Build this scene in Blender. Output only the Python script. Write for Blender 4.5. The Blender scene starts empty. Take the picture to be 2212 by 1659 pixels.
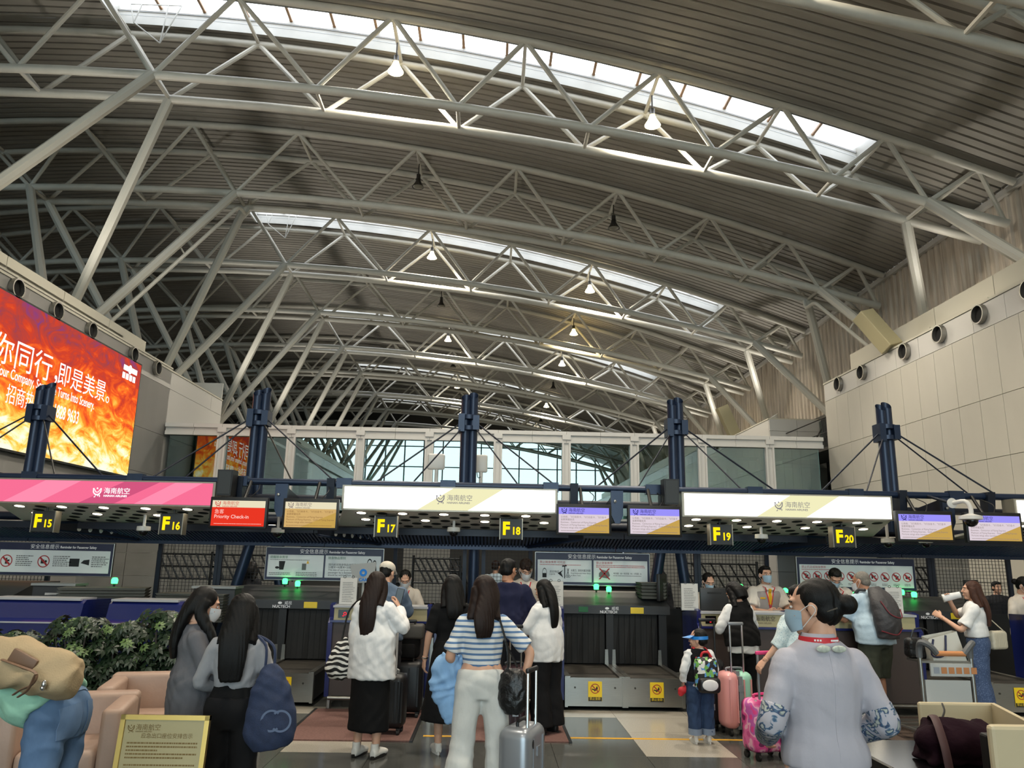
import bpy, bmesh, math, random
import numpy as np
from mathutils import Vector, Matrix, Euler
from mathutils.bvhtree import BVHTree

random.seed(7); np.random.seed(7)
SC = bpy.context.scene
COL = SC.collection

# ------------------------------------------------------------------ camera
CAM_H = 1.75
YAW, PITCH, ROLL, FPX = 0.02409, 0.22277, 0.018667, 1650.0
IW, IH = 2212, 1659
_f = Vector((math.sin(YAW) * math.cos(PITCH), math.cos(YAW) * math.cos(PITCH), math.sin(PITCH)))
_r = Vector((math.cos(YAW), -math.sin(YAW), 0.0))
_u = _r.cross(_f)
CR = _r * math.cos(ROLL) + _u * math.sin(ROLL)
CU = _u * math.cos(ROLL) - _r * math.sin(ROLL)
CF = _f
cd = bpy.data.cameras.new('camera'); cam = bpy.data.objects.new('camera', cd); COL.objects.link(cam)
cd.sensor_fit = 'HORIZONTAL'; cd.sensor_width = 36.0; cd.lens = FPX / IW * 36.0
cd.clip_start = 0.05; cd.clip_end = 300
M = Matrix((CR, CU, -CF)).transposed().to_4x4(); M.translation = (0, 0, CAM_H)
cam.matrix_world = M
SC.camera = cam

# ------------------------------------------------------------------ world and exposure
w = bpy.data.worlds.new('world'); SC.world = w; w.use_nodes = True
bg = w.node_tree.nodes['Background']; bg.inputs[0].default_value = (0.83, 0.92, 1.0, 1); bg.inputs[1].default_value = 1.0
SC.view_settings.view_transform = 'Standard'; SC.view_settings.look = 'None'
SC.view_settings.exposure = 0.1; SC.view_settings.gamma = 1.0
SC.view_settings.use_curve_mapping = False
FACADE_L = 6.0     # daylight coming through the glazed front behind the camera
SKY_L = 5.5        # daylight through the roof lights
FILL_W = 300.0     # fill lamps added on the side blocks, turned up at the roof
LAMP_W = 1900.0    # each lit bell lamp under the roof

SC.cycles.max_bounces = 6; SC.cycles.diffuse_bounces = 4; SC.cycles.glossy_bounces = 3; SC.cycles.transparent_max_bounces = 12; SC.cycles.caustics_reflective = False; SC.cycles.caustics_refractive = False

# ------------------------------------------------------------------ helpers
def at(x, y, Y):
    "point of the hall seen at image position x, y at distance Y"
    d = CF + CR * ((x - IW / 2) / FPX) - CU * ((y - IH / 2) / FPX)
    return Vector((0, 0, CAM_H)) + d * (Y / d.y)
def atz(x, y, z=0.0):
    d = CF + CR * ((x - IW / 2) / FPX) - CU * ((y - IH / 2) / FPX)
    return Vector((0, 0, CAM_H)) + d * ((z - CAM_H) / d.z)
def atx(x, y, X):
    d = CF + CR * ((x - IW / 2) / FPX) - CU * ((y - IH / 2) / FPX)
    return Vector((0, 0, CAM_H)) + d * (X / d.x)

def lin(c):
    if isinstance(c, str):
        c = c.lstrip('#'); c = tuple(int(c[i:i + 2], 16) for i in (0, 2, 4))
    if max(c) > 1.0 or isinstance(c[0], int): c = tuple(v / 255.0 for v in c)
    return tuple(v / 12.92 if v <= 0.04045 else ((v + 0.055) / 1.055) ** 2.4 for v in c) + (1.0,)

MATS = {}
def mat(name, col=(128, 128, 128), rough=0.5, metal=0.0, emit=0.0, ecol=None, alpha=None, noise=0.0, nscale=8.0, bump=0.0, bscale=60.0, spec=None, coat=0.0, stretch=(1, 1, 1)):
    if name in MATS: return MATS[name]
    m = bpy.data.materials.new(name); m.use_nodes = True; nt = m.node_tree; b = nt.nodes['Principled BSDF']
    c = lin(col); b.inputs['Base Color'].default_value = c
    b.inputs['Roughness'].default_value = rough; b.inputs['Metallic'].default_value = metal
    if spec is not None: b.inputs['Specular IOR Level'].default_value = spec
    if coat: b.inputs['Coat Weight'].default_value = coat; b.inputs['Coat Roughness'].default_value = 0.05
    if emit:
        m.cycles.emission_sampling = 'NONE'; b.inputs['Emission Color'].default_value = lin(ecol) if ecol else c; b.inputs['Emission Strength'].default_value = emit
    if noise or bump:
        tc = nt.nodes.new('ShaderNodeTexCoord'); mp = nt.nodes.new('ShaderNodeMapping'); mp.inputs['Scale'].default_value = stretch
        nt.links.new(tc.outputs['Object'], mp.inputs['Vector'])
    if noise:
        n = nt.nodes.new('ShaderNodeTexNoise'); n.inputs['Scale'].default_value = nscale; n.inputs['Detail'].default_value = 5
        nt.links.new(mp.outputs['Vector'], n.inputs['Vector'])
        r = nt.nodes.new('ShaderNodeValToRGB'); r.color_ramp.elements[0].position = 0.3; r.color_ramp.elements[1].position = 0.7
        r.color_ramp.elements[0].color = tuple(v * (1 - noise) for v in c[:3]) + (1,)
        r.color_ramp.elements[1].color = tuple(min(1, v * (1 + noise)) for v in c[:3]) + (1,)
        nt.links.new(n.outputs['Fac'], r.inputs['Fac']); nt.links.new(r.outputs['Color'], b.inputs['Base Color'])
    if bump:
        n2 = nt.nodes.new('ShaderNodeTexNoise'); n2.inputs['Scale'].default_value = bscale; n2.inputs['Detail'].default_value = 4
        nt.links.new(mp.outputs['Vector'], n2.inputs['Vector'])
        bp = nt.nodes.new('ShaderNodeBump'); bp.inputs['Strength'].default_value = bump; bp.inputs['Distance'].default_value = 0.02
        nt.links.new(n2.outputs['Fac'], bp.inputs['Height']); nt.links.new(bp.outputs['Normal'], b.inputs['Normal'])
    MATS[name] = m
    return m

def ramp_mat(name, kind, cols, scale=5.0, rough=0.6, stretch=(1, 1, 1), detail=3.0, distort=0.0, emit=0.0, constant=False, bump=0.0, band='Z', metal=0.0, rot=(0, 0, 0)):
    "procedural pattern: noise / voronoi / wave / checker / brick through a colour ramp [(pos, colour)...]"
    if name in MATS: return MATS[name]
    m = bpy.data.materials.new(name); m.use_nodes = True; nt = m.node_tree; b = nt.nodes['Principled BSDF']
    tc = nt.nodes.new('ShaderNodeTexCoord'); mp = nt.nodes.new('ShaderNodeMapping')
    mp.inputs['Scale'].default_value = stretch; mp.inputs['Rotation'].default_value = rot
    nt.links.new(tc.outputs['Object'], mp.inputs['Vector'])
    if kind == 'noise':
        t = nt.nodes.new('ShaderNodeTexNoise'); t.inputs['Detail'].default_value = detail; t.inputs['Distortion'].default_value = distort; out = t.outputs['Fac']
    elif kind == 'voronoi':
        t = nt.nodes.new('ShaderNodeTexVoronoi'); out = t.outputs['Distance']
    elif kind == 'cells':
        t = nt.nodes.new('ShaderNodeTexVoronoi'); out = t.outputs['Color']
    elif kind == 'wave':
        t = nt.nodes.new('ShaderNodeTexWave'); t.bands_direction = band; t.inputs['Distortion'].default_value = distort; t.inputs['Detail'].default_value = detail; out = t.outputs['Fac']
        t.inputs['Detail Scale'].default_value = 1.2
    t.inputs['Scale'].default_value = scale
    nt.links.new(mp.outputs['Vector'], t.inputs['Vector'])
    r = nt.nodes.new('ShaderNodeValToRGB'); cr = r.color_ramp
    if constant: cr.interpolation = 'CONSTANT'
    while len(cr.elements) < len(cols): cr.elements.new(0.5)
    for e, (p, c) in zip(cr.elements, cols): e.position = p; e.color = lin(c)
    nt.links.new(out, r.inputs['Fac']); nt.links.new(r.outputs['Color'], b.inputs['Base Color'])
    b.inputs['Roughness'].default_value = rough; b.inputs['Metallic'].default_value = metal
    if emit:
        nt.links.new(r.outputs['Color'], b.inputs['Emission Color']); b.inputs['Emission Strength'].default_value = emit
    if bump:
        bp = nt.nodes.new('ShaderNodeBump'); bp.inputs['Strength'].default_value = bump; bp.inputs['Distance'].default_value = 0.01
        nt.links.new(out, bp.inputs['Height']); nt.links.new(bp.outputs['Normal'], b.inputs['Normal'])
    MATS[name] = m
    return m

def glow(name, col, strength, lamp=False):
    if name in MATS: return MATS[name]
    m = bpy.data.materials.new(name); m.use_nodes = True; nt = m.node_tree
    m.cycles.emission_sampling = 'AUTO' if lamp else 'NONE'
    for n in list(nt.nodes): nt.nodes.remove(n)
    e = nt.nodes.new('ShaderNodeEmission'); o = nt.nodes.new('ShaderNodeOutputMaterial')
    e.inputs[0].default_value = lin(col); e.inputs[1].default_value = strength
    nt.links.new(e.outputs[0], o.inputs[0]); MATS[name] = m
    return m

def catmull(pts, n):
    "resample a list of tuples to n points on a Catmull-Rom curve"
    P = np.array(pts, float); k = len(P)
    if k == 2 or n == k:
        t = np.linspace(0, k - 1, n); return np.stack([np.interp(t, range(k), P[:, j]) for j in range(P.shape[1])], 1)
    E = np.vstack([2 * P[0] - P[1], P, 2 * P[-1] - P[-2]]); out = []
    for t in np.linspace(0, k - 1, n):
        i = min(int(t), k - 2); u = t - i; a, b, c, d = E[i], E[i + 1], E[i + 2], E[i + 3]
        out.append(0.5 * (2 * b + (c - a) * u + (2 * a - 5 * b + 4 * c - d) * u * u + (3 * b - a - 3 * c + d) * u ** 3))
    return np.array(out)

class MB:
    "collects shapes; build() links them as ONE mesh object"
    def __init__(s): s.v = []; s.f = []; s.smooth = False
    def add(s, v, f):
        o = len(s.v); s.v += [tuple(p) for p in v]; s.f += [tuple(i + o for i in q) for q in f]; return s
    def box(s, x0, x1, y0, y1, z0, z1, m=None):
        v = [(x0, y0, z0), (x1, y0, z0), (x1, y1, z0), (x0, y1, z0), (x0, y0, z1), (x1, y0, z1), (x1, y1, z1), (x0, y1, z1)]
        if m is not None: v = [m @ Vector(p) for p in v]
        return s.add(v, [(3, 2, 1, 0), (4, 5, 6, 7), (0, 1, 5, 4), (1, 2, 6, 5), (2, 3, 7, 6), (3, 0, 4, 7)])
    def quad(s, a, b, c, d): return s.add([a, b, c, d], [(0, 1, 2, 3)])
    def rbox(s, x0, x1, y0, y1, z0, z1, r=0.02, n=3, m=None):
        "box rounded on every edge (superellipsoid corner arcs)"
        bmh = bmesh.new(); bmesh.ops.create_cube(bmh, size=1)
        for vv in bmh.verts: vv.co = Vector((x0 + (vv.co.x + .5) * (x1 - x0), y0 + (vv.co.y + .5) * (y1 - y0), z0 + (vv.co.z + .5) * (z1 - z0)))
        r = min(r, .49 * min(x1 - x0, y1 - y0, z1 - z0))
        bmesh.ops.bevel(bmh, geom=list(bmh.edges), offset=r, segments=n, profile=0.5, affect='EDGES')
        bmh.verts.index_update()
        v = [(m @ q.co if m is not None else q.co) for q in bmh.verts]; f = [[q.index for q in fc.verts] for fc in bmh.faces]
        bmh.free(); return s.add(v, f)
    def cyl(s, p0, p1, r0, r1=None, n=12, cap=True):
        r1 = r0 if r1 is None else r1; p0 = Vector(p0); p1 = Vector(p1); d = p1 - p0
        a = d.orthogonal().normalized(); b = d.normalized().cross(a)
        v = []
        for p, r in ((p0, r0), (p1, r1)):
            for i in range(n):
                t = 2 * math.pi * i / n; v.append(p + a * (r * math.cos(t)) + b * (r * math.sin(t)))
        f = [(i, (i + 1) % n, n + (i + 1) % n, n + i) for i in range(n)]
        if cap: f += [tuple(range(n - 1, -1, -1)), tuple(range(n, 2 * n))]
        return s.add(v, f)
    def tube(s, pts, r, n=8, k=None):
        pts = catmull(pts, k) if k else np.array(pts, float); rr = r if hasattr(r, '__len__') else [r] * len(pts)
        return s.etube(pts, [(q, q) for q in rr], None, n, len(pts))
    def etube(s, pts, rad, side=None, n=14, k=None, capr=0.0):
        "elliptical tube; rad = [(a across side, b other)], side = direction of a"
        k = k or len(pts)
        A = catmull([tuple(p) + tuple(q) for p, q in zip(pts, rad)], k) if k != len(pts) else np.array([tuple(p) + tuple(q) for p, q in zip(pts, rad)], float)
        P = A[:, :3]; Rr = A[:, 3:5]; T = np.gradient(P, axis=0); T /= np.linalg.norm(T, axis=1)[:, None] + 1e-9
        v = []; prev = None
        for i in range(k):
            t = T[i]
            sd = np.array(side, float) if side is not None else (prev if prev is not None else np.array(Vector(t).orthogonal()))
            a = sd - t * (sd @ t); a /= np.linalg.norm(a) + 1e-9; b = np.cross(t, a); prev = a
            for j in range(n):
                th = 2 * math.pi * j / n; v.append(tuple(P[i] + a * Rr[i, 0] * math.cos(th) + b * Rr[i, 1] * math.sin(th)))
        f = [(i * n + j, i * n + (j + 1) % n, (i + 1) * n + (j + 1) % n, (i + 1) * n + j) for i in range(k - 1) for j in range(n)]
        f += [tuple(range(n - 1, -1, -1)), tuple(range((k - 1) * n, k * n))]
        return s.add(v, f)
    def ell(s, c, r, n=14, m=8, rot=None):
        v = [(0, 0, -1)]; c = Vector(c)
        for i in range(1, m):
            ph = -math.pi / 2 + math.pi * i / m
            for j in range(n):
                t = 2 * math.pi * j / n; v.append((math.cos(ph) * math.cos(t), math.cos(ph) * math.sin(t), math.sin(ph)))
        v.append((0, 0, 1)); L = len(v) - 1
        f = [(0, 1 + (j + 1) % n, 1 + j) for j in range(n)]
        f += [(1 + (i - 1) * n + j, 1 + (i - 1) * n + (j + 1) % n, 1 + i * n + (j + 1) % n, 1 + i * n + j) for i in range(1, m - 1) for j in range(n)]
        f += [(L, 1 + (m - 2) * n + j, 1 + (m - 2) * n + (j + 1) % n) for j in range(n)]
        vv = [Vector((p[0] * r[0], p[1] * r[1], p[2] * r[2])) for p in v]
        if rot is not None: vv = [rot @ p for p in vv]
        return s.add([p + c for p in vv], f)
    def lathe(s, prof, c=(0, 0, 0), n=16, axis=None, cap=True):
        "profile [(r, z)] turned round z at c (or an axis matrix)"
        v = []; k = len(prof); c = Vector(c)
        for r, z in prof:
            for j in range(n):
                t = 2 * math.pi * j / n; p = Vector((r * math.cos(t), r * math.sin(t), z)); v.append((axis @ p if axis is not None else p) + c)
        f = [(i * n + j, i * n + (j + 1) % n, (i + 1) * n + (j + 1) % n, (i + 1) * n + j) for i in range(k - 1) for j in range(n)]
        if cap: f += [tuple(range(n - 1, -1, -1)), tuple(range((k - 1) * n, k * n))]
        return s.add(v, f)
    def prism(s, poly, d0, d1, plane='xz'):
        "closed polygon extruded along the third axis from d0 to d1"
        n = len(poly)
        mk = {'xz': lambda p, d: (p[0], d, p[1]), 'xy': lambda p, d: (p[0], p[1], d), 'yz': lambda p, d: (d, p[0], p[1])}[plane]
        v = [mk(p, d0) for p in poly] + [mk(p, d1) for p in poly]
        return s.add(v, [(i, (i + 1) % n, n + (i + 1) % n, n + i) for i in range(n)] + [tuple(range(n - 1, -1, -1)), tuple(range(n, 2 * n))])
    def ring(s, c, r0, r1, n=24, a0=0, a1=2 * math.pi, ax=(1, 0, 0), ay=(0, 0, 1), th=0.0):
        "flat annulus / arc in the plane ax, ay"
        c = Vector(c); ax = Vector(ax); ay = Vector(ay); v = []
        for i in range(n + 1):
            t = a0 + (a1 - a0) * i / n; d = ax * math.cos(t) + ay * math.sin(t); v += [c + d * r0, c + d * r1]
        return s.add(v, [(2 * i, 2 * i + 1, 2 * i + 3, 2 * i + 2) for i in range(n)])
    def disc(s, c, r, n=20, ax=(1, 0, 0), ay=(0, 0, 1), ry=None):
        c = Vector(c); ax = Vector(ax); ay = Vector(ay); ry = ry or r
        return s.add([c + ax * r * math.cos(2 * math.pi * i / n) + ay * ry * math.sin(2 * math.pi * i / n) for i in range(n)], [tuple(range(n))])
    def mesh(s, name, m=None, smooth=None):
        me = bpy.data.meshes.new(name); me.from_pydata(s.v, [], s.f); me.update()
        bmh = bmesh.new(); bmh.from_mesh(me); bmesh.ops.recalc_face_normals(bmh, faces=bmh.faces); bmh.to_mesh(me); bmh.free()
        sm = s.smooth if smooth is None else smooth
        if sm: shade(me, sm)
        if m is not None: me.materials.append(MATS[m] if isinstance(m, str) else m)
        return me
    def build(s, name, m=None, parent=None, smooth=None, label=None):
        return obj(name, s.mesh(name, m, smooth), parent, label)

def shade(me, ang=True):
    me.polygons.foreach_set('use_smooth', [True] * len(me.polygons))
    if ang is not True or True:
        try: me.set_sharp_from_angle(angle=math.radians(40 if ang is True else ang))
        except Exception: pass

def obj(name, me, parent=None, label=None):
    o = bpy.data.objects.new(name, me); COL.objects.link(o)
    if parent is not None: adopt(o, parent)
    if label: o['label'] = label
    return o
def is_local(p):
    while p.parent is not None: p = p.parent
    return bool(p.get('_local'))
def adopt(o, parent):
    "parent a part: things flagged _local have parts in their own frame, all others in world coordinates"
    o.parent = parent
    o.matrix_parent_inverse = Matrix.Identity(4) if is_local(parent) else wm(parent).inverted()
def wm(o):
    m = Matrix.LocRotScale(o.location, o.rotation_euler, o.scale)
    return m if o.parent is None else wm(o.parent) @ o.matrix_parent_inverse @ m
def thing(name, label, cat, loc=(0, 0, 0), group=None, kind=None, local=False, rz=0.0, s=1.0):
    o = bpy.data.objects.new(name, None); COL.objects.link(o); o.location = loc; o.rotation_euler = (0, 0, rz); o.scale = (s, s, s)
    o.empty_display_size = 0.1
    if local: o['_local'] = 1
    return tag(o, label, cat, group, kind)
def tag(o, label=None, cat=None, group=None, kind=None):
    if label: o['label'] = label
    if cat: o['category'] = cat
    if group: o['group'] = group
    if kind: o['kind'] = kind
    return o
def struct(o, label=None): return tag(o, label, None, None, 'structure')

_unit = {}
def bar(name, p0, p1, r, m, parent, n=10):
    "round bar between two points: a shared unit cylinder placed by its transform"
    key = ('c', m, n)
    if key not in _unit:
        _unit[key] = MB().cyl((0, 0, 0), (0, 0, 1), 1, n=n).mesh('bar_mesh', m, True)
    p0 = Vector(p0); p1 = Vector(p1); d = p1 - p0
    o = bpy.data.objects.new(name, _unit[key]); COL.objects.link(o)
    mm = Matrix.Translation(p0) @ d.to_track_quat('Z', 'Y').to_matrix().to_4x4() @ Matrix.Diagonal((r, r, d.length, 1))
    o.matrix_basis = mm
    if parent is not None: adopt(o, parent)
    return o
def blk(name, x0, x1, y0, y1, z0, z1, m, parent, bev=0.0):
    "box: a shared unit cube placed by its transform"
    key = ('b', m)
    if key not in _unit: _unit[key] = MB().box(-.5, .5, -.5, .5, -.5, .5).mesh('block_mesh', m)
    o = bpy.data.objects.new(name, _unit[key]); COL.objects.link(o)
    o.location = ((x0 + x1) / 2, (y0 + y1) / 2, (z0 + z1) / 2); o.scale = (x1 - x0, y1 - y0, z1 - z0)
    if parent is not None: adopt(o, parent)
    return o

_tmp = bpy.data.scenes.new('scratch')
def evalmesh(o):
    "evaluate a scratch object's modifiers into a mesh (in a scratch scene, removed at the end)"
    _tmp.collection.objects.link(o); vl = _tmp.view_layers[0]; vl.update()
    me = bpy.data.meshes.new_from_object(o.evaluated_get(vl.depsgraph)); dt = o.data
    bpy.data.objects.remove(o)
    if isinstance(dt, bpy.types.Mesh): bpy.data.meshes.remove(dt)
    else: bpy.data.curves.remove(dt)
    return me
_txt = {}
def text(name, s, size, loc, m, parent, rx=math.pi / 2, rz=0.0, align='LEFT', bold=0.0, sx=1.0, mtx=None, ext=0.0):
    "flat lettering as a mesh; stands in the xz plane facing -y by default"
    if any(ord(ch) > 0x2e80 for ch in s): bold = 0.0      # heavy outlines break the dense Chinese glyphs
    key = (s, round(bold, 4), align, m if isinstance(m, str) else m.name, ext)
    if key not in _txt:
        cu = bpy.data.curves.new('lettering', 'FONT'); cu.body = s; cu.size = 1.0; cu.align_x = align; cu.offset = bold; cu.extrude = ext
        cu.resolution_u = 3
        me = evalmesh(bpy.data.objects.new('tmp', cu)); me.name = 'lettering'
        me.materials.clear(); me.materials.append(MATS[m] if isinstance(m, str) else m); _txt[key] = me
    o = bpy.data.objects.new(name, _txt[key]); COL.objects.link(o)
    if mtx is not None: o.matrix_basis = mtx @ Matrix.Diagonal((size * sx, size, size, 1))
    else: o.matrix_basis = Matrix.LocRotScale(Vector(loc), Euler((rx, 0, rz)), Vector((size * sx, size, size)))
    if parent is not None: adopt(o, parent)
    return o
# ================================================================== materials of the building
mat('steel_white', (186, 183, 172), 0.45, noise=0.06, nscale=3)
mat('deck', (146, 142, 134), 0.6, noise=0.12, nscale=0.6, stretch=(1, 6, 1))
ramp_mat('wall_corrugated', 'noise', [(0.3, (158, 148, 134)), (0.52, (186, 176, 162)), (0.72, (208, 200, 186))], 2.2, 0.7, (1, 5, 0.35), 6)
mat('reveal', (168, 168, 162), 0.5, noise=0.08, nscale=2)
mat('reveal_rail', (140, 112, 84), 0.6)
glow('skylight_glass', (240, 246, 255), SKY_L, True)
glow('facade_glass', (214, 238, 246), FACADE_L, True)
mat('panel_white', (186, 182, 170), 0.45, noise=0.05, nscale=0.8, bump=0.02)
mat('panel_grey', (190, 188, 183), 0.4, noise=0.04, nscale=0.8)
mat('panel_cream', (188, 184, 168), 0.5, noise=0.04, nscale=0.8)
mat('joint', (86, 82, 74), 0.8)
mat('bridge_metal', (205, 202, 196), 0.4, noise=0.04, nscale=1.2)
mat('bridge_inner', (150, 154, 150), 0.5)
mat('chrome', (205, 205, 205), 0.18, 1.0)
mat('stainless', (150, 148, 142), 0.32, 0.9, noise=0.06, nscale=4, stretch=(1, 1, 12))
mat('black', (14, 14, 15), 0.5)
mat('black_gloss', (10, 10, 12), 0.15)
mat('dark_hole', (10, 10, 10), 0.9)
mat('granite_dark', (80, 81, 78), 0.14, noise=0.35, nscale=160, spec=0.35)
mat('granite_light', (168, 162, 150), 0.16, noise=0.35, nscale=120, spec=0.35)
mat('grout', (30, 30, 30), 0.8)
mat('yellow_paint', (214, 160, 44), 0.5, noise=0.08, nscale=20)
mat('carpet_red', (112, 82, 76), 0.95, noise=0.22, nscale=60, bump=0.3, bscale=300)
mat('carpet_brown', (74, 60, 52), 0.95, noise=0.22, nscale=60, bump=0.3, bscale=300)
def glass_mat(name, tint, refl, rough=0.0):
    if name in MATS: return MATS[name]
    m = bpy.data.materials.new(name); m.use_nodes = True; nt = m.node_tree
    for n in list(nt.nodes): nt.nodes.remove(n)
    o = nt.nodes.new('ShaderNodeOutputMaterial'); mx = nt.nodes.new('ShaderNodeMixShader'); t = nt.nodes.new('ShaderNodeBsdfTransparent'); g = nt.nodes.new('ShaderNodeBsdfGlossy')
    t.inputs[0].default_value = lin(tint); g.inputs[0].default_value = (0.9, 1.0, 0.97, 1); g.inputs['Roughness'].default_value = rough
    lw = nt.nodes.new('ShaderNodeFresnel'); lw.inputs[0].default_value = 1.5
    ma = nt.nodes.new('ShaderNodeMath'); ma.operation = 'ADD'; ma.inputs[1].default_value = refl; ma.use_clamp = True
    nt.links.new(lw.outputs[0], ma.inputs[0]); nt.links.new(ma.outputs[0], mx.inputs[0])
    nt.links.new(t.outputs[0], mx.inputs[1]); nt.links.new(g.outputs[0], mx.inputs[2]); nt.links.new(mx.outputs[0], o.inputs[0])
    MATS[name] = m; return m
glass_mat('bridge_glass', (168, 192, 184), 0.16)
glass_mat('clear_glass', (220, 230, 228), 0.05)

# ================================================================== the roof shape
AX = -11.95                                   # crown of the vault
def zb(x): return 13.29 - (x - AX) ** 2 / 176.5        # bottom chords
def zt(x): return 15.46 - (x - AX) ** 2 / 128.0        # top chords
def zd(x): return zt(x) + 0.2                          # roof deck
XR, XL = 12.6, -36.5
YB, YF = -31.0, 74.0
BAY = 6.3
TY = [17.515 + BAY * k for k in range(-1, 9)]          # truss centre lines in front of the camera
SKY = [t for i, t in enumerate(TY) if i % 2 == 1]      # trusses with a roof light above them
SX0, SX1, SF, SR = -10.4, 9.5, 0.52, 0.68

def deck_strip(mb, x0, x1, y0, y1):
    prof = []; y = y0
    while y < y1 - 1e-6:
        for dy, dz in ((0.0, 0.0), (0.19, 0.0), (0.2, 0.07), (0.25, 0.07), (0.26, 0.0)):
            if y + dy < y1: prof.append((y + dy, dz))
        y += 0.27
    prof.append((y1, 0.0)); n = max(2, int((x1 - x0) / 1.6)); xs = [x0 + (x1 - x0) * i / n for i in range(n + 1)]; k = len(prof)
    mb.add([(x, p[0], zd(x) + p[1]) for x in xs for p in prof], [(i * k + j, i * k + j + 1, (i + 1) * k + j + 1, (i + 1) * k + j) for i in range(n) for j in range(k - 1)])
mb = MB(); y = YB
for s in [-20.3, -7.7] + SKY:
    deck_strip(mb, XL, XR, y, s - SF); deck_strip(mb, XL, SX0, s - SF, s + SR); deck_strip(mb, SX1, XR, s - SF, s + SR); y = s + SR
deck_strip(mb, XL, XR, y, YF)
roof = struct(mb.build('ceiling', 'deck'), 'dark grey corrugated metal roof deck curving over the hall')
# sealing layer above the deck so that daylight only comes through the roof lights
ordn = ['nearest', 'second', 'third', 'fourth', 'fifth', 'sixth', 'seventh', 'eighth', 'ninth', 'tenth']
for i, s in enumerate([-20.3, -7.7] + SKY):
    win = thing('window_%d' % (i + 1), None, None, (0, s, zd(0)), kind='structure')
    N = 17; xs = [SX0 + (SX1 - SX0) * k / N for k in range(N + 1)]
    H = 0.46
    m1 = MB()
    for side in (-1, 1):
        yy = s + (SR if side > 0 else -SF)
        for z0, z1, off in ((-0.06, 0.2, 0), (0.2, 0.32, 0.012), (0.32, H + .1, 0.03)):
            for a, b in zip(xs[:-1], xs[1:]):
                m1.add([(a, yy - side * off, zd(a) + z0), (b, yy - side * off, zd(b) + z0), (b, yy - side * off, zd(b) + z1), (a, yy - side * off, zd(a) + z1)], [(0, 1, 2, 3)])
    m1.build('reveal', 'reveal', win)
    for x in (SX0, SX1):
        MB().box(x - .03, x + .03, s - SF, s + SR, zd(x) - .06, zd(x) + H + .12).build('reveal_end', 'reveal', win)
    for k, (a, b) in enumerate(zip(xs[:-1], xs[1:])):
        MB().add([(a + .02, s - SF, zd(a) + H), (b - .02, s - SF, zd(b) + H), (b - .02, s + SR, zd(b) + H), (a + .02, s + SR, zd(a) + H)], [(3, 2, 1, 0)]).build('pane', 'skylight_glass', win)
        if k: blk('glazing_bar', a - .035, a + .035, s - SF, s + SR, zd(a) + H - .06, zd(a) + H + .03, 'reveal_rail', win)
    m2 = MB()
    for side in (-1, 1):
        for a, b in zip(xs[:-1], xs[1:]):
            yy = s + (SR - .04 if side > 0 else .04 - SF)
            m2.add([(a, yy - .02, zd(a) + .31), (b, yy - .02, zd(b) + .31), (b, yy + .02, zd(b) + .33), (a, yy + .02, zd(a) + .33)], [(0, 1, 2, 3)])
    m2.build('rail', 'reveal_rail', win)

# ================================================================== trusses
NB = [-8.63, -4.6, -1.07, 2.2, 5.32, 8.23, 10.53]
NT = [-6.62, -2.73, 0.58, 3.9, 6.9, 9.4, 11.6]
NB = [2 * AX - x for x in NB[::-1]] + [AX] + NB
NT = [2 * AX - x for x in NT[::-1]] + [-13.8, -10.1] + NT
NT = sorted(NT)
BX0, BX1 = 2 * AX - 12.5, 12.45
def chord(mb, zf, y, r, x0=BX0, x1=BX1, n=10):
    xs = np.linspace(x0, x1, 22)
    mb.etube([(x, y, zf(x)) for x in xs], [(r, r)] * len(xs), (0, 1, 0), n)
RB, RT, RD = 0.115, 0.1, 0.062
def truss_bars(Y):
    yb0, yb1, yt0, yt1 = Y - .515, Y + .515, Y - .93, Y + .93
    out = []
    for y0, y1 in ((yb0, yt0), (yb1, yt1)):
        for x in NB:
            l = [t for t in NT if t < x]; r = [t for t in NT if t > x]
            for t in ([l[-1]] if l else []) + ([r[0]] if r else []):
                out.append(('diagonal', (x, y0, zb(x)), (t, y1, zt(t)), RD))
        out.append(('diagonal', (NT[-1], y1, zt(NT[-1])), (12.4, y0, zb(12.4)), RD))
    for x in NB: out.append(('cross_tie', (x, yb0, zb(x)), (x, yb1, zb(x)), RD * .8))
    for t in NT: out.append(('cross_tie', (t, yt0, zt(t)), (t, yt1, zt(t)), RD * .8))
    # raking struts down to the column heads beside the hall and on the crown line
    for xn, xb, zz in ((10.53, 12.45, 6.8), (-8.63, -12.2, 6.95), (2 * AX + 8.63, -12.2, 6.95)):
        out.append(('support_strut', (xn, yb0, zb(xn)), (xb, Y - 3.1, zz), 0.14))
        out.append(('support_strut', (xn, yb1, zb(xn)), (xb, Y + 3.1, zz), 0.14))
    return out
def chords(Y): return ((zb, Y - .515, RB, 'bottom_chord'), (zb, Y + .515, RB, 'bottom_chord'), (zt, Y - .93, RT, 'top_chord'), (zt, Y + .93, RT, 'top_chord'))
for i, Y in enumerate(TY):
    what = 'under a long bright roof light' if i % 2 else 'under plain dark deck'
    lab = {0: 'white tubular roof truss at the very top right edge of the picture', 1: 'white tubular arched roof truss nearest in full view, under the largest roof light'}.get(i, 'white tubular arched roof truss, %s from the front, %s' % (ordn[i], what))
    t = thing('roof_truss', lab, 'roof truss', (AX, Y, 12), 'arched roof trusses')
    for zf, y, r, nm in chords(Y):
        m = MB(); chord(m, zf, y, r); m.build(nm, 'steel_white', t, True)
    for nm, a, b, r in truss_bars(Y): bar(nm, a, b, r, 'steel_white', t, 8)
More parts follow.
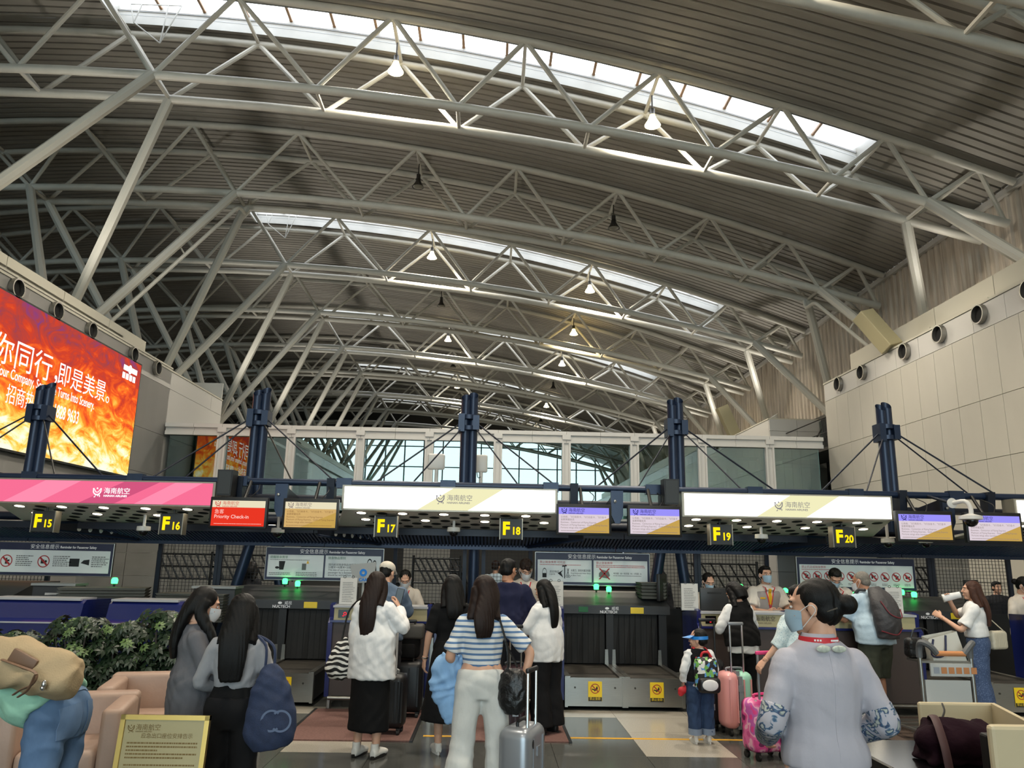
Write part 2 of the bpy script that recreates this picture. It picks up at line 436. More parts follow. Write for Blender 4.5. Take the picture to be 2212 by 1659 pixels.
for k, Y in enumerate([17.515 + BAY * j for j in range(-7, -1)]):   # behind the camera, seen mirrored in the bridge glass
    m = MB()
    for zf, y, r, nm in chords(Y): chord(m, zf, y, r, n=6)
    for nm, a, b, r in truss_bars(Y): m.cyl(a, b, r, n=6, cap=False)
    tag(m.build('roof_truss', 'steel_white', None, True), 'white roof truss behind the camera, mirrored in the bridge glass', 'roof truss', 'roof trusses behind the camera')

# hoist frames under the left end of the roof lights and rain pipes along two struts
for i, Y in enumerate((TY[1], TY[3])):
    t = thing('hoist_frame', 'thin white hanging rod frame at the left end of the %s roof light' % ('largest' if i == 0 else 'second'), 'frame', (-9.3, Y + .3, 14.2), 'hoist frames'); z0 = zd(-9.3) + .3
    for a, c in (((-9.9, z0), (-9.75, z0 - .55)), ((-9.75, z0 - .55), (-9.0, z0 - 1.15)), ((-9.0, z0 - 1.15), (-8.55, z0)), ((-9.9, z0), (-8.55, z0)), ((-9.6, z0), (-9.75, z0 - .55)), ((-8.9, z0), (-9.0, z0 - 1.15))): bar('rod', (a[0], Y + .35, a[1]), (c[0], Y + .35, c[1]), .018, 'reveal', t, 6)
for lab, xn, xb, zz in (('right', 10.53, 12.45, 6.8), ('left', -8.63, -12.2, 6.95)):
    t = thing('rain_pipe', 'pale rain pipe running along the %s strut of the third truss' % lab, 'pipe', (xb, 21, zz)); a = Vector((xn, 23.3, zb(xn))); c = Vector((xb, 20.715, zz)); o_ = Vector((-.12, .3, -.28)) if xn > 0 else Vector((.12, .3, -.25)); d = c - a
    MB().tube([(xn - .15 * (1 if xn > 0 else -1), 24.3, zb(xn) + .25), (xn - .1 * (1 if xn > 0 else -1), 24.2, zb(xn) - .3), a + d * .02 + o_ * 1.1, a + d * .1 + o_, a + d * .5 + o_, a + d * .97 + o_], .06, 8, 26).build('pipe', 'steel_white', t, True)
    for f_ in (.35, .7): bar('pipe_clip', a + d * f_, a + d * f_ + o_, .03, 'steel_white', t, 6)

# lamps hanging under the trusses
mat('lamp_grey', (70, 68, 64), 0.4, 0.6)
glow('lamp_lit', (255, 232, 178), 16.0, True); glow('lamp_lit_warm', (255, 214, 120), 18.0, True); mat('lamp_off', (120, 116, 104), 0.3)
def bell_lamp(x, Y, lit, warm, label, group='bell lamps under the roof'):
    z = zt(x); gm_ = ('lamp_lit_warm' if warm else 'lamp_lit') if lit else None
    L = thing('high_bay_lamp', label, 'lamp', (x, Y, z - 1.0), group)
    bar('rod', (x, Y, z), (x, Y, z - .45), .02, 'lamp_grey', L)
    MB().lathe([(.02, 0), (.07, -.02), (.07, -.16), (.1, -.2)], (x, Y, z - .42)).build('gear_box', 'lamp_grey', L, True)
    MB().lathe([(.07, 0), (.1, -.1), (.2, -.27), (.205, -.28), (.19, -.27)], (x, Y, z - .62)).build('reflector', gm_ or 'lamp_grey', L, True)
    MB().ell((x, Y, z - .87), (.185, .185, .07)).build('lens', gm_ or 'lamp_off', L, True)
    if lit:
        ld = bpy.data.lights.new('bulb', 'SPOT'); ld.energy = LAMP_W * (.6 if warm else 1); ld.color = (1.0, .9, .74) if not warm else (1, .82, .5); ld.spot_size = math.radians(165); ld.spot_blend = .5; ld.shadow_soft_size = .2
        lo = bpy.data.objects.new('bulb', ld); COL.objects.link(lo); lo.location = (x, Y, z - .98); adopt(lo, L)
for i, Y in enumerate(TY):
    if i == 0: continue
    for k, x in enumerate((-2.73, 3.9)):
        lit = (i % 2 == 1) or (i == 4 and k == 1)
        bell_lamp(x, Y, lit, i == 4, '%s bell lamp on the %s of two under the %s roof truss from the front' % ('lit' if lit else 'unlit', 'left' if k == 0 else 'right', ordn[i]))
for j in (-1, -2, -4, -6):
    for x in (-2.73, 3.9): bell_lamp(x, 17.515 + BAY * j, True, False, 'lit bell lamp on a truss behind the camera, mirrored in the bridge glass', 'bell lamps behind the camera')

# ================================================================== walls
def corr_wall(x, y0, y1, z0, z1, sgn):
    m = MB(); pr = []; y = y0
    while y < y1:
        pr += [(y, 0), (y + .16, 0), (y + .2, .06), (y + .3, .06)]; y += .34
    k = len(pr); m.add([(x + sgn * d, yy, z0) for yy, d in pr] + [(x + sgn * d, yy, z1) for yy, d in pr], [(j, j + 1, k + j + 1, k + j) for j in range(k - 1)])
    return m
wr = struct(corr_wall(XR + .06, YB, YF, 7.2, 11.1, -1).build('wall_right', 'wall_corrugated'), 'corrugated metal wall under the right edge of the roof')
MB().box(XR - .1, XR + .02, YB, YF, 10.72, 10.86).build('eaves_rail', 'panel_grey', wr)
MB().box(XR - .02, XR + .3, YB, YF, 7.05, 7.25).build('sill_beam', 'lamp_grey', wr)
MB().box(XR + .1, XR + .3, YB, YF, 0, 7.1).build('lower_wall', 'bridge_inner', wr)
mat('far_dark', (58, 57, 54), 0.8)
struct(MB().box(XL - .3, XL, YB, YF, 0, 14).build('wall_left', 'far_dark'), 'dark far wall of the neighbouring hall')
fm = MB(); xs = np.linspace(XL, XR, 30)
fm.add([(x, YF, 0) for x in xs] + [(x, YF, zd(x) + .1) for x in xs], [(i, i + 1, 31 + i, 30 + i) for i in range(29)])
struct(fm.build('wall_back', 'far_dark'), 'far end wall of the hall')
# glazed front behind the camera
fac = thing('window_8', 'glazed curtain wall behind the camera, mirrored in the bridge glass', None, (0, YB, 0), kind='structure')
mat('mullion', (96, 100, 102), 0.5)
xs = np.linspace(XL, XR, 26)
gm = MB(); gm.add([(x, YB - .05, 0.0) for x in xs] + [(x, YB - .05, zd(x) - .1) for x in xs], [(26 + i, 27 + i, i + 1, i) for i in range(25)]); gm.build('pane', 'facade_glass', fac)
gm = MB()
for x in xs: gm.box(x - .06, x + .06, YB, YB + .22, 0, zd(x))
for z in (.1, 2.2, 4.3, 6.4, 8.5, 10.6, 12.7):
    gm.box(XL, XR if z < 10.7 else 8.0, YB, YB + .15, z - .05, z + .05)
gm.build('mullion', 'mullion', fac)

# towers of cladding panels on both sides of the hall
def tower(name, label, X, sgn, y0, y1, yv, zrows, zband, par, cream):
    "sgn = +1 faces -x (right tower), -1 faces +x (left tower); panels from yv on are single pieces"
    t = thing(name, label, None, (X, y1, 0), kind='structure')
    depth = 2.05 if sgn > 0 else 3.6
    xa, xb = sorted((X + sgn * .03, X + sgn * depth))
    MB().box(xa, xb, y0, y1 - .02, 0, zband[1] - .02).build('core', 'joint', t)
    def pan(nm, ya, yb, za, zz, m, off=0.0):
        a, b = sorted((X + off * sgn, X + sgn * (.06 + off))); blk(nm, a, b, ya + .006, yb - .006, za + .006, zz - .006, m, t)
    wdt = 0.755; n = int((y1 - yv) / wdt)
    for k in range(n):
        yb_ = y1 - k * wdt; ya = yb_ - wdt
        for za, zz in zip(zrows[:-1], zrows[1:]): pan('cladding_panel', ya, yb_, za, zz, 'panel_white' if cream else 'panel_grey')
    yv2 = y1 - n * wdt
    for za, zz in zip(zrows[:-1], zrows[1:]): pan('cladding_panel', y0, yv2, za, zz, 'panel_white' if cream else 'panel_grey')
    # end face
    m_ = 'panel_white' if cream else 'panel_grey'
    w2 = depth / 2
    for k in range(2):
        a, b = sorted((X + sgn * (k * w2), X + sgn * ((k + 1) * w2)))
        for za, zz in zip(list(zrows), list(zrows[1:]) + [zband[1]]): blk('end_panel', a + .006, b - .006, y1 - .02, y1 + .03, za + .006, zz - .006, m_, t)
    # band with the round air jets
    step = 1.09
    for k in range(int((y1 - yv) / step) + 1):
        yb_ = y1 - k * step; pan('band_panel', yb_ - step, yb_, zband[0], zband[1], 'panel_grey')
    pan('band_panel', y0, y1 - (int((y1 - yv) / step) + 1) * step, zband[0], zband[1], 'panel_grey')
    a, b = sorted((X - sgn * .02, X + sgn * depth)); MB().box(a, b, y0, y1 + .03, zband[1], zband[1] + .05).build('coping', 'panel_cream', t)
    if par:   # stepped parapet behind the band
        ye, ztop = par; L = 2.3; yy = ye
        while yy > yv:
            a, b = sorted((X + sgn * .5, X + sgn * .75))
            blk('parapet_panel', a, b, yy - L + .012, yy - .012, zband[1] + .04, ztop, 'panel_cream', t)
            a2, b2 = sorted((X + sgn * .46, X + sgn * .5))
            blk('parapet_step', a2, b2, yy - L + .2, yy - .1, zband[1] + .04, (zband[1] + ztop) / 2 - .05, 'panel_cream', t)
            yy -= L
        a, b = sorted((X + sgn * .5, X + sgn * .75)); MB().box(a, b, y0, yy - .012, zband[1] + .04, ztop).build('parapet_panel', 'panel_cream', t)
    return t
def jets(t, X, sgn, z, ys):
    for y in ys:
        rot = Matrix.Rotation(math.pi / 2, 3, 'Y')
        j = thing_part = MB().lathe([(.2, -.02), (.215, -.02), (.215, .09), (.185, .09), (.185, -.02)], (X - sgn * .03, y, z), 20, rot if sgn < 0 else Matrix.Rotation(-math.pi / 2, 3, 'Y'), cap=False).build('air_jet', 'stainless', t, True)
        MB().disc((X - sgn * .035, y, z), .186, 20, (0, 1, 0), (0, 0, 1)).build('jet_mouth', 'dark_hole', j)
rows = [0.0, 1.4, 2.66, 3.96, 5.22, 6.72]
tr = tower('wall_tower_right', 'white panelled service block along the right side of the hall', 10.5, 1, YB + 2, 23.44, 11.0, rows, (6.72, 7.27), (22.6, 8.05), True)
jets(tr, 10.5, 1, 7.05, [22.32, 20.82, 18.54, 16.99, 15.48, 13.9, 12.4])
tl = tower('wall_tower_left', 'grey panelled service block along the left side behind the advertising screen', -10.2, -1, YB + 2, 23.8, 11.0, rows, (6.85, 7.35), (22.9, 7.98), False)
jets(tl, -10.2, -1, 7.1, [22.6, 21.03, 18.7, 17.13, 15.6, 14.0, 12.4])
tower('wall_tower_far_left', 'grey panelled block beyond the glass bridge on the left', -10.2, -1, 28.45, 52, 51.5, rows, (6.72, 7.27), (45, 7.75), False).location = (-10.2, 28.45, 0)
tower('wall_tower_far_right', 'grey panelled block beyond the glass bridge on the right', 10.5, 1, 28.45, 52, 51.5, rows, (6.6, 7.05), None, False)
for (X, sg, nm) in ((-10.2, -1, 'left'), (10.5, 1, 'right')):      # front faces of the far blocks
    o = thing('wall_far_%s_face' % nm, None, None, (X, 28.4, 0), kind='structure'); w2 = 1.05; zt_ = 7.95 if sg < 0 else 7.05
    for k in range(2 if sg > 0 else 4):
        a, b = sorted((X + sg * k * w2, X + sg * (k + 1) * w2))
        for za, zz in zip([0, 1.4, 2.66, 3.96, 5.22, 6.6], [1.4, 2.66, 3.96, 5.22, 6.6, zt_]): blk('end_panel', a + .006, b - .006, 28.38, 28.44, za + .006, zz - .006, 'panel_grey', o)

# unseen fill lamps added on top of the blocks to brighten the roof
mat('fill_white', (180, 180, 176), .4)
def roof_fill(x, y, z, lean, label, pw, group):
    t = thing('fill_light', label, 'fill_light', (x, y, z), group)
    blk('foot', x - .1, x + .1, y - .1, y + .1, z, z + .04, 'fill_white', t); bar('stem', (x, y, z + .03), (x, y, z + .2), .03, 'fill_white', t)
    R_ = Matrix.Rotation(lean, 3, 'Y'); MB().lathe([(.06, 0), (.1, .05), (.2, .22), (.21, .24), (.19, .24), (.09, .07)], (x, y, z + .2), 14, R_).build('shade', 'fill_white', t, True)
    ld = bpy.data.lights.new('fill_bulb', 'SPOT'); ld.energy = FILL_W * pw; ld.color = (1, .94, .84); ld.spot_size = math.radians(150); ld.spot_blend = .8; ld.shadow_soft_size = .2
    lo = bpy.data.objects.new('fill_bulb', ld); COL.objects.link(lo); lo.location = Vector((x, y, z + .2)) + R_ @ Vector((0, 0, .3)); lo.rotation_euler = (math.pi, lean, 0) ; lo.rotation_euler = (R_.to_4x4() @ Matrix.Rotation(math.pi, 4, 'X')).to_euler(); adopt(lo, t)
for k in range(-5, 6):
    y = 17.5 + BAY * k
    if 23.6 < y < 28.4: continue
    roof_fill(11.45, y, 7.32 if y < 23 else 7.1, -.6, 'unseen white fill lamp added on top of the right block to brighten the roof', 1.1, 'added fill lamps on the right block'); roof_fill(-11.6, y, 7.4, .7, 'unseen white fill lamp added on top of the left block to brighten the roof', 1.6, 'added fill lamps on the left block')

# windows, gangway and rail between the two right-hand blocks
gw = thing('gallery', 'dark windowed gallery with steel railing between the right-hand blocks', 'gallery', (11.5, 26, 6.1))
for k in range(6):
    y0_ = 23.5 + k * .82; blk('window_frame', 12.35, 12.5, y0_, y0_ + .07, 5.6, 7.1, 'black', gw); blk('pane', 12.42, 12.44, y0_ + .07, y0_ + .82, 5.7, 7.0, 'clear_glass', gw)
blk('sill', 12.3, 12.55, 23.45, 28.4, 5.5, 5.65, 'lamp_grey', gw); blk('gangway', 10.9, 12.3, 23.48, 28.35, 5.35, 5.45, 'lamp_grey', gw)
for k in range(14): bar('rail_post', (11.1, 23.6 + k * .12, 5.45), (11.1, 23.6 + k * .12, 6.5), .014, 'black', gw, 6)
bar('hand_rail', (11.1, 23.55, 6.5), (11.1, 28.3, 6.5), .022, 'black', gw); bar('hand_rail', (11.1, 23.55, 6.0), (11.1, 28.3, 6.0), .018, 'black', gw)
for k in range(4): bar('brace', (11.3, 24.2 + k, 5.45), (12.2, 24.7 + k, 6.6), .025, 'lamp_grey', gw, 6)

# ================================================================== glass bridge
BY, BZ = 23.7, 5.62
br = thing('glass_bridge', 'glazed pedestrian bridge with pale metal frame crossing the hall', 'bridge', (0, BY, 3))
X0b, X1b = -10.15, 10.45
BXS = [0.17 + 2.14 * k for k in range(-5, 6)]; BXS = [x for x in BXS if X0b < x < X1b]
for yy, sg in ((BY, 1), (BY + 4.5, -1)):
    edges = [X0b] + BXS + [X1b]
    for a, b in zip(edges[:-1], edges[1:]):
        mid = (a + b) / 2
        for p, q in ((a, mid), (mid, b)):
            blk('cap_panel', p + .004, q - .004, yy - sg * .06, yy + sg * .2, BZ - .12, BZ, 'bridge_metal', br)
            blk('fascia_panel', p + .004, q - .004, yy + sg * .02, yy + sg * .16, BZ - .24, BZ - .12, 'bridge_metal', br)
            blk('fascia_panel', p + .004, q - .004, yy - sg * .03, yy + sg * .12, BZ - .36, BZ - .24, 'bridge_metal', br)
        blk('pane', a + .13, b - .13, yy + sg * .09, yy + sg * .1, 3.05, BZ - .36, 'bridge_glass', br)
        for z in (3.55, 3.7, 3.85, 4.0): bar('hand_rail', (a + .13, yy + sg * .3, z), (b - .13, yy + sg * .3, z), .012, 'stainless', br, 6)
    for x in BXS:
        blk('cap_block', x - .13, x + .13, yy - sg * .08, yy + sg * .1, BZ - .26, BZ - .1, 'bridge_metal', br)
        for dx in (-.105, .105): blk('pilaster_fin', x + dx - .03, x + dx + .03, yy - sg * .04, yy + sg * .12, 2.9, BZ - .36, 'bridge_metal', br)
        blk('pilaster_web', x - .08, x + .08, yy + sg * .03, yy + sg * .1, 2.9, BZ - .36, 'bridge_metal', br)
    for x in BXS: blk('inner_column', x - .16, x + .16, yy + sg * .5, yy + sg * .75, 2.9, BZ - .3, 'bridge_inner', br)
    blk('inner_beam', X0b, X1b, yy + sg * .5, yy + sg * .75, BZ - .62, BZ - .3, 'bridge_inner', br)
blk('bridge_floor', X0b, X1b, BY, BY + 4.5, 2.6, 2.95, 'bridge_inner', br)
blk('bridge_roof', X0b, X1b, BY + .2, BY + 4.3, BZ - .3, BZ - .1, 'bridge_inner', br)

# ================================================================== advertising screen on the left block
def fire_mat():
    m = bpy.data.materials.new('fire_print'); m.use_nodes = True; nt = m.node_tree
    for n in list(nt.nodes): nt.nodes.remove(n)
    N = nt.nodes.new; Lk = nt.links.new
    o = N('ShaderNodeOutputMaterial'); e = N('ShaderNodeEmission'); tc = N('ShaderNodeTexCoord'); mp = N('ShaderNodeMapping'); mp.inputs['Scale'].default_value = (1, .55, 1)
    Lk(tc.outputs['Object'], mp.inputs['Vector'])
    n = N('ShaderNodeTexNoise'); n.inputs['Scale'].default_value = 2.0; n.inputs['Detail'].default_value = 8; n.inputs['Distortion'].default_value = 1.6; n.inputs['Roughness'].default_value = .62
    Lk(mp.outputs['Vector'], n.inputs['Vector'])
    sp = N('ShaderNodeSeparateXYZ'); Lk(tc.outputs['Object'], sp.inputs[0])
    # the print glows yellow at its foot and dulls to red and violet at the top
    mr = N('ShaderNodeMapRange'); mr.inputs['From Min'].default_value = -1.6; mr.inputs['From Max'].default_value = 1.6; mr.inputs['To Min'].default_value = .42; mr.inputs['To Max'].default_value = -.19
    Lk(sp.outputs['Z'], mr.inputs['Value'])
    mr2 = N('ShaderNodeMapRange'); mr2.inputs['From Min'].default_value = -5.5; mr2.inputs['From Max'].default_value = -3.2; mr2.inputs['To Min'].default_value = .2; mr2.inputs['To Max'].default_value = 0.0
    Lk(sp.outputs['Y'], mr2.inputs['Value'])
    pw = N('ShaderNodeMath'); pw.operation = 'ADD'; Lk(n.outputs['Fac'], pw.inputs[0]); Lk(mr.outputs[0], pw.inputs[1])
    pw2 = N('ShaderNodeMath'); pw2.operation = 'ADD'; Lk(pw.outputs[0], pw2.inputs[0]); Lk(mr2.outputs[0], pw2.inputs[1])
    r = N('ShaderNodeValToRGB'); cr = r.color_ramp
    cols = [(0.18, (120, 60, 120)), (0.3, (158, 62, 60)), (0.45, (196, 62, 38)), (0.58, (232, 92, 36)), (0.68, (250, 140, 44)), (0.8, (255, 205, 90)), (0.95, (255, 250, 215))]
    while len(cr.elements) < len(cols): cr.elements.new(.5)
    for el, (p, c) in zip(cr.elements, cols): el.position = p; el.color = lin(c)
    Lk(pw2.outputs[0], r.inputs['Fac']); Lk(r.outputs['Color'], e.inputs[0]); e.inputs[1].default_value = 1.15; Lk(e.outputs[0], o.inputs[0])
    MATS['fire_print'] = m
fire_mat()
glow('screen_text', (255, 250, 245), 1.3)
bb = thing('advertising_screen', 'large lit screen with orange flames and white Chinese lettering on the left block', 'screen', (-10.1, 17.9, 5.3))
fr = MB().box(-10.14, -10.08, 14.3, 21.5, 3.7, 6.93).build('screen_frame', 'black', bb)
sc_ = MB().quad((0, -3.55, -1.57), (0, 3.55, -1.57), (0, 3.55, 1.57), (0, -3.55, 1.57)).build('screen_face', 'fire_print', bb)
sc_.matrix_parent_inverse = Matrix.Identity(4); sc_.location = (0.03, 0, 0.015)
def bbt(s, y, z, size, m='screen_text', bold=0.0, sx=1.0):
    mm = Matrix.Translation((-10.055, y, z)) @ Matrix(((0, 0, 1, 0), (1, 0, 0, 0), (0, 1, 0, 0), (0, 0, 0, 1)))
    return text('lettering', s, size, None, m, bb, mtx=mm, bold=bold, sx=sx)
bbt('与你同行，', 14.3, 5.47, .68, sx=1.06); bbt('即是美景。', 17.4, 5.5, .58, sx=.98)
bbt('With Your Company, Someone Turns Into Scenery.', 14.75, 5.18, .3, bold=.012, sx=.7)
bbt('招商热线：', 15.7, 4.7, .44, sx=.75); bbt('6 1828 9633', 17.25, 4.7, .42, bold=.014, sx=.62)
pm_ = MB().ell((-10.05, 20.78, 6.6), (.012, .1, .13))
for k in range(4): pm_.box(-10.06, -10.045, 20.4 + k * .2, 20.53 + k * .2, 6.3, 6.46)
for k in range(6): pm_.box(-10.06, -10.045, 20.42 + k * .13, 20.54 + k * .13, 6.53, 6.67)
pm_.build('print_mark', 'screen_text', bb)

# ================================================================== floor
fl = struct(MB().box(XL, XR + .3, YB, YF, -.3, -.02).build('floor', 'granite_dark'), 'dark polished granite floor with pale granite bands')
TS = 1.2
def in_band(x0, x1): return None
bands = [(-5.15, -4.33), (-1.85, -1.03), (1.47, 2.31), (4.78, 5.6)]
xe = [-9.0]
cuts = sorted(sum([list(b) for b in bands], []))
xcuts = [-8.2, -7.2, -6.2] + [-5.15, -4.33, -3.5, -2.68, -1.85, -1.03, -.2, .63, 1.47, 2.31, 3.13, 3.95, 4.78, 5.6, 6.6, 7.6, 8.6]
ycuts = [2.0, 3.2, 4.4, 5.6, 6.5, 7.5, 8.5, 9.22, 9.62, 10.4, 11.4]
for a, b in zip(xcuts[:-1], xcuts[1:]):
    for c, d in zip(ycuts[:-1], ycuts[1:]):
        light = (any(abs(a - p) < .01 for p, q in bands) and 7.4 < c < 9.3) or abs(c - 9.22) < .01
        blk('tile', a + .002, b - .002, c + .002, d - .002, -.02, 0.0, 'granite_light' if light else 'granite_dark', fl)
mm = MB().box(XL, -8.2, YB, YF, -.02, 0); mm.box(8.6, XR, YB, YF, -.02, 0); mm.box(-8.2, 8.6, YB, 2.0, -.02, 0); mm.box(-8.2, 8.6, 11.4, YF, -.02, 0)
mm.build('paving', 'granite_dark', fl)
for i, (a, b) in enumerate([(-8.2, -2.06), (-.62, -.23), (.84, 2.72), (4.05, 4.35), (5.45, 8.6)]):
    tag(MB().box(a, b, 8.17, 8.22, 0, .003).build('floor_line', 'yellow_paint'), ['yellow floor line left of the reddish mat', 'short yellow floor line between the two reddish mats', 'long yellow floor line between the steel belts and the child', 'short yellow floor line beside the woman in the pale suit', 'yellow floor line at the far right'][i], 'floor line', 'yellow waiting line')
for i, (a, b, y0_, y1_, m, lab) in enumerate([(-1.95, -.72, 7.93, 9.45, 'carpet_red', 'reddish carpet mat under the woman in the white shirt'), (-.2, .82, 7.98, 9.45, 'carpet_red', 'reddish carpet mat under the woman in black wide trousers'), (2.75, 3.9, 8.2, 9.45, 'carpet_brown', 'brown carpet mat behind the pink suitcases'), (4.1, 5.35, 8.0, 9.45, 'carpet_brown', 'brown carpet mat under the man with the backpack'), (-6.2, -3.5, 8.1, 9.45, 'carpet_red', 'reddish carpet mat behind the armchairs')]):
    o = MB().box(a, b, y0_, y1_, 0, .012).build('floor_mat', m); tag(o, lab, 'mat', 'carpet mats before the counters')
    for s in (0, 1): MB().box(a - .02, a + .01, y0_ - .02, y1_, 0, .015).build('mat_edge', 'black', o) if s else MB().box(b - .01, b + .02, y0_ - .02, y1_, 0, .015).build('mat_edge', 'black', o)
# ================================================================== check-in row
mat('blue_steel', (30, 44, 68), 0.35, 0.3, noise=0.08, nscale=5)
mat('blue_dark', (16, 24, 40), 0.45, 0.2)
mat('soffit', (222, 217, 208), 0.5, noise=0.03, nscale=2)
mat('grey_box', (150, 144, 130), 0.4, 0.4)
mat('sign_body', (40, 42, 42), 0.5)
glow('sign_yellow', (255, 214, 20), 1.25)
glow('box_pink', (232, 104, 140), 1.1, True); glow('box_pink_lt', (240, 130, 160), 1.15); glow('box_pink_dk', (206, 84, 124), 1.0)
glow('box_white', (255, 255, 250), 2.2, True); glow('box_cream', (226, 222, 178), 1.1)
glow('downlight', (255, 240, 210), 12.0, True); glow('white_glow', (255, 255, 255), 1.3)
mat('logo_grey', (126, 122, 126), 0.6); mat('logo_dark', (70, 62, 60), 0.6)
glow('logo_lit', (138, 134, 138), 0.9)
glow('led_red', (255, 40, 60), 1.2); glow('led_green', (60, 255, 110), 5.0); glow('led_cyan', (80, 200, 255), 2.0)
glow('scr_red', (222, 52, 34), 1.05); glow('scr_cream', (232, 222, 190), .95); glow('scr_tan', (214, 176, 112), .9); glow('scr_gold', (206, 168, 86), .85)
glow('scr_lilac', (220, 206, 214), .95); glow('scr_violet', (150, 142, 242), 1.0); glow('scr_redtext', (206, 70, 60), 1.0); glow('scr_greytext', (150, 134, 128), .8); glow('scr_navytext', (52, 48, 120), .8); glow('scr_pinktext', (250, 200, 190), 1.0); glow('scr_browntext', (150, 112, 70), .8)

def logo(parent, c, s, m, yoff=0.0):
    "airline emblem: open ring with a small disc inside, standing on two curls"
    mb = MB(); x, y, z = c
    mb.ring((x, y, z + .12 * s), .30 * s, .40 * s, 22, math.radians(-215), math.radians(35))
    mb.ring((x, y, z + .2 * s), .17 * s, .24 * s, 16, math.radians(-190), math.radians(10))
    mb.disc((x, y, z + .36 * s), .075 * s, 12)
    for sg in (-1, 1):
        mb.ring((x + sg * .2 * s, y, z - .36 * s), .06 * s, .13 * s, 12, math.radians(-60 if sg > 0 else -120), math.radians(200 if sg > 0 else -20) if sg < 0 else math.radians(200))
        mb.ring((x + sg * .34 * s, y, z + .3 * s), .02 * s, .08 * s, 10)
    mb.ring((x, y, z - .5 * s), .2 * s, .27 * s, 12, math.radians(50), math.radians(130))
    return mb.build('emblem', m, parent)
def airline(parent, x, y, z, s, m, gap=.8):
    logo(parent, (x, y, z), s, m)
    text('lettering', '海南航空', s * .62, (x + .62 * s, y, z - .08 * s), m, parent, bold=.01)
    text('lettering', 'HAINAN AIRLINES', s * .27, (x + .64 * s, y, z - .42 * s), m, parent, bold=.02)
def lines(parent, x0, x1, z, y, m, n, dz, h, wob=0.3, seed=1):
    "print too small to read: broken strokes in rows"
    rnd = random.Random(seed); mb = MB()
    for i in range(n):
        x = x0; xe_ = x1 - rnd.random() * wob * (x1 - x0)
        while x < xe_:
            wd = h * rnd.uniform(.8, 3.0); xr = min(x + wd, xe_); mb.quad((x, y, z - i * dz), (xr, y, z - i * dz), (xr, y, z - i * dz + h), (x, y, z - i * dz + h)); x = xr + h * .5
    return mb.build('fine_print', m, parent)

PITCH_X = 4.42
YC = 10.0           # plane of the light boxes
def soff_z(y): return 2.315 - (y - YC) * 0.165
# beam that carries everything
beam = thing('header_beam', 'dark blue steel tube running above the airline light boxes', 'beam', (0, 10.25, 2.66))
bar('tube', (-9.5, 10.25, 2.665), (9.5, 10.25, 2.665), .045, 'blue_steel', beam, 14)
bar('tube', (-9.5, 10.9, 2.5), (9.5, 10.9, 2.5), .05, 'blue_dark', beam, 12)
bar('tube', (-9.5, 11.3, 2.2), (9.5, 11.3, 2.2), .06, 'blue_dark', beam, 12)
for k in range(14): blk('sleeve', -8.9 + k * 1.37, -8.7 + k * 1.37, 10.19, 10.31, 2.6, 2.73, 'blue_steel', beam)
for k in range(-2, 3):
    for dx in (1.0, 2.2):
        x = .1 + k * PITCH_X + dx; MB().prism([(10.15, 2.72), (10.35, 2.72), (10.35, 2.4), (10.2, 2.4)], x - .05, x + .05, 'yz').build('clamp', 'blue_dark', beam)

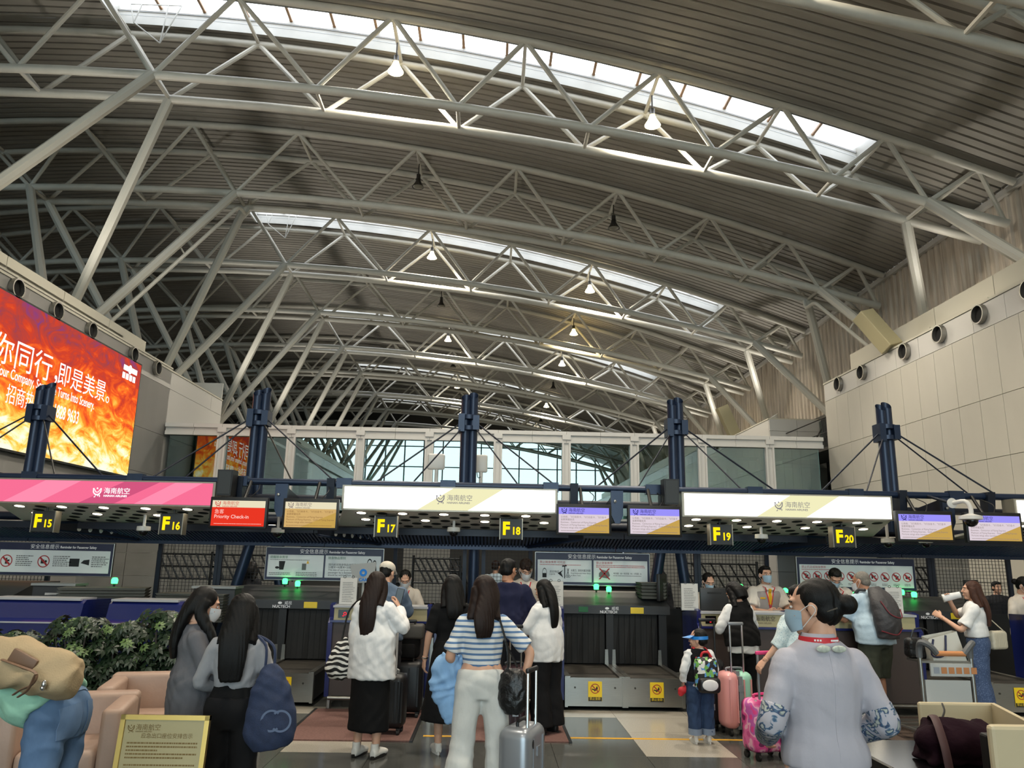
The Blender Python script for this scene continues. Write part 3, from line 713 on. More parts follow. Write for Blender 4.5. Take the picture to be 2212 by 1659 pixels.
names = [('pink', 'pink glowing airline light box at the left edge'), ('white', 'white glowing airline light box above desks F17 and F18'), ('white', 'white glowing airline light box above desks F19 and F20'), ('white', 'white glowing light box cut off by the right edge')]
for i, k in enumerate((-1, 0, 1, 2)):
    x0, x1 = -1.9 + k * PITCH_X, .83 + k * PITCH_X
    t = thing('light_box', names[i][1], 'light box', ((x0 + x1) / 2, YC, 2.3), 'airline light boxes')
    blk('housing', x0 - .03, x1 + .03, YC + .01, YC + .26, 2.305, 2.625, 'grey_box', t)
    pk = names[i][0] == 'pink'
    MB().quad((x0, YC, 2.325), (x1, YC, 2.325), (x1, YC, 2.605), (x0, YC, 2.605)).build('face', 'box_pink' if pk else 'box_white', t)
    def par(a, b, sh, m, yy=YC - .002):
        MB().quad((x0 + a, yy, 2.325), (x0 + b, yy, 2.325), (x0 + b + sh, yy, 2.605), (x0 + a + sh, yy, 2.605)).build('print_band', m, t)
    if pk:
        par(.1, .55, .5, 'box_pink_lt'); par(1.05, 1.5, .55, 'box_pink_dk'); par(1.75, 2.1, .5, 'box_pink_lt')
        airline(t, x0 + 1.27, YC - .005, 2.465, .135, 'white_glow')
    else:
        par(.95, 1.6, .45, 'box_cream'); airline(t, x0 + 1.24, YC - .005, 2.465, .135, 'logo_lit')
    # soffit with its round holes and down lights
    s = thing('soffit', ['pale perforated soffit with round down lights under the pink light box', 'pale perforated soffit with round down lights above desks F17 and F18', 'pale perforated soffit with round down lights above desks F19 and F20', 'pale perforated soffit at the far right edge'][i], 'soffit', ((x0 + x1) / 2, YC + .6, 2.2), 'soffits')
    a, b = x0 - .2, x1 + .2
    MB().add([(a + .2, YC + .02, 2.31), (b - .2, YC + .02, 2.31), (b + .1, YC + 1.2, soff_z(YC + 1.2)), (a - .1, YC + 1.2, soff_z(YC + 1.2)), (a + .2, YC + .02, 2.34), (b - .2, YC + .02, 2.34), (b + .1, YC + 1.2, soff_z(YC + 1.2) + .03), (a - .1, YC + 1.2, soff_z(YC + 1.2) + .03)], [(0, 1, 2, 3), (4, 5, 6, 7), (0, 1, 5, 4), (1, 2, 6, 5), (2, 3, 7, 6), (3, 0, 4, 7)]).build('soffit_panel', 'soffit', s)
    ay = Vector((0, 1, -.165)).normalized()
    for r in range(5):
        yy = YC + .2 + r * .2
        for c in range(10):
            xx = x0 + .2 + (c + (.5 if r % 2 else 0)) * .27
            if xx > x1 - .05: continue
            lit = (r in (0, 3) and c % 2 == 0 and r == 0) or (r == 2 and c % 3 == 0)
            rr = .062 if lit else .07
            p = Vector((xx, yy, soff_z(yy) - .004))
            if lit:
                o = MB().ring(p, .06, .08, 20, ax=(1, 0, 0), ay=ay).build('light_trim', 'chrome', s)
                MB().disc(p, .06, 18, ax=(1, 0, 0), ay=ay).build('light_lens', 'downlight', o)
            else: MB().disc(p, rr, 18, ax=(1, 0, 0), ay=ay).build('soffit_hole', 'dark_hole', s)

for k, n in ((-1, (15, 16)), (0, (17, 18)), (1, (19, 20))):
    for dx, num in zip((-1.37, .27), n):
        x = dx + k * PITCH_X; y = 10.2; z = 2.09 + (.02 if k == 0 else 0)
        t = thing('desk_number_sign', 'hanging dark box sign with glowing yellow F%d' % num, 'sign', (x, y, z - .14), 'hanging desk number signs')
        MB().rbox(x - .145, x + .145, y, y + .13, z - .135, z + .135, .008, 2).build('sign_body', 'sign_body', t)
        for sg in (-1, 1): blk('side_cheek', x + sg * .147 - .006, x + sg * .147 + .006, y - .003, y + .135, z - .138, z + .138, 'grey_box', t)
        bar('hanger', (x, y + .06, z + .13), (x, y + .06, z + .24), .014, 'sign_body', t, 8)
        text('lettering', 'F', .225, (x - .115, y - .006, z - .07), 'sign_yellow', t, bold=.045, sx=.9)
        text('lettering', str(num), .135, (x + .005, y - .006, z - .07), 'sign_yellow', t, bold=.03, sx=.86)

# flight information monitors in the gaps
def monitor(x0, x1, kind, label, seed):
    y = 9.8; z0, z1 = 2.035, 2.425; rx = math.radians(-6)
    t = thing('hanging_monitor', label, 'monitor', ((x0 + x1) / 2, y, z0), 'hanging monitors')
    MB().rbox(x0, x1, y, y + .07, z0, z1, .01, 2).build('bezel', 'black', t, True)
    a, b, c, d = x0 + .03, x1 - .03, z0 + .03, z1 - .045
    yy = y - .002; hs = d - .085
    top = {'red': 'scr_cream', 'tan': 'scr_cream', 'lilac': 'scr_violet'}[kind]; body = {'red': 'scr_red', 'tan': 'scr_tan', 'lilac': 'scr_lilac'}[kind]
    MB().quad((a, yy, c), (b, yy, c), (b, yy, hs), (a, yy, hs)).build('screen', body, t)
    MB().quad((a, yy, hs), (b, yy, hs), (b, yy, d), (a, yy, d)).build('screen_header', top, t)
    if kind != 'red': MB().add([(a + .2, yy - .001, c), (b, yy - .001, c), (b, yy - .001, hs - .04)], [(0, 1, 2)]).build('screen_wedge', 'scr_gold', t)
    tc_ = {'red': 'scr_redtext', 'tan': 'scr_greytext', 'lilac': 'scr_navytext'}[kind]
    airline(t, a + .07, yy - .003, d - .045, .085, tc_)
    if kind == 'red':
        text('lettering', '急客', .06, (a + .035, yy - .003, hs - .075), 'scr_pinktext', t, bold=.01)
        text('lettering', 'Priority Check-in', .062, (a + .035, yy - .003, hs - .135), 'scr_pinktext', t, bold=.012)
        lines(t, a + .04, b - .03, c + .025, yy - .003, 'scr_pinktext', 1, .02, .006, .02, seed)
    else:
        bt = 'scr_browntext' if kind == 'tan' else 'scr_greytext'
        for q, s_ in enumerate(['公务舱、飞行商务卡、飞行白金卡、飞行金卡', '金鹏荣耀会员', 'Business、Centurion of Flying Express', 'Platinum of Flying Express、Gold of Flying Express', 'Fortune wings elite member']):
            text('lettering', s_, .029, (a + .025, yy - .003, hs - .045 - q * .033), bt, t)
        lines(t, a + .03, b - .03, c + .02, yy - .003, bt, 1, .02, .006, .02, seed)
    xm = (x0 + x1) / 2
    blk('mount_plate', xm - .08, xm + .08, y + .06, y + .12, z1 - .2, z1 - .05, 'black', t)
    MB().tube([(xm, y + .1, z1 - .1), (xm, y + .25, z1 + .05), (xm, 10.2, 2.66)], .022, 8, 8).build('mount_arm', 'black', t, True)
    MB().tube([(xm + .05, y + .08, z1 - .05), (xm + .16, y + .2, z1 + .1), (xm + .12, 10.2, 2.62)], .006, 6, 8).build('cable', 'black', t)
monitor(-3.53, -2.81, 'red', 'monitor with a red Priority Check-in screen beside the pink light box', 1)
monitor(-2.62, -1.92, 'tan', 'monitor with a tan and cream screen left of sign F17', 2)
monitor(.83, 1.53, 'lilac', 'monitor with a violet headed screen right of sign F18', 3)
monitor(1.74, 2.43, 'lilac', 'monitor with a violet headed screen just left of sign F19', 4)
monitor(5.2, 5.94, 'lilac', 'monitor with a violet headed screen right of sign F20', 5)
monitor(6.1, 6.84, 'lilac', 'monitor at the right edge behind the white camera arm', 6)

# steel plates and dark boxes between the monitors
for i, x in enumerate((-2.71, 1.64, 6.02)):
    t = thing('hanger_plate', 'dark blue riveted hanger plate between the two monitors %s' % ['beside the red screen', 'over the middle belts', 'at the far right'][i], 'bracket', (x, 10.05, 2.2), 'hanger plates')
    MB().prism([(x - .08, 2.62), (x + .08, 2.62), (x + .075, 2.3), (x + .03, 2.2), (x - .03, 2.2), (x - .075, 2.3)], 10.0, 10.06, 'xz').build('plate', 'blue_steel', t)
    MB().prism([(10.06, 2.62), (10.9, 2.5), (10.9, 2.2), (10.06, 2.25)], x - .02, x + .02, 'yz').build('web', 'blue_dark', t)
    MB().lathe([(.02, 0), (.018, .02), (0.0, .025)], (x - .03, 9.99, 2.48), 10, Matrix.Rotation(math.pi / 2, 3, 'X')).build('bolt', 'stainless', t)
for i, (x, lab) in enumerate(((-3.42, 'black loudspeaker box at the end of the pink light box'), (2.34, 'black loudspeaker box at the left end of the F19 light box'))):
    t = thing('loudspeaker', lab, 'loudspeaker', (x, 9.98, 2.52), 'loudspeakers')
    MB().prism([(x - .09, 2.45), (x + .09, 2.45), (x + .1, 2.78), (x - .1, 2.78)], 9.92, 10.12, 'xz').build('cabinet', 'black', t)
    blk('grille', x - .08, x + .08, 9.912, 9.92, 2.47, 2.76, 'sign_body', t); bar('bracket', (x, 10.05, 2.78), (x, 10.2, 2.7), .012, 'stainless', t, 6)

# blue twin tube posts with clamps and stay cables
PX = [-6.5, -3.38, -.35, 2.68, 5.8]
for i, x in enumerate(PX):
    t = thing('stay_post', 'dark blue twin tube post with stay cables %s' % ['in front of the advertising screen', 'above the red and tan monitors', 'in the middle above sign F18', 'above the F19 loudspeaker', 'in front of the right white block'][i], 'post', (x, 11, 2.2), 'stay posts above the desks')
    for dx, top in ((-.05, 4.02), (.055, 4.06)):
        m = MB(); n = 16; v = []
        for zz in (2.2, 0):
            for j in range(n):
                a = 2 * math.pi * j / n; px, py = .07 * math.cos(a), .07 * math.sin(a)
                v.append((x + dx + px, 11 + (.03 if dx > 0 else 0) + py, 2.2 if zz else top + py * .9))
        m.add(v, [(j, (j + 1) % n, n + (j + 1) % n, n + j) for j in range(n)])
        v2 = [(x + dx + .055 * math.cos(2 * math.pi * j / n), 11 + (.03 if dx > 0 else 0) + .055 * math.sin(2 * math.pi * j / n), (top - .08) if q else top + .055 * math.sin(2 * math.pi * j / n) * .9) for q in (1, 0) for j in range(n)]
        m.add(v2, [(j, (j + 1) % n, n + (j + 1) % n, n + j) for j in range(n)])
        m.build('tube', 'blue_steel', t, True)
    for zc in (3.56, 3.72): MB().lathe([(.125, -.035), (.14, -.03), (.14, .03), (.125, .035)], (x, 11.01, zc), 14).build('clamp_ring', 'blue_steel', t, True)
    MB().box(x - .15, x - .06, 10.87, 11.1, 3.5, 3.76).build('clamp_lug', 'blue_steel', t)
    MB().box(x + .06, x + .15, 10.87, 11.1, 3.53, 3.74).build('clamp_lug', 'blue_steel', t)
    for sg in (-1, 1):
        bar('stay_cable', (x + sg * .13, 10.95, 3.62), (x + sg * 1.3, 10.5, 2.66), .012, 'blue_dark', t, 6)
        bar('stay_cable', (x + sg * .1, 10.9, 3.55), (x + sg * .72, 10.3, 2.68), .011, 'lamp_grey' if sg > 0 and i in (0, 1) else 'blue_dark', t, 6)

# slatted canopy behind, on cantilever arms
can = thing('slatted_canopy', 'dark blue slatted metal canopy running behind the hanging signs', 'canopy', (0, 12, 1.9))
for k in range(-2, 3):
    m = MB(); x0 = -2.5 + k * PITCH_X
    for j in range(86):
        x = x0 + j * PITCH_X / 86
        m.add([(x, 11.2, 2.055), (x + .026, 11.2, 2.055), (x + .026, 11.9, 1.89), (x, 11.9, 1.89), (x, 11.2, 2.075), (x + .026, 11.2, 2.075), (x + .026, 11.9, 1.91), (x, 11.9, 1.91)], [(0, 1, 2, 3), (4, 5, 6, 7), (0, 1, 5, 4), (2, 3, 7, 6), (1, 2, 6, 5), (3, 0, 4, 7)])
    o = m.build('slats', mat('slat_blue', (84, 104, 142), .45), can); o['kind'] = 'stuff'
    MB().quad((x0, 11.2, 2.08), (x0 + PITCH_X, 11.2, 2.08), (x0 + PITCH_X, 11.9, 1.915), (x0, 11.9, 1.915)).build('backing', 'blue_dark', can)
    blk('front_rail', x0, x0 + PITCH_X - .01, 11.1, 11.17, 2.03, 2.12, 'blue_dark', can)
    blk('rear_beam', x0, x0 + PITCH_X - .01, 11.88, 11.96, 1.85, 1.92, 'blue_steel', can)
for i, x in enumerate((-6.0, -2.4, 1.3, 4.75)):
    t = thing('cantilever_arm', 'dark blue cantilever arm with oval cut-outs %s' % ['behind sign F15', 'below the tan monitor', 'below the middle monitors', 'behind sign F20'][i], 'bracket', (x, 11, 1.95), 'cantilever arms')
    sg = 1 if x < 1 else -1
    # plate runs back and sideways so its holes show
    d = Vector((sg * .85, 1.0, 0)); d.normalize(); L = 1.5; o0 = Vector((x, 10.9, 0))
    m = MB(); pts = [(0, 2.02), (0, 2.1), (L, 2.18), (L, 1.98), (L * .75, 1.9), (L * .35, 1.92)]
    v = [o0 + d * a + Vector((0, 0, z)) for a, z in pts]; nn = Vector((d.y, -d.x, 0)) * .012
    m.add([p + nn for p in v] + [p - nn for p in v], [tuple(range(6)), tuple(range(11, 5, -1))] + [(j, (j + 1) % 6, 6 + (j + 1) % 6, 6 + j) for j in range(6)]); m.build('web_plate', 'blue_dark', t)
    for j in range(7):
        a = .3 + j * .15; h = .028 + .008 * j if j < 4 else .05
        MB().disc(o0 + d * a + Vector((0, 0, 2.02)) - Vector((d.y, -d.x, 0)) * (-.016), .028, 14, d, (0, 0, 1), ry=h).build('lit_hole_disc', 'soffit', t)  # pale disc colour stands for light showing in the oval holes
    bar('flange', o0 + Vector((0, 0, 2.1)), o0 + d * L + Vector((0, 0, 2.18)), .02, 'blue_steel', t, 6)
    bar('flange', o0 + Vector((0, 0, 2.0)), o0 + d * L * .75 + Vector((0, 0, 1.9)), .02, 'blue_steel', t, 6)

# raking columns that carry the canopy
for i, (xa, xb_, lab) in enumerate([(-4.2, -3.55, 'left of the F17 safety board'), (-3.0, -3.5, 'crossing the other left of the F17 safety board'), (-.25, -.25, 'upright in the middle behind the staff'), (2.35, 2.85, 'left of the standing steward'), (3.25, 2.9, 'crossing the other left of the standing steward'), (6.75, 6.1, 'right of the F20 safety board')]):
    t = thing('canopy_column', 'round blue canopy column, %s' % lab, 'column', (xa, 12.3, 0), 'canopy columns')
    bar('shaft', (xa, 12.3, .0), (xb_ + (xa - xb_) * .28, 12.3, 1.95), .085, 'blue_steel', t, 14)
    MB().lathe([(.16, 0), (.16, .03), (.1, .05)], (xa, 12.3, 0), 14).build('foot_plate', 'blue_dark', t)

# safety information boards
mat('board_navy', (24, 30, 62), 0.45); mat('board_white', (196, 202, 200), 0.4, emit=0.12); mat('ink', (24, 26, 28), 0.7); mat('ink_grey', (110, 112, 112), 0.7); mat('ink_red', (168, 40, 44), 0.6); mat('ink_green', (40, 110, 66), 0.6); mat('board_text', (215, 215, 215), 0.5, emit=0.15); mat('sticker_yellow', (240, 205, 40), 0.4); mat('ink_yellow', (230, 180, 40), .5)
def prohib(t, x, y, z, r, kind):
    MB().ring((x, y, z), r * .84, r, 24).build('ban_ring', 'ink_red', t)
    mb = MB()
    if kind % 4 == 0: mb.disc((x, y - .0, z + r * .35), r * .14, 10); mb.quad((x - r * .2, y, z - r * .5), (x + r * .2, y, z - r * .5), (x + r * .15, y, z + r * .2), (x - r * .15, y, z + r * .2)); mb.quad((x + r * .1, y, z), (x + r * .5, y, z - r * .1), (x + r * .5, y, z + .02), (x + r * .1, y, z + r * .15))
    elif kind % 4 == 1: mb.quad((x - r * .45, y, z - r * .35), (x + r * .1, y, z - r * .35), (x + r * .1, y, z + r * .3), (x - r * .45, y, z + r * .3)); mb.disc((x + r * .35, y, z), r * .22, 10)
    elif kind % 4 == 2: mb.quad((x - r * .5, y, z), (x + r * .5, y, z + r * .1), (x + r * .5, y, z + r * .3), (x - r * .5, y, z + r * .2)); mb.quad((x - r * .5, y, z - r * .4), (x - r * .2, y, z - r * .4), (x - r * .2, y, z + .01), (x - r * .5, y, z + .01))
    else: mb.add([(x - r * .4, y, z - r * .5), (x + r * .4, y, z - r * .5), (x + r * .3, y, z), (x + r * .05, y, z - r * .1), (x, y, z + r * .55), (x - r * .3, y, z)], [(0, 1, 2, 3), (0, 3, 4, 5)])
    mb.build('pictogram', 'ink', t)
    s_ = r * .62; MB().add([(x - s_ - .006, y - .001, z + s_ - .012), (x - s_ + .012, y - .001, z + s_ + .006), (x + s_ + .006, y - .001, z - s_ + .012), (x + s_ - .012, y - .001, z - s_ - .006)], [(0, 1, 2, 3)]).build('ban_bar', 'ink_red', t)
def board(x0, x1, kind, label):
    y = 11.3; z0, z1 = 1.38, 1.825
    t = thing('safety_board', label, 'sign', ((x0 + x1) / 2, y, z0), 'safety boards')
    MB().rbox(x0 - .012, x1 + .012, y + .004, y + .05, z0 - .012, z1 + .012, .006, 2).build('frame', 'stainless', t)
    MB().box(x0, x1, y, y + .03, z0, z1).build('board', 'board_navy', t)
    xm = (x0 + x1) / 2
    text('lettering', '安全信息提示', .068, (xm - .36, y - .003, z1 - .075), 'board_text', t, bold=.015)
    text('lettering', 'Reminder for Passenger Safety', .048, (xm + .06, y - .003, z1 - .07), 'board_text', t, bold=.02, sx=.86)
    yy = y - .004; pz0, pz1 = z0 + .035, z1 - .1
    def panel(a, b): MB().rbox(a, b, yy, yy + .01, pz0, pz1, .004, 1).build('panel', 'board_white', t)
    yi = yy - .002
    if kind in (1, 2): panel(x0 + .03, xm - .012); panel(xm + .012, x1 - .03)
    else: panel(x0 + .03, x1 - .03)
    if kind == 0:
        for j, xx in enumerate((x0 + .1, x0 + .62, x0 + 1.1)):
            if j < 2: prohib(t, xx + .04, yi, (pz0 + pz1) / 2, .085, j)
            else:
                MB().add([(xx - .08, yi, pz0 + .09), (xx + .06, yi, pz0 + .09), (xx + .06, yi, pz0 + .2), (xx - .08, yi, pz0 + .2), (xx + .08, yi, pz0 + .14), (xx + .2, yi, pz0 + .11), (xx + .2, yi, pz0 + .19), (xx + .12, yi, pz0 + .18)], [(0, 1, 2, 3), (4, 5, 6, 7)]).build('pictogram', 'ink', t)
            lines(t, xx + .17 + (.06 if j == 2 else 0), xx + .43 + (.04 if j == 2 else 0), pz1 - .09, yi, 'ink_grey', 6, .026, .013, .35, 3 + j)
    if kind == 1:
        text('lettering', '提醒随身携带', .042, (x0 + .06, yi, pz1 - .05), 'ink_green', t, bold=.01); text('lettering', '随身物品限制', .042, (xm + .05, yi, pz1 - .05), 'ink_green', t, bold=.01)
        lines(t, x0 + .06, xm - .2, pz1 - .075, yi, 'ink_grey', 1, .02, .008, .1, 4)
        MB().add([(x0 + .2, yi, pz0 + .1), (x0 + .26, yi, pz0 + .1), (x0 + .28, yi, pz0 + .22), (x0 + .19, yi, pz0 + .22)], [(0, 1, 2, 3)]).disc((x0 + .17, yi - .0005, pz0 + .13), .03, 12, ry=.017).build('pictogram', 'ink', t)
        MB().rbox(x0 + .52, x0 + .58, yi - .001, yi, pz0 + .1, pz0 + .19, .0004, 1).build('pictogram', 'ink_grey', t); MB().add([(x0 + .58, yi, pz0 + .19), (x0 + .62, yi, pz0 + .19), (x0 + .6, yi, pz0 + .24)], [(0, 1, 2)]).build('pictogram', 'ink_yellow', t)
        lines(t, x0 + .06, x0 + .38, pz0 + .05, yi, 'ink_grey', 2, .022, .01, .1, 5); lines(t, x0 + .44, xm - .08, pz0 + .06, yi, 'ink_grey', 3, .022, .01, .1, 6)
        for q, s_ in enumerate(['国内航班随身物品体积不得超过', '55厘米×40厘米×20厘米', 'The size of carry-on items', 'passenger by a domestic flight', 'should be within 55cm']): text('lettering', s_, .036, (xm + .06, yi, pz0 + .17 - q * .036), 'ink', t)
        bx = x1 - .17; MB().add([(bx - .08, yi, pz0 + .04), (bx + .03, yi, pz0 + .02), (bx + .03, yi, pz0 + .2), (bx - .06, yi, pz0 + .2), (bx + .035, yi, pz0 + .02), (bx + .09, yi, pz0 + .05), (bx + .07, yi, pz0 + .2), (bx + .035, yi, pz0 + .2)], [(0, 1, 2, 3), (4, 5, 6, 7)]).ring((bx - .02, yi, pz0 + .2), .028, .037, 10, 0, math.pi, ay=(0, 0, 2)).ring((bx + .05, yi, pz0 + .2), .018, .027, 10, 0, math.pi, ay=(0, 0, 2)).build('pictogram', 'ink', t)
    if kind == 2:
        text('lettering', '禁止随身携带 可托运', .04, (x0 + .06, yi, pz1 - .05), 'ink_red', t, bold=.012); lines(t, x0 + .06, xm - .15, pz1 - .075, yi, 'ink_red', 1, .02, .008, .1, 7)
        text('lettering', '禁止旅客携带', .04, (xm + .05, yi, pz1 - .05), 'ink_red', t, bold=.012); lines(t, xm + .05, x1 - .06, pz1 - .075, yi, 'ink_red', 2, .022, .009, .1, 8)
        bx = x0 + .13; MB().add([(bx - .03, yi, pz0 + .06), (bx + .03, yi, pz0 + .06), (bx + .03, yi, pz0 + .12), (bx - .03, yi, pz0 + .12)], [(0, 1, 2, 3)]).ring((bx, yi, pz0 + .12), .028, .033, 12, 0, math.pi, ay=(0, 0, 2.2)).build('pictogram', 'ink', t)
        text('lettering', '液态物品', .036, (x0 + .2, yi, pz0 + .13), 'ink', t); text('lettering', 'Liquids', .03, (x0 + .2, yi, pz0 + .1), 'ink', t)
        bx = x0 + .42; mb = MB().quad((bx - .005, yi, pz0 + .05), (bx + .007, yi, pz0 + .05), (bx + .007, yi, pz0 + .22), (bx - .005, yi, pz0 + .22)).quad((bx - .035, yi, pz0 + .21), (bx + .03, yi, pz0 + .22), (bx + .03, yi, pz0 + .235), (bx - .035, yi, pz0 + .23)).add([(bx - .1, yi, pz0 + .12), (bx - .02, yi, pz0 + .06), (bx - .05, yi, pz0 + .13), (bx - .02, yi, pz0 + .17)], [(0, 1, 2, 3)])
        mb.quad((bx + .03, yi, pz0 + .1), (bx + .037, yi, pz0 + .1), (bx + .065, yi, pz0 + .19), (bx + .058, yi, pz0 + .19)).quad((bx + .055, yi, pz0 + .1), (bx + .062, yi, pz0 + .1), (bx + .045, yi, pz0 + .19), (bx + .038, yi, pz0 + .19)).ring((bx + .035, yi, pz0 + .08), .012, .018, 10).ring((bx + .065, yi, pz0 + .08), .012, .018, 10); mb.build('pictogram', 'ink', t)
        text('lettering', '水果刀、其他利器及钝器', .036, (x0 + .51, yi, pz0 + .15), 'ink', t, sx=.72); text('lettering', 'Fruit Knives and Other Sharp', .028, (x0 + .51, yi, pz0 + .115), 'ink', t, sx=.85); text('lettering', 'or Blunt Tools', .028, (x0 + .51, yi, pz0 + .085), 'ink', t, sx=.85)
        bx = xm + .17; MB().add([(bx - .08, yi, pz0 + .08), (bx + .04, yi, pz0 + .06), (bx + .08, yi, pz0 + .1), (bx + .06, yi, pz0 + .16), (bx - .03, yi, pz0 + .18), (bx - .08, yi, pz0 + .13)], [(0, 1, 2, 3, 4, 5)]).build('pictogram', 'ink_grey', t)
        mb = MB()
        for sg in (-1, 1): mb.add([(bx - .075 * sg - .012, yi - .002, pz0 + .045), (bx - .075 * sg + .012, yi - .002, pz0 + .045), (bx + .07 * sg + .012, yi - .002, pz0 + .2), (bx + .07 * sg - .012, yi - .002, pz0 + .2)], [(0, 1, 2, 3)])
        mb.build('red_cross', 'ink_red', t)
        text('lettering', '单次容量：100V（电池容量：Wh）小时容量：Ah', .03, (xm + .3, yi, pz0 + .12), 'ink', t, sx=.62); lines(t, xm + .3, x1 - .1, pz0 + .095, yi, 'ink_grey', 1, .02, .008, .1, 9)
    if kind == 3:
        text('lettering', '禁止托运或随身携带', .04, (x0 + .06, yi, pz1 - .05), 'ink_red', t, bold=.012); lines(t, x0 + .06, x0 + .6, pz1 - .075, yi, 'ink_red', 1, .02, .008, .1, 10)
        for j in range(10):
            xx = x0 + .12 + j * (x1 - x0 - .24) / 9; prohib(t, xx, yi, (pz0 + pz1) / 2 - .005, .066, j); lines(t, xx - .05, xx + .05, pz0 + .045, yi, 'ink_grey', 2, .018, .009, .3, 20 + j)
board(-6.98, -5.37, 0, 'navy framed safety board with two ban signs and a laptop, left of the plant side')
board(-3.2, -1.53, 1, 'navy framed safety board showing a tube, a battery and a shopping bag')
board(.66, 2.31, 2, 'navy framed safety board showing tools and a red cross')
board(4.47, 6.2, 3, 'navy framed safety board with a row of round red ban signs')

# x-ray machines with twin belts
mat('machine', (52, 53, 55), 0.5, noise=0.05, nscale=4); mat('machine_dark', (30, 30, 31), 0.55); mat('rubber', (26, 24, 22), 0.7, noise=0.15, nscale=6, stretch=(4, 4, .5)); mat('belt', (54, 50, 44), 0.75, noise=0.15, nscale=10)
mat('sticker_black', (24, 22, 14), .5)
def belt_sticker(t, x, y, z):
    o = MB().rbox(x - .083, x + .083, y - .003, y, z - .11, z + .11, .0014, 1).build('warning_sticker', 'sticker_yellow', t)
    MB().quad((x - .08, y - .004, z - .11), (x + .08, y - .004, z - .11), (x + .08, y - .004, z - .065), (x - .08, y - .004, z - .065)).build('sticker_foot', 'sticker_black', o)
    MB().ring((x, y - .005, z + .03), .047, .056, 22).build('ban_ring', 'ink_red', o)
    MB().add([(x - .04, y - .0055, z + .06), (x - .032, y - .0055, z + .068), (x + .04, y - .0055, z), (x + .032, y - .0055, z - .008)], [(0, 1, 2, 3)]).build('ban_bar', 'ink_red', o)
    MB().add([(x - .04, y - .005, z + .018), (x + .01, y - .005, z + .006), (x + .01, y - .005, z + .018), (x - .035, y - .005, z + .03), (x + .005, y - .005, z + .02), (x + .032, y - .005, z + .02), (x + .028, y - .005, z + .055), (x + .018, y - .005, z + .055), (x - .01, y - .005, z), (x, y - .005, z), (x, y - .005, z + .012), (x - .01, y - .005, z + .012)], [(0, 1, 2, 3), (4, 5, 6, 7), (8, 9, 10, 11)]).build('pictogram', 'ink', o)
    text('lettering', '禁止坐卧', .034, (x, y - .005, z - .095), 'sticker_yellow', o, align='CENTER', bold=.015)
def xray(x0, label, full=True):
    t = thing('xray_machine', label, 'baggage scanner', (x0 + .72, 10.3, 0), 'baggage scanners')
    bw = .72
    for j in range(2):
        a, b = x0 + j * bw, x0 + (j + 1) * bw
        blk('belt_end', a + .035, b - .035, 9.65, 9.68, .04, .355, 'stainless', t)
        for xx in (a, b - .035): blk('corner_post', xx, xx + .035, 9.64, 9.7, .03, .37, 'stainless', t)
        MB().box(a + .01, b - .01, 9.68, 11.6, .05, .33).build('belt_body', 'machine_dark', t)
        MB().box(a + .07, b - .07, 9.67, 11.5, .345, .352).build('belt', 'belt', t)
        for xx in (a, b - .07): MB().box(xx + .003, xx + .067, 9.66, 10.8, .33, .375).build('belt_rail', 'stainless', t)
        blk('roller', a + .07, b - .07, 9.65, 9.69, .335, .36, 'stainless', t)
        for xx in (a + .12, b - .12): MB().lathe([(.012, 0), (.012, .01)], (xx, 9.65, .25), 8, Matrix.Rotation(math.pi / 2, 3, 'X')).build('screw', 'lamp_grey', t)
        belt_sticker(t, (a + b) / 2 + (.02 if j else .0), 9.645, .21)
        # guide plates by the mouth
        for xx, sg in ((a + .05, 1), (b - .05, -1)):
            MB().prism([(xx - .025, .37), (xx + .025, .37), (xx + .02 + sg * .0, .56), (xx - .02, .56)], 10.78, 10.8, 'xz').build('guide_plate', 'stainless', t)
        # rubber curtain
        n = 8; wd = (bw - .12) / n
        for q in range(n):
            xx = a + .06 + q * wd; dy = random.uniform(-.012, .012)
            MB().add([(xx, 10.86 + dy, .37), (xx + wd * .96, 10.86 - dy, .375), (xx + wd * .96, 10.86, 1.02), (xx, 10.86, 1.02), (xx, 10.866 + dy, .37), (xx + wd * .96, 10.866 - dy, .375), (xx + wd * .96, 10.866, 1.02), (xx, 10.866, 1.02)], [(0, 1, 2, 3), (7, 6, 5, 4), (0, 1, 5, 4), (1, 2, 6, 5), (3, 0, 4, 7)]).build('curtain_strip', 'rubber', t)
    for xx in (x0 - .05, x0 + bw - .05, x0 + 2 * bw - .05): blk('jamb', xx, xx + .1, 10.8, 10.95, .33, 1.02, 'machine_dark', t)
    MB().prism([(10.78, 1.02), (10.78, 1.13), (10.86, 1.15), (11.3, 1.28), (11.9, 1.28), (11.9, .2), (11.0, .2), (11.0, 1.02)], x0 - .1, x0 + 2 * bw + .1, 'yz').build('hood', 'machine', t)
    blk('lintel', x0 - .1, x0 + 2 * bw + .1, 10.77, 10.8, 1.02, 1.12, 'machine', t)
    text('lettering', 'NUCTECH', .05, (x0 + bw - .02, 10.765, 1.03), 'board_text', t, align='CENTER', bold=.02)
    text('lettering', '威视', .05, (x0 + bw + .02, 10.765, 1.075), 'board_text', t, bold=.02); MB().disc((x0 + bw - .04, 10.765, 1.093), .028, 14, ry=.016).build('emblem', 'board_text', t)
    MB().rbox(x0 + bw + .28, x0 + bw + .46, 10.762, 10.77, 1.03, 1.11, .003, 1).build('warning_sticker', 'sticker_yellow', t)
    blk('upper_panel', x0 - .1, x0 + 2 * bw + .1, 11.28, 11.3, 1.13, 1.27, 'machine', t)
    for j, (xx, zz) in enumerate(((x0 + .6, 1.28), (x0 + .78, 1.25))):
        g = MB().cyl((xx, 11.25, zz), (xx, 11.25, zz + .1), .012, n=8).build('beacon_stem', 'black', t)
        MB().lathe([(.034, 0), (.04, .05), (.03, .075), (0, .08)], (xx, 11.25, zz + .04), 12).build('beacon', 'led_green', g)
    return t
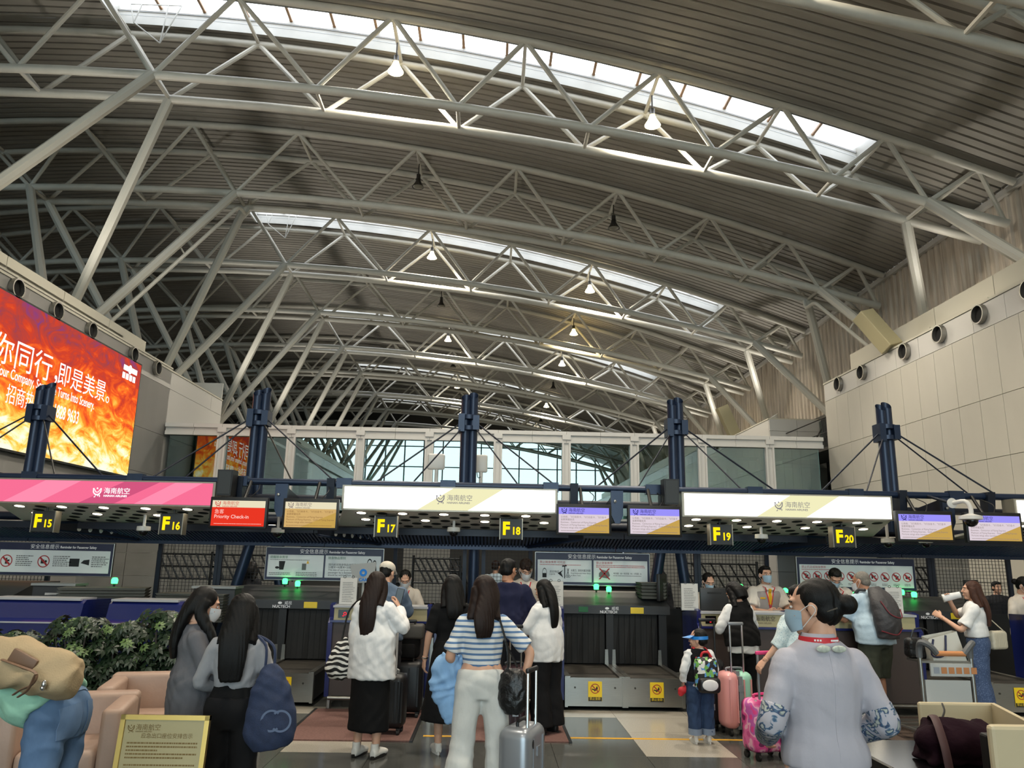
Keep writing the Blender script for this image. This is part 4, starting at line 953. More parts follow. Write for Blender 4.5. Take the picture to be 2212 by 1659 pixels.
x1_ = xray(.93, 'twin belt baggage scanner in the middle between desks F18 and F19')
MB().rbox(1.22, 1.35, 10.762, 10.768, 1.04, 1.11, .002, 1).build('door_sticker', 'ink_green', x1_)
xray(.93 - PITCH_X, 'twin belt baggage scanner behind the two dark-haired women')
xray(.93 + PITCH_X, 'twin belt baggage scanner at the right behind the trolley')
xray(.93 - 2 * PITCH_X, 'twin belt baggage scanner at the far left behind the plants')

# check-in desks
mat('desk_blue', (22, 32, 92), 0.25, coat=0.3); mat('desk_brown', (66, 54, 50), 0.45); mat('desk_beige', (176, 166, 126), 0.4); mat('desk_top', (170, 172, 176), 0.3)
def desk(a, b, label, left_blue=False, disp=True):
    y0, y1 = 9.5, 10.3
    t = thing('check_in_desk', label, 'desk', ((a + b) / 2, y0, 0), 'check-in desks')
    if left_blue:
        MB().prism([(9.42, .45), (9.42, .9), (9.5, .95), (9.55, 1.12), (9.62, 1.16), (10.3, 1.14), (10.3, .1), (9.6, .1)], a, b, 'yz').build('body', 'desk_blue', t)
        blk('top_edge', a + .01, b - .05, 9.56, 9.95, 1.15, 1.175, 'desk_top', t); blk('ledge', a, b, 9.41, 9.5, .9, .915, 'desk_top', t)
        for xx in (a + .1, b - .1): bar('leg', (xx, 9.8, 0), (xx, 9.8, .12), .03, 'stainless', t)
        return t
    for xx in (a, b - .05):
        MB().prism([(9.45, .14), (9.42, .96), (9.5, 1.02), (9.48, 1.16), (9.6, 1.18), (10.2, 1.1), (10.2, .14)], xx, xx + .05, 'yz').build('end_cheek', 'desk_blue', t)
    blk('front_panel', a + .05, b - .05, 9.47, 9.52, .15, .97, 'desk_brown', t); blk('nosing', a + .02, b - .02, 9.42, 9.53, .965, .99, 'desk_blue', t)
    blk('fascia', a + .05, b - .05, 9.49, 9.53, .99, 1.13, 'desk_beige', t)
    blk('worktop', a + .04, b - .04, 9.46, 9.85, 1.13, 1.155, 'desk_top', t); blk('inner_top', a + .05, b - .05, 9.8, 10.2, .78, .8, 'desk_top', t)
    blk('carcass', a + .05, b - .05, 9.52, 9.8, .15, 1.12, 'machine_dark', t)
    bar('foot_rail', (a + .05, 9.43, .13), (b - .05, 9.43, .13), .022, 'stainless', t)
    for xx in (a + .04, b - .06): blk('foot', xx, xx + .03, 9.46, 9.55, 0, .15, 'stainless', t)
    if disp:
        o = blk('display', a + .1, a + .23, 9.482, 9.49, 1.015, 1.105, 'black_gloss', t); MB().ring((a + .18, 9.48, 1.06), .012, .02, 12).quad((a + .15, 9.48, 1.03), (a + .17, 9.48, 1.03), (a + .17, 9.48, 1.04), (a + .15, 9.48, 1.04)).build('digits', 'led_red', t)
    text('lettering', '海南航空', .062, ((a + b) / 2 + .12, 9.484, 1.06), 'logo_dark', t, bold=.01); text('lettering', 'HAINAN AIRLINES', .024, ((a + b) / 2 + .125, 9.484, 1.025), 'logo_dark', t)
    return t
desk(-1.88, -.68, 'brown and beige check-in desk behind the woman in the white shirt')
desk(-.42, .9, 'brown and beige check-in desk behind the man in the navy shirt')
desk(2.5, 3.66, 'brown and beige check-in desk in front of the standing steward')
desk(3.72, 5.2, 'brown and beige check-in desk under the grey-haired man')
desk(-5.95, -4.8, 'glossy blue check-in desk at the left edge', True); desk(-4.5, -3.65, 'glossy blue check-in desk behind the plants and the masked woman', True)
desk(6.85, 8.1, 'navy check-in desk cut off at the right edge', True)
gp = thing('gate_panel', 'blue gate panel with pale steel post between two desks', 'panel', (-.55, 9.6, 0))
blk('leaf', -.64, -.45, 9.55, 9.6, .35, 1.0, 'desk_blue', gp); blk('post', -.69, -.645, 9.5, 9.6, .1, .8, 'stainless', gp); blk('weigh_plate', -.68, -.42, 9.3, 10.2, .0, .1, 'stainless', gp)

# things on the desks and machines
mat('paper', (205, 203, 198), 0.6); mat('paper_blue', (130, 170, 205), 0.5); mat('plastic_grey', (150, 152, 150), 0.5); mat('tray', (108, 108, 100), 0.6); mat('screen_back', (30, 31, 33), 0.45)
def notice(x, y, label):
    t = thing('notice_stand', label, 'notice', (x, y, 1.155), 'clipped notices on the desks')
    MB().box(x - .1, x + .1, y, y + .006, 1.16, 1.47).build('sheet', 'paper', t); lines(t, x - .07, x + .08, 1.41, y - .002, 'ink_grey', 12, .02, .006, .3, int(x * 10) + 50)
    blk('backing', x - .105, x + .105, y + .006, y + .012, 1.155, 1.475, 'plastic_grey', t)
    for dx in (-.05, .05): MB().ring((x + dx, y, 1.48), .012, .018, 10).build('ring_clip', 'black', t)
notice(-1.7, 9.6, 'white notice sheet on the desk beside the woman in white'); notice(.8, 9.6, 'white notice sheet behind the woman with black wide trousers'); notice(2.45, 9.6, 'white notice sheet left of the black monitor back'); notice(4.98, 9.6, 'white notice sheet right of the grey-haired man')
def deskscreen(x, y, z, w_, h_, label, rz=0.0):
    t = thing('computer_monitor', label, 'monitor', (x, y, z), 'desk monitors', local=True, rz=rz)
    MB().rbox(-w_ / 2, w_ / 2, 0, .05, .0, h_, .01, 2).build('monitor_back', 'screen_back', t, True)
    blk('vent', -w_ * .25, w_ * .25, -.004, 0, h_ * .75, h_ * .82, 'black', t); return t
deskscreen(2.76, 9.62, 1.155, .35, .27, 'black monitor back on the desk before the masked stewardess')
deskscreen(2.42, 10.9, 1.2, .4, .36, 'black monitor seen edge-on left of the masked stewardess', 1.1); deskscreen(6.6, 10.6, 1.16, .3, .4, 'black monitor at an angle behind the brown-haired woman', .5)
deskscreen(4.0, 9.9, 1.16, .4, .25, 'dark screen beside the steward writing at the desk', .3)
cd_ = thing('tablet_sign', 'pale tablet with a blue aviation emblem above the notice', 'sign', (-1.52, 9.72, 1.42)); MB().prism([(-1.72, 1.62), (-1.4, 1.66), (-1.42, 1.42), (-1.66, 1.4)], 9.72, 9.74, 'xz').build('shell', 'plastic_grey', cd_, label=None)
glow('caac_blue', (50, 120, 190), .7); MB().ring((-1.55, 9.712, 1.53), .02, .045, 20).build('emblem', 'caac_blue', cd_); text('lettering', 'CAAC', .05, (-1.6, 9.712, 1.43), 'caac_blue', cd_, bold=.03); bar('stem', (-1.55, 9.75, 1.15), (-1.55, 9.75, 1.45), .015, 'plastic_grey', cd_)
def tray_stack(x, y, z, n, label, rz=0.0, w_=.6, hh=.035):
    t = thing('tray_stack', label, 'tray stack', (x, y, z), None, local=True, rz=rz)
    for k in range(n):
        MB().add([(-w_ / 2, -.2, k * hh), (w_ / 2, -.2, k * hh), (w_ / 2, .2, k * hh), (-w_ / 2, .2, k * hh), (-w_ / 2 - .02, -.22, k * hh + hh * .8), (w_ / 2 + .02, -.22, k * hh + hh * .8), (w_ / 2 + .02, .22, k * hh + hh * .8), (-w_ / 2 - .02, .22, k * hh + hh * .8)], [(0, 1, 2, 3), (4, 5, 6, 7), (0, 1, 5, 4), (1, 2, 6, 5), (2, 3, 7, 6), (3, 0, 4, 7)]).build('tray', 'tray', t)
tray_stack(-5.02, 10.5, .78, 13, 'tall stack of grey luggage trays behind the left blue desks', .25, 1.0, .038)
tray_stack(-3.9, 10.7, .85, 10, 'stack of grey luggage trays behind the dark-haired women', -.1, .9, .036)
tray_stack(2.28, 11.1, 1.22, 5, 'short stack of pale boxes right of the tools safety board', 0, .32, .045)
for i, (x, lab) in enumerate(((-5.75, 'grey printer box on the left counter below the ban signs board'), (-3.65, 'pale box behind the masked woman'))):
    t = thing('counter_box', lab, 'box', (x, 10.6, 1.08)); MB().rbox(x - .28, x + .28, 10.6, 10.9, .85, 1.27, .02, 2).build('case', 'machine', t); blk('slot', x - .1, x + .12, 10.595, 10.6, 1.15, 1.18, 'chrome', t); blk('lid', x - .29, x + .29, 10.58, 10.92, 1.27, 1.3, 'plastic_grey', t)
bt = thing('beacon_light', 'green beacon lamp above the trays on the left', 'lamp', (-5.2, 11.1, 1.27)); bar('stem', (-5.2, 11.1, 0), (-5.2, 11.1, 1.3), .015, 'black', bt); MB().lathe([(.04, 0), (.045, .05), (.03, .08), (0, .085)], (-5.2, 11.1, 1.29), 12).build('lens', 'led_green', bt)
for i, (x, y, z) in enumerate(((5.1, 10.9, 1.3), (4.2, 11.1, 1.33), (3.85, 12, 1.35))):
    t = thing('beacon_light', ['green beacon lamp right of the white notice sheet', 'green beacon lamp behind the grey-haired man', 'small green beacon lamp by the standing steward'][i], 'lamp', (x, y, z)); bar('stem', (x, y, 0), (x, y, z), .012, 'black', t); MB().lathe([(.035, 0), (.04, .04), (.02, .06), (0, .065)], (x, y, z), 12).build('lens', 'led_green', t)

# cameras and aerials
mat('cam_white', (205, 203, 198), 0.35)
def dome(x, y, z, label, s=1.0):
    t = thing('dome_camera', label, 'camera', (x, y, z), 'dome cameras'); bar('stem', (x, y, z), (x, y, 2.33 if y < 10.9 else 2.5), .02, 'cam_white', t); MB().lathe([(.05 * s, .06 * s), (.085 * s, .055 * s), (.09 * s, 0), (.07 * s, -.01 * s)], (x, y, z), 16).build('housing', 'cam_white', t, True); MB().ell((x, y, z - .01 * s), (.062 * s, .062 * s, .06 * s)).build('dome', 'black_gloss', t, True)
for p, lab in (((310, 1146), 'small dome camera under the pink light box between F15 and F16'), ((980, 1148), 'small dome camera between F17 and F18'), ((1645, 1163), 'small dome camera between F19 and F20'), ((1918, 1172), 'small dome camera right of sign F20'), ((2000, 1172), 'small dome camera below the right monitor'), ((600, 1150), 'small dome camera between the red and tan monitors')):
    q = at(p[0], p[1], 10.6); dome(q.x, q.y, q.z, lab)
t = thing('arm_camera', 'white dome camera on a bent arm in front of the right monitors', 'camera', tuple(at(2090, 1090, 9.6)))
a = at(2055, 1087, 9.7); b = at(2085, 1083, 9.55); c = at(2097, 1100, 9.5); d = at(2097, 1120, 9.5)
MB().tube([a, b, c, d], .027, 10, 14).build('arm', 'cam_white', t, True); bar('bracket', a, (a.x, 10.24, 2.66), .02, 'blue_dark', t); MB().lathe([(.06, 0), (.065, .02), (.03, .03)], a, 16, Matrix.Rotation(math.pi / 2, 3, 'X')).build('wall_flange', 'cam_white', t, True)
MB().lathe([(.03, .06), (.06, .05), (.13, .03), (.135, -.01), (.1, -.02)], d, 20).build('shroud', 'cam_white', t, True); MB().ell((d.x, d.y, d.z - .02), (.085, .085, .085)).build('dome', 'black_gloss', t, True)
for i, (px, py, lab, w_, h_) in enumerate(((942, 997, 'white square aerial panel left of the middle post', .26, .24), (1038, 1001, 'white aerial panel right of the middle post', .21, .27))):
    q = at(px, py, 11.4); t = thing('aerial_panel', lab, 'antenna', tuple(q), 'aerial panels')
    MB().rbox(q.x - w_ / 2, q.x + w_ / 2, q.y, q.y + .06, q.z - h_ / 2, q.z + h_ / 2, .03, 3).build('panel', 'cam_white', t, True); bar('pole', (q.x + .01, q.y + .04, 2.07), (q.x + .01, q.y + .04, q.z), .028, 'cam_white', t, 10)
    if i: MB().tube([(q.x - .05, q.y + .03, q.z - h_ / 2), (q.x - .03, q.y, q.z - h_ / 2 - .08), (q.x + .03, q.y + .03, q.z - h_ / 2 - .05)], .006, 6, 8).build('cable', 'black', t)
q = at(1895, 715, 19.5); t = thing('beige_cabinet', 'slanted beige loudspeaker column clamped to a strut above the right block', 'loudspeaker', tuple(q))
rm = Matrix.Translation(q) @ Matrix.Rotation(.45, 4, 'Y') @ Matrix.Rotation(-.5, 4, 'X')
mat('beige_paint', (168, 158, 124), .5); MB().rbox(-.25, .25, -.2, .2, -.62, .62, .02, 2, rm @ Matrix.Rotation(-.85, 4, 'Y')).build('cabinet', 'beige_paint', t)
q2 = at(1573, 910, 33); t2 = thing('beige_cabinet', 'slanted beige loudspeaker column farther back above the bridge', 'loudspeaker', tuple(q2)); rm = Matrix.Translation(q2) @ Matrix.Rotation(-.4, 4, 'Y'); MB().rbox(-.25, .25, -.2, .2, -.7, .7, .02, 2, rm).build('cabinet', 'beige_paint', t2)

# ================================================================== behind the row: mesh screens, stair rails, next row of desks
mat('mesh_wire', (34, 34, 36), 0.5, 0.4); mat('tile_wall', (128, 127, 123), .6, noise=.1, nscale=1.5); mat('dark_wall', (26, 26, 27), .7)
for i, (a, b) in enumerate([(-8.2, -6.9), (-5.2, -4.3), (-4.25, -3.3), (-1.5, -.4), (-.1, .65), (2.4, 3.3), (3.35, 4.45), (6.3, 7.1), (7.15, 8.4)]):
    t = thing('mesh_screen', 'black wire mesh screen %s' % ['at the far left', 'right of the left safety board', 'behind the masked woman', 'behind the capped man', 'behind the navy shirt man', 'behind the masked stewardess', 'behind the standing steward', 'behind the brown-haired woman', 'at the far right'][i], 'screen', ((a + b) / 2, 12.5, 0), 'wire mesh screens')
    m = MB()
    for k in range(int((b - a) / .055) + 1): m.box(a + k * .055 - .003, a + k * .055 + .003, 12.497, 12.503, 1.0, 1.88)
    for k in range(17): m.box(a, b, 12.494, 12.5, 1.0 + k * .055 - .003, 1.0 + k * .055 + .003)
    o = m.build('wire_mesh', 'mesh_wire', t); o['kind'] = 'stuff'
    for x in (a, b): blk('screen_post', x - .03, x + .03, 12.47, 12.53, 0, 1.95, 'blue_dark', t)
    blk('kick_panel', a, b, 12.49, 12.51, .05, 1.0, 'dark_wall', t)
for i, (a, b) in enumerate([(-5.6, -4.6), (-4.7, -3.4), (-1.3, -.5), (3.3, 4.6), (6.6, 7.6)]):
    t = thing('stair_rail', 'black slanted rail frame %s' % ['right of the left safety board', 'behind the masked woman', 'behind the capped man', 'behind the standing steward', 'behind the brown-haired woman'][i], 'railing', ((a + b) / 2, 13.4, 1.2), 'slanted rail frames')
    for z in (1.3, 1.5, 1.7): bar('rail', (a, 13.4, z), (b, 13.4, z), .016, 'black', t, 6)
    for k in range(8): x = a + (b - a) * k / 8; bar('slanted_bar', (x + .25, 13.4, 1.28), (x, 13.4, 1.72), .016, 'black', t, 6)
    for x in (a, b): bar('upright', (x, 13.4, 0), (x, 13.4, 1.75), .025, 'black', t, 6)
for i, (a, b) in enumerate([(-7.5, -3.5), (-1.6, -.75), (2.9, 5.2), (6.3, 9.0)]):
    o = thing('wall_partition_%d' % i, None, None, ((a + b) / 2, 14.5, 0), kind='structure')
    for k in range(int((b - a) / .85) + 1):
        for z in (.9, 1.3, 1.7): blk('panel', a + k * .85 + .005, min(b, a + (k + 1) * .85) - .005, 14.5, 14.6, z + .005, z + .395, 'tile_wall', o)
# the next island behind
for i, (x, lab) in enumerate(((-1.8, 'left'), (.55, 'middle'), (2.6, 'right'))):
    t = thing('rear_desk', 'dark rear check-in counter far behind, %s of three' % lab, 'desk', (x, 17.5, 0), 'rear counters'); MB().rbox(x - 1.0, x + 1.0, 17.5, 18.2, 0, 1.15, .03, 2).build('body', 'machine_dark', t); blk('top', x - 1.05, x + 1.05, 17.4, 18.25, 1.15, 1.19, 'plastic_grey', t)
    for q in range(5): blk('bottle', x - .8 + q * .35, x - .72 + q * .35, 17.6, 17.68, 1.19, 1.33, 'plastic_grey', t)
rc = thing('rear_canopy', 'dark rear canopy with down lights behind the row', 'canopy', (0, 18, 2.2)); blk('deck', -7, 9, 15.7, 20, 2.35, 2.5, 'blue_dark', rc)
for x in (-6.5, -3.2, 1.6, 5.5, 8.5): bar('support', (x, 18.6, 0), (x, 18.6, 2.36), .07, 'blue_steel', rc)
for k in range(12): MB().disc((-6 + k * 1.2, 17.2, 2.34), .08, 12, (1, 0, 0), (0, 1, 0)).build('light_lens', 'downlight', rc)
for i, (x, w_) in enumerate(((-.95, .5), (-.05, .5), (1.15, .5), (2.55, .35), (3.6, .4))):
    t = thing('led_display', 'small red LED display behind the row, number %s from the left' % ['one', 'two', 'three', 'four', 'five'][i], 'display', (x, 16.4, 1.95), 'rear LED displays'); blk('case', x - w_ / 2 - .02, x + w_ / 2 + .02, 16.42, 16.5, 1.9, 2.08, 'black', t)
    bar('hanger', (x, 16.46, 2.08), (x, 16.46, 2.36), .012, 'black', t)
    lines(t, x - w_ / 2, x + w_ / 2, 2.0, 16.41, 'led_red', 2, .07, .055, .1, 70 + i)
for i, (x, s_) in enumerate(((-4.6, 'E13'), (.75, 'E18'), (2.1, 'E22'))):
    t = thing('rear_number_sign', 'tiny yellow %s sign on the row behind' % s_, 'sign', (x, 15.8, 1.95), 'rear number signs'); blk('box', x - .14, x + .14, 15.82, 15.9, 1.92, 2.12, 'sign_body', t); bar('hanger', (x, 15.86, 2.12), (x, 15.86, 2.36), .012, 'black', t); text('lettering', s_, .12, (x - .11, 15.81, 1.98), 'sign_yellow', t, bold=.03)
# ================================================================== people: builder
mat('skin', (206, 160, 134), 0.55, noise=0.06, nscale=12); mat('skin_tan', (178, 128, 100), 0.55, noise=0.06, nscale=12)
mat('hair_black', (9, 8, 8), 0.5, noise=0.3, nscale=30, stretch=(8, 8, .5), bump=0.25, bscale=60, spec=0.25); mat('hair_brown', (34, 22, 18), 0.5, noise=0.3, nscale=30, stretch=(8, 8, .5), bump=0.25, bscale=60, spec=0.25); mat('hair_red', (66, 40, 30), 0.5, noise=0.3, nscale=30, stretch=(8, 8, .5), bump=0.25, bscale=60, spec=0.25); mat('hair_grey', (120, 114, 106), 0.5, noise=0.2, nscale=60, bump=0.5, bscale=200)
mat('eye_white', (220, 215, 210), 0.3); mat('eye_dark', (20, 14, 12), 0.2); mat('lip', (168, 96, 86), 0.5)
mat('mask_white', (214, 218, 222), 0.8); mat('mask_blue', (168, 196, 214), 0.8); mat('mask_loop', (225, 225, 225), 0.8)
def cloth(name, col, rough=0.85, bump=0.25, bscale=22, noise=0.06, nscale=14, stretch=(1, 1, .6)): return mat(name, col, rough, noise=noise, nscale=nscale, bump=bump, bscale=bscale, stretch=stretch, spec=0.2)

def fuse(mb, voxel, m, name, parent, smooth=4, wr=None, join=(), label=None):
    "union of closed shapes by voxel remesh, smoothed, with soft folds"
    me0 = bpy.data.meshes.new('tmp'); me0.from_pydata(mb.v, [], mb.f); me0.update()
    bmh = bmesh.new(); bmh.from_mesh(me0); bmesh.ops.recalc_face_normals(bmh, faces=bmh.faces); bmh.to_mesh(me0); bmh.free()
    o = bpy.data.objects.new('tmp', me0); r = o.modifiers.new('r', 'REMESH'); r.mode = 'VOXEL'; r.voxel_size = voxel
    if smooth: s = o.modifiers.new('s', 'SMOOTH'); s.factor = .5; s.iterations = smooth
    me = evalmesh(o); n = len(me.vertices)
    co = np.empty(n * 3, np.float32); me.vertices.foreach_get('co', co); co = co.reshape(-1, 3)
    if wr:
        amp, f, seed = wr; nr = np.empty(n * 3, np.float32); me.vertices.foreach_get('normal', nr); nr = nr.reshape(-1, 3)
        x, y, z = co.T; rs = np.random.RandomState(seed); d = 0
        for k in range(5):
            p = rs.uniform(0, 6.28, 4); a = rs.uniform(.6, 1.5, 3) * f; d = d + ((1 - 2 * np.abs(np.sin(a[0] * (x + y * .8) * .8 + a[2] * z * rs.uniform(-.9, .9) + p[0] + 1.3 * np.sin(a[1] * z * .5 + p[1])))) * np.sin(a[2] * z * .35 + p[2]) if name != 'hair' else np.sin(a[0] * 1.6 * x + a[1] * 1.6 * y + p[0] + 1.2 * np.sin(z * 9 + p[1]))) / (1 + .3 * k)
        co = co + nr * (amp * .5 * d)[:, None]; me.vertices.foreach_set('co', co.astype(np.float32).ravel())
    if join:      # finer pieces (head, hands) become part of the same mesh
        bmh = bmesh.new(); bmh.from_mesh(me)
        for j in join: bmh.from_mesh(j); bpy.data.meshes.remove(j)
        bmh.to_mesh(me); bmh.free()
    me.materials.clear(); me.materials.append(MATS[m] if isinstance(m, str) else m); me.name = name
    me.polygons.foreach_set('use_smooth', [True] * len(me.polygons)); me.update()
    if name is None: return me
    return obj(name, me, parent, label)
def fuse_mesh(mb, voxel, smooth=3):
    me0 = bpy.data.meshes.new('tmp'); me0.from_pydata(mb.v, [], mb.f); me0.update()
    bmh = bmesh.new(); bmh.from_mesh(me0); bmesh.ops.recalc_face_normals(bmh, faces=bmh.faces); bmh.to_mesh(me0); bmh.free()
    o = bpy.data.objects.new('tmp', me0); r = o.modifiers.new('r', 'REMESH'); r.mode = 'VOXEL'; r.voxel_size = voxel; s = o.modifiers.new('s', 'SMOOTH'); s.factor = .5; s.iterations = smooth
    return evalmesh(o)

def hand_shapes(mb, w, d, n, side, curl):
    "palm, four fingers and thumb; w wrist, d direction, n palm normal, side +1 right / -1 left"
    d = Vector(d).normalized(); n = Vector(n); n = (n - d * n.dot(d)).normalized(); x = d.cross(n) * -1; w = Vector(w)
    T = lambda a, b, c: w + x * a + n * b + d * c
    mb.etube([T(0, 0, -.02), T(0, 0, .03), T(0, .002, .06), T(0, .004, .09)], [(.024, .02), (.033, .016), (.041, .015), (.038, .012)], x, 10)
    for i, (fx, L) in enumerate(((-.029, .062), (-.01, .075), (.01, .072), (.029, .056))):
        p = Vector((fx, 0, .083)); a = curl * .35; pts = [p]
        for k, sg in enumerate((.42, .32, .26)):
            a += curl * (.55 if k else .3); p = p + Vector((fx * .1 * sg, math.sin(a) * L * sg, math.cos(a) * L * sg)); pts.append(p)
        mb.etube([T(*q) for q in pts], [(.0095, .0095), (.009, .009), (.0085, .0085), (.0065, .0065)], None, 8)
    s = -side
    pts = [Vector((s * .024, .005, .02)), Vector((s * .045, .016, .05)), Vector((s * .05, .03, .078)), Vector((s * .042, .042, .098))]
    mb.etube([T(*q) for q in pts], [(.013, .013), (.011, .011), (.0095, .0095), (.007, .007)], None, 8)

class Person:
    def __init__(s, label, px, py, Y, H=1.62, rz=0.0, female=True, bend=0.0, head=(0, 0, 0), skin='skin', lean=0.0, legs='stand', arms=None, lod=1.0, group=None, hs=1.0, loc=None):
        p = Vector(loc) if loc else at(px, py, Y)
        s.t = thing('person', label, 'person', (p.x, p.y, 0), group, local=True, rz=rz, s=H / 1.65)
        s.H = H; s.k = H / 1.65; s.fem = female; s.skin = skin; s.lod = lod; s.seed = int(abs(px) * 7 + Y * 13) % 9999
        B = Matrix.Translation((0, 0, .93)) @ Matrix.Rotation(-bend, 4, 'X') @ Matrix.Rotation(lean, 4, 'Y') @ Matrix.Translation((0, 0, -.93)); s.B = B
        def up(q):
            q = Vector(q); w_ = min(1, max(0, (q.z - .84) / .22)); w_ = w_ * w_ * (3 - 2 * w_)
            return Matrix.Translation((0, 0, .93)) @ Matrix.Rotation(-bend * w_, 4, 'X') @ Matrix.Rotation(lean * w_, 4, 'Y') @ Matrix.Translation((0, 0, -.93)) @ q
        s.up = up
        sw = .142 if female else .168
        s.sh = {1: up((sw, -.01, 1.315)), -1: up((-sw, -.01, 1.315))}
        s.el = {1: up((sw + .045, -.03, 1.07)), -1: up((-sw - .045, -.03, 1.07))}; s.wr = {1: up((sw + .06, .04, .85)), -1: up((-sw - .06, .04, .85))}
        for k, v in (arms or {}).items(): s.el[k], s.wr[k] = Vector(v[0]), Vector(v[1])
        s.hn = {1: Vector((-1, .2, 0)), -1: Vector((1, .2, 0))}; s.curl = {1: .7, -1: .7}
        hw = .085 if female else .095
        s.hip = {1: Vector((hw, 0, .9)), -1: Vector((-hw, 0, .9))}
        s.kn = {1: Vector((hw + .01, .01, .48)), -1: Vector((-hw - .01, .01, .48))}; s.an = {1: Vector((hw + .01, -.02, .08)), -1: Vector((-hw - .01, -.02, .08))}
        if legs == 'step': s.kn[1].y += .07; s.an[1].y += .1; s.an[-1].y -= .12; s.kn[-1].y -= .03
        if legs == 'wide': 
            for q in (1, -1): s.an[q].x += q * .07; s.kn[q].x += q * .03
        hc = up((0, .01, 1.53)); hx, hy, hz = head
        s.HR = (B.to_3x3() @ Euler((-hx, hy, hz), 'YXZ').to_matrix()) * hs; s.hc = hc + (B.to_3x3() @ Vector((0, .035 * math.sin(hx) * 2, -.02 * abs(math.sin(hx)))))
        f = female
        s.rings = [(.8, 0, .135, .1), (.9, -.005, .172 if f else .168, .118), (.98, 0, .155 if f else .158, .105), (1.06, .005, .128 if f else .148, .092), (1.17, .005, .143 if f else .166, .103), (1.26, .005, .148 if f else .174, .11), (1.32, 0, .14 if f else .165, .09), (1.365, -.008, .105 if f else .122, .07), (1.4, -.01, .062, .058)]
    def H3(s, p): return s.hc + s.HR @ Vector(p)
    def torso(s, mb, e=0.0, z0=.78, z1=1.41, n=18, hem=None, de=None):
        R = [r for r in s.rings if z0 <= r[0] <= z1]
        if z0 < R[0][0] - .01: r = R[0]; R = [(z0, r[1], r[2], r[3])] + R
        elif z0 > R[0][0] + .001 or True:
            zs = [q[0] for q in s.rings]; f_ = lambda j: float(np.interp(z0, zs, [q[j] for q in s.rings]))
            R = [(z0, f_(1), f_(2), f_(3))] + [q for q in R if q[0] > z0 + .02]
        if hem:   # hang straight from the widest point to the hem
            R = [(z, y, max(a, hem + (z0 - z) * 0) if z < 1.15 else a, max(b, hem * .68) if z < 1.15 else b) for z, y, a, b in R]
        mb.etube([s.up((0, y, z)) for z, y, a, b in R], [(a + e, b + (e if de is None else de)) for z, y, a, b in R], (1, 0, 0), n, 3 * len(R))
    def arm(s, mb, side, e=0.0, t=1.0, ends=None, flare=0.0):
        a, b, c = s.sh[side], s.el[side], s.wr[side]; R0, R1, R2 = (.044, .036, .026) if s.fem else (.052, .043, .031)
        mb.ell(a, (R0 + e * .7,) * 3, 12, 8)
        if t <= .5:
            q = a.lerp(b, t * 2); mb.etube([a, a.lerp(q, .5), q], [(R0 + e, R0 + e), (R0 * .95 + e, R0 * .95 + e), (R1 + .006 + e + flare, R1 + .006 + e + flare)], None, 12, 7)
        else:
            u = (t - .5) * 2; q = b.lerp(c, u); r2 = R1 + (R2 - R1) * u
            pts = [a, a.lerp(b, .5), a.lerp(b, .92), b.lerp(c, .1 * u + .02), b.lerp(q, .55), q]
            mb.etube(pts, [(R0 + e, R0 + e), (R0 * .93 + e, R0 * .93 + e), (R1 * 1.02 + e, R1 * 1.02 + e), (R1 * 1.02 + e, R1 * 1.02 + e), ((R1 + r2) / 2 + e, (R1 + r2) / 2 + e), (r2 + e + flare, r2 + e + flare)], None, 12, 18)
    def leg(s, mb, side, e=0.0, z1=.08, ek=None, ea=None):
        h, k, a = s.hip[side], s.kn[side], s.an[side]; R = [(.083, .092), (.075, .08), (.052, .056), (.05, .056), (.034, .038)] if s.fem else [(.085, .092), (.078, .082), (.057, .06), (.054, .06), (.038, .042)]
        ek = e if ek is None else ek; ea = ek if ea is None else ea
        pts = [h, h.lerp(k, .45), k, k.lerp(a, .35), a]; ee = [e, (e + ek) / 2, ek, (ek * 2 + ea) / 3, ea]
        if z1 > .1:
            P = catmull([tuple(p) + (r[0] + q, r[1] + q) for p, r, q in zip(pts, R, ee)], 20); P = P[P[:, 2] > z1]; mb.etube(P[:, :3], P[:, 3:], (1, 0, 0), 14)
        else: mb.etube(pts, [(r[0] + q, r[1] + q) for r, q in zip(R, ee)], (1, 0, 0), 14, 18)
    def body(s):
        mb = MB(); s.torso(mb)
        for sd in (1, -1): s.arm(mb, sd); s.leg(mb, sd); a = s.an[sd]; mb.etube([a + Vector((0, -.05, -.03)), a + Vector((0, .06, -.04)), a + Vector((sd * .01, .15, -.055))], [(.032, .035), (.038, .03), (.03, .018)], (1, 0, 0), 10)
        mb.etube([s.up((0, -.01, 1.37)), s.up((0, 0, 1.41)).lerp(s.H3((0, -.02, -.09)), .5), s.H3((0, -.015, -.05))], [(.06, .058), (.05, .052), (.05, .055)], (1, 0, 0), 12)
        hb = MB(); Rq = s.HR
        E = lambda c, r: hb.ell(s.H3(c), r, 16, 10, Rq)
        E((0, -.012, .03), (.074, .092, .08)); E((0, .028, -.022), (.06, .064, .085)); E((0, .055, -.088), (.03, .032, .026)); E((0, .074, .034), (.05, .018, .012)); E((0, .09, -.06), (.022, .01, .009))
        for sd in (1, -1): E((sd * .076, -.008, -.008), (.01, .02, .032)); E((sd * .034, .062, -.025), (.022, .025, .02))
        hb.etube([s.H3((0, .086, .022)), s.H3((0, .099, -.008)), s.H3((0, .106, -.03))], [(.008, .008), (.011, .01), (.015, .01)], Rq @ Vector((1, 0, 0)), 8)
        hb.etube([s.H3((0, -.02, -.13)), s.H3((0, -.015, -.03))], [(.048, .05), (.05, .056)], Rq @ Vector((1, 0, 0)), 12)
        J = [fuse_mesh(hb, .0065 / s.lod if s.lod < 1 else .0065, 2)]
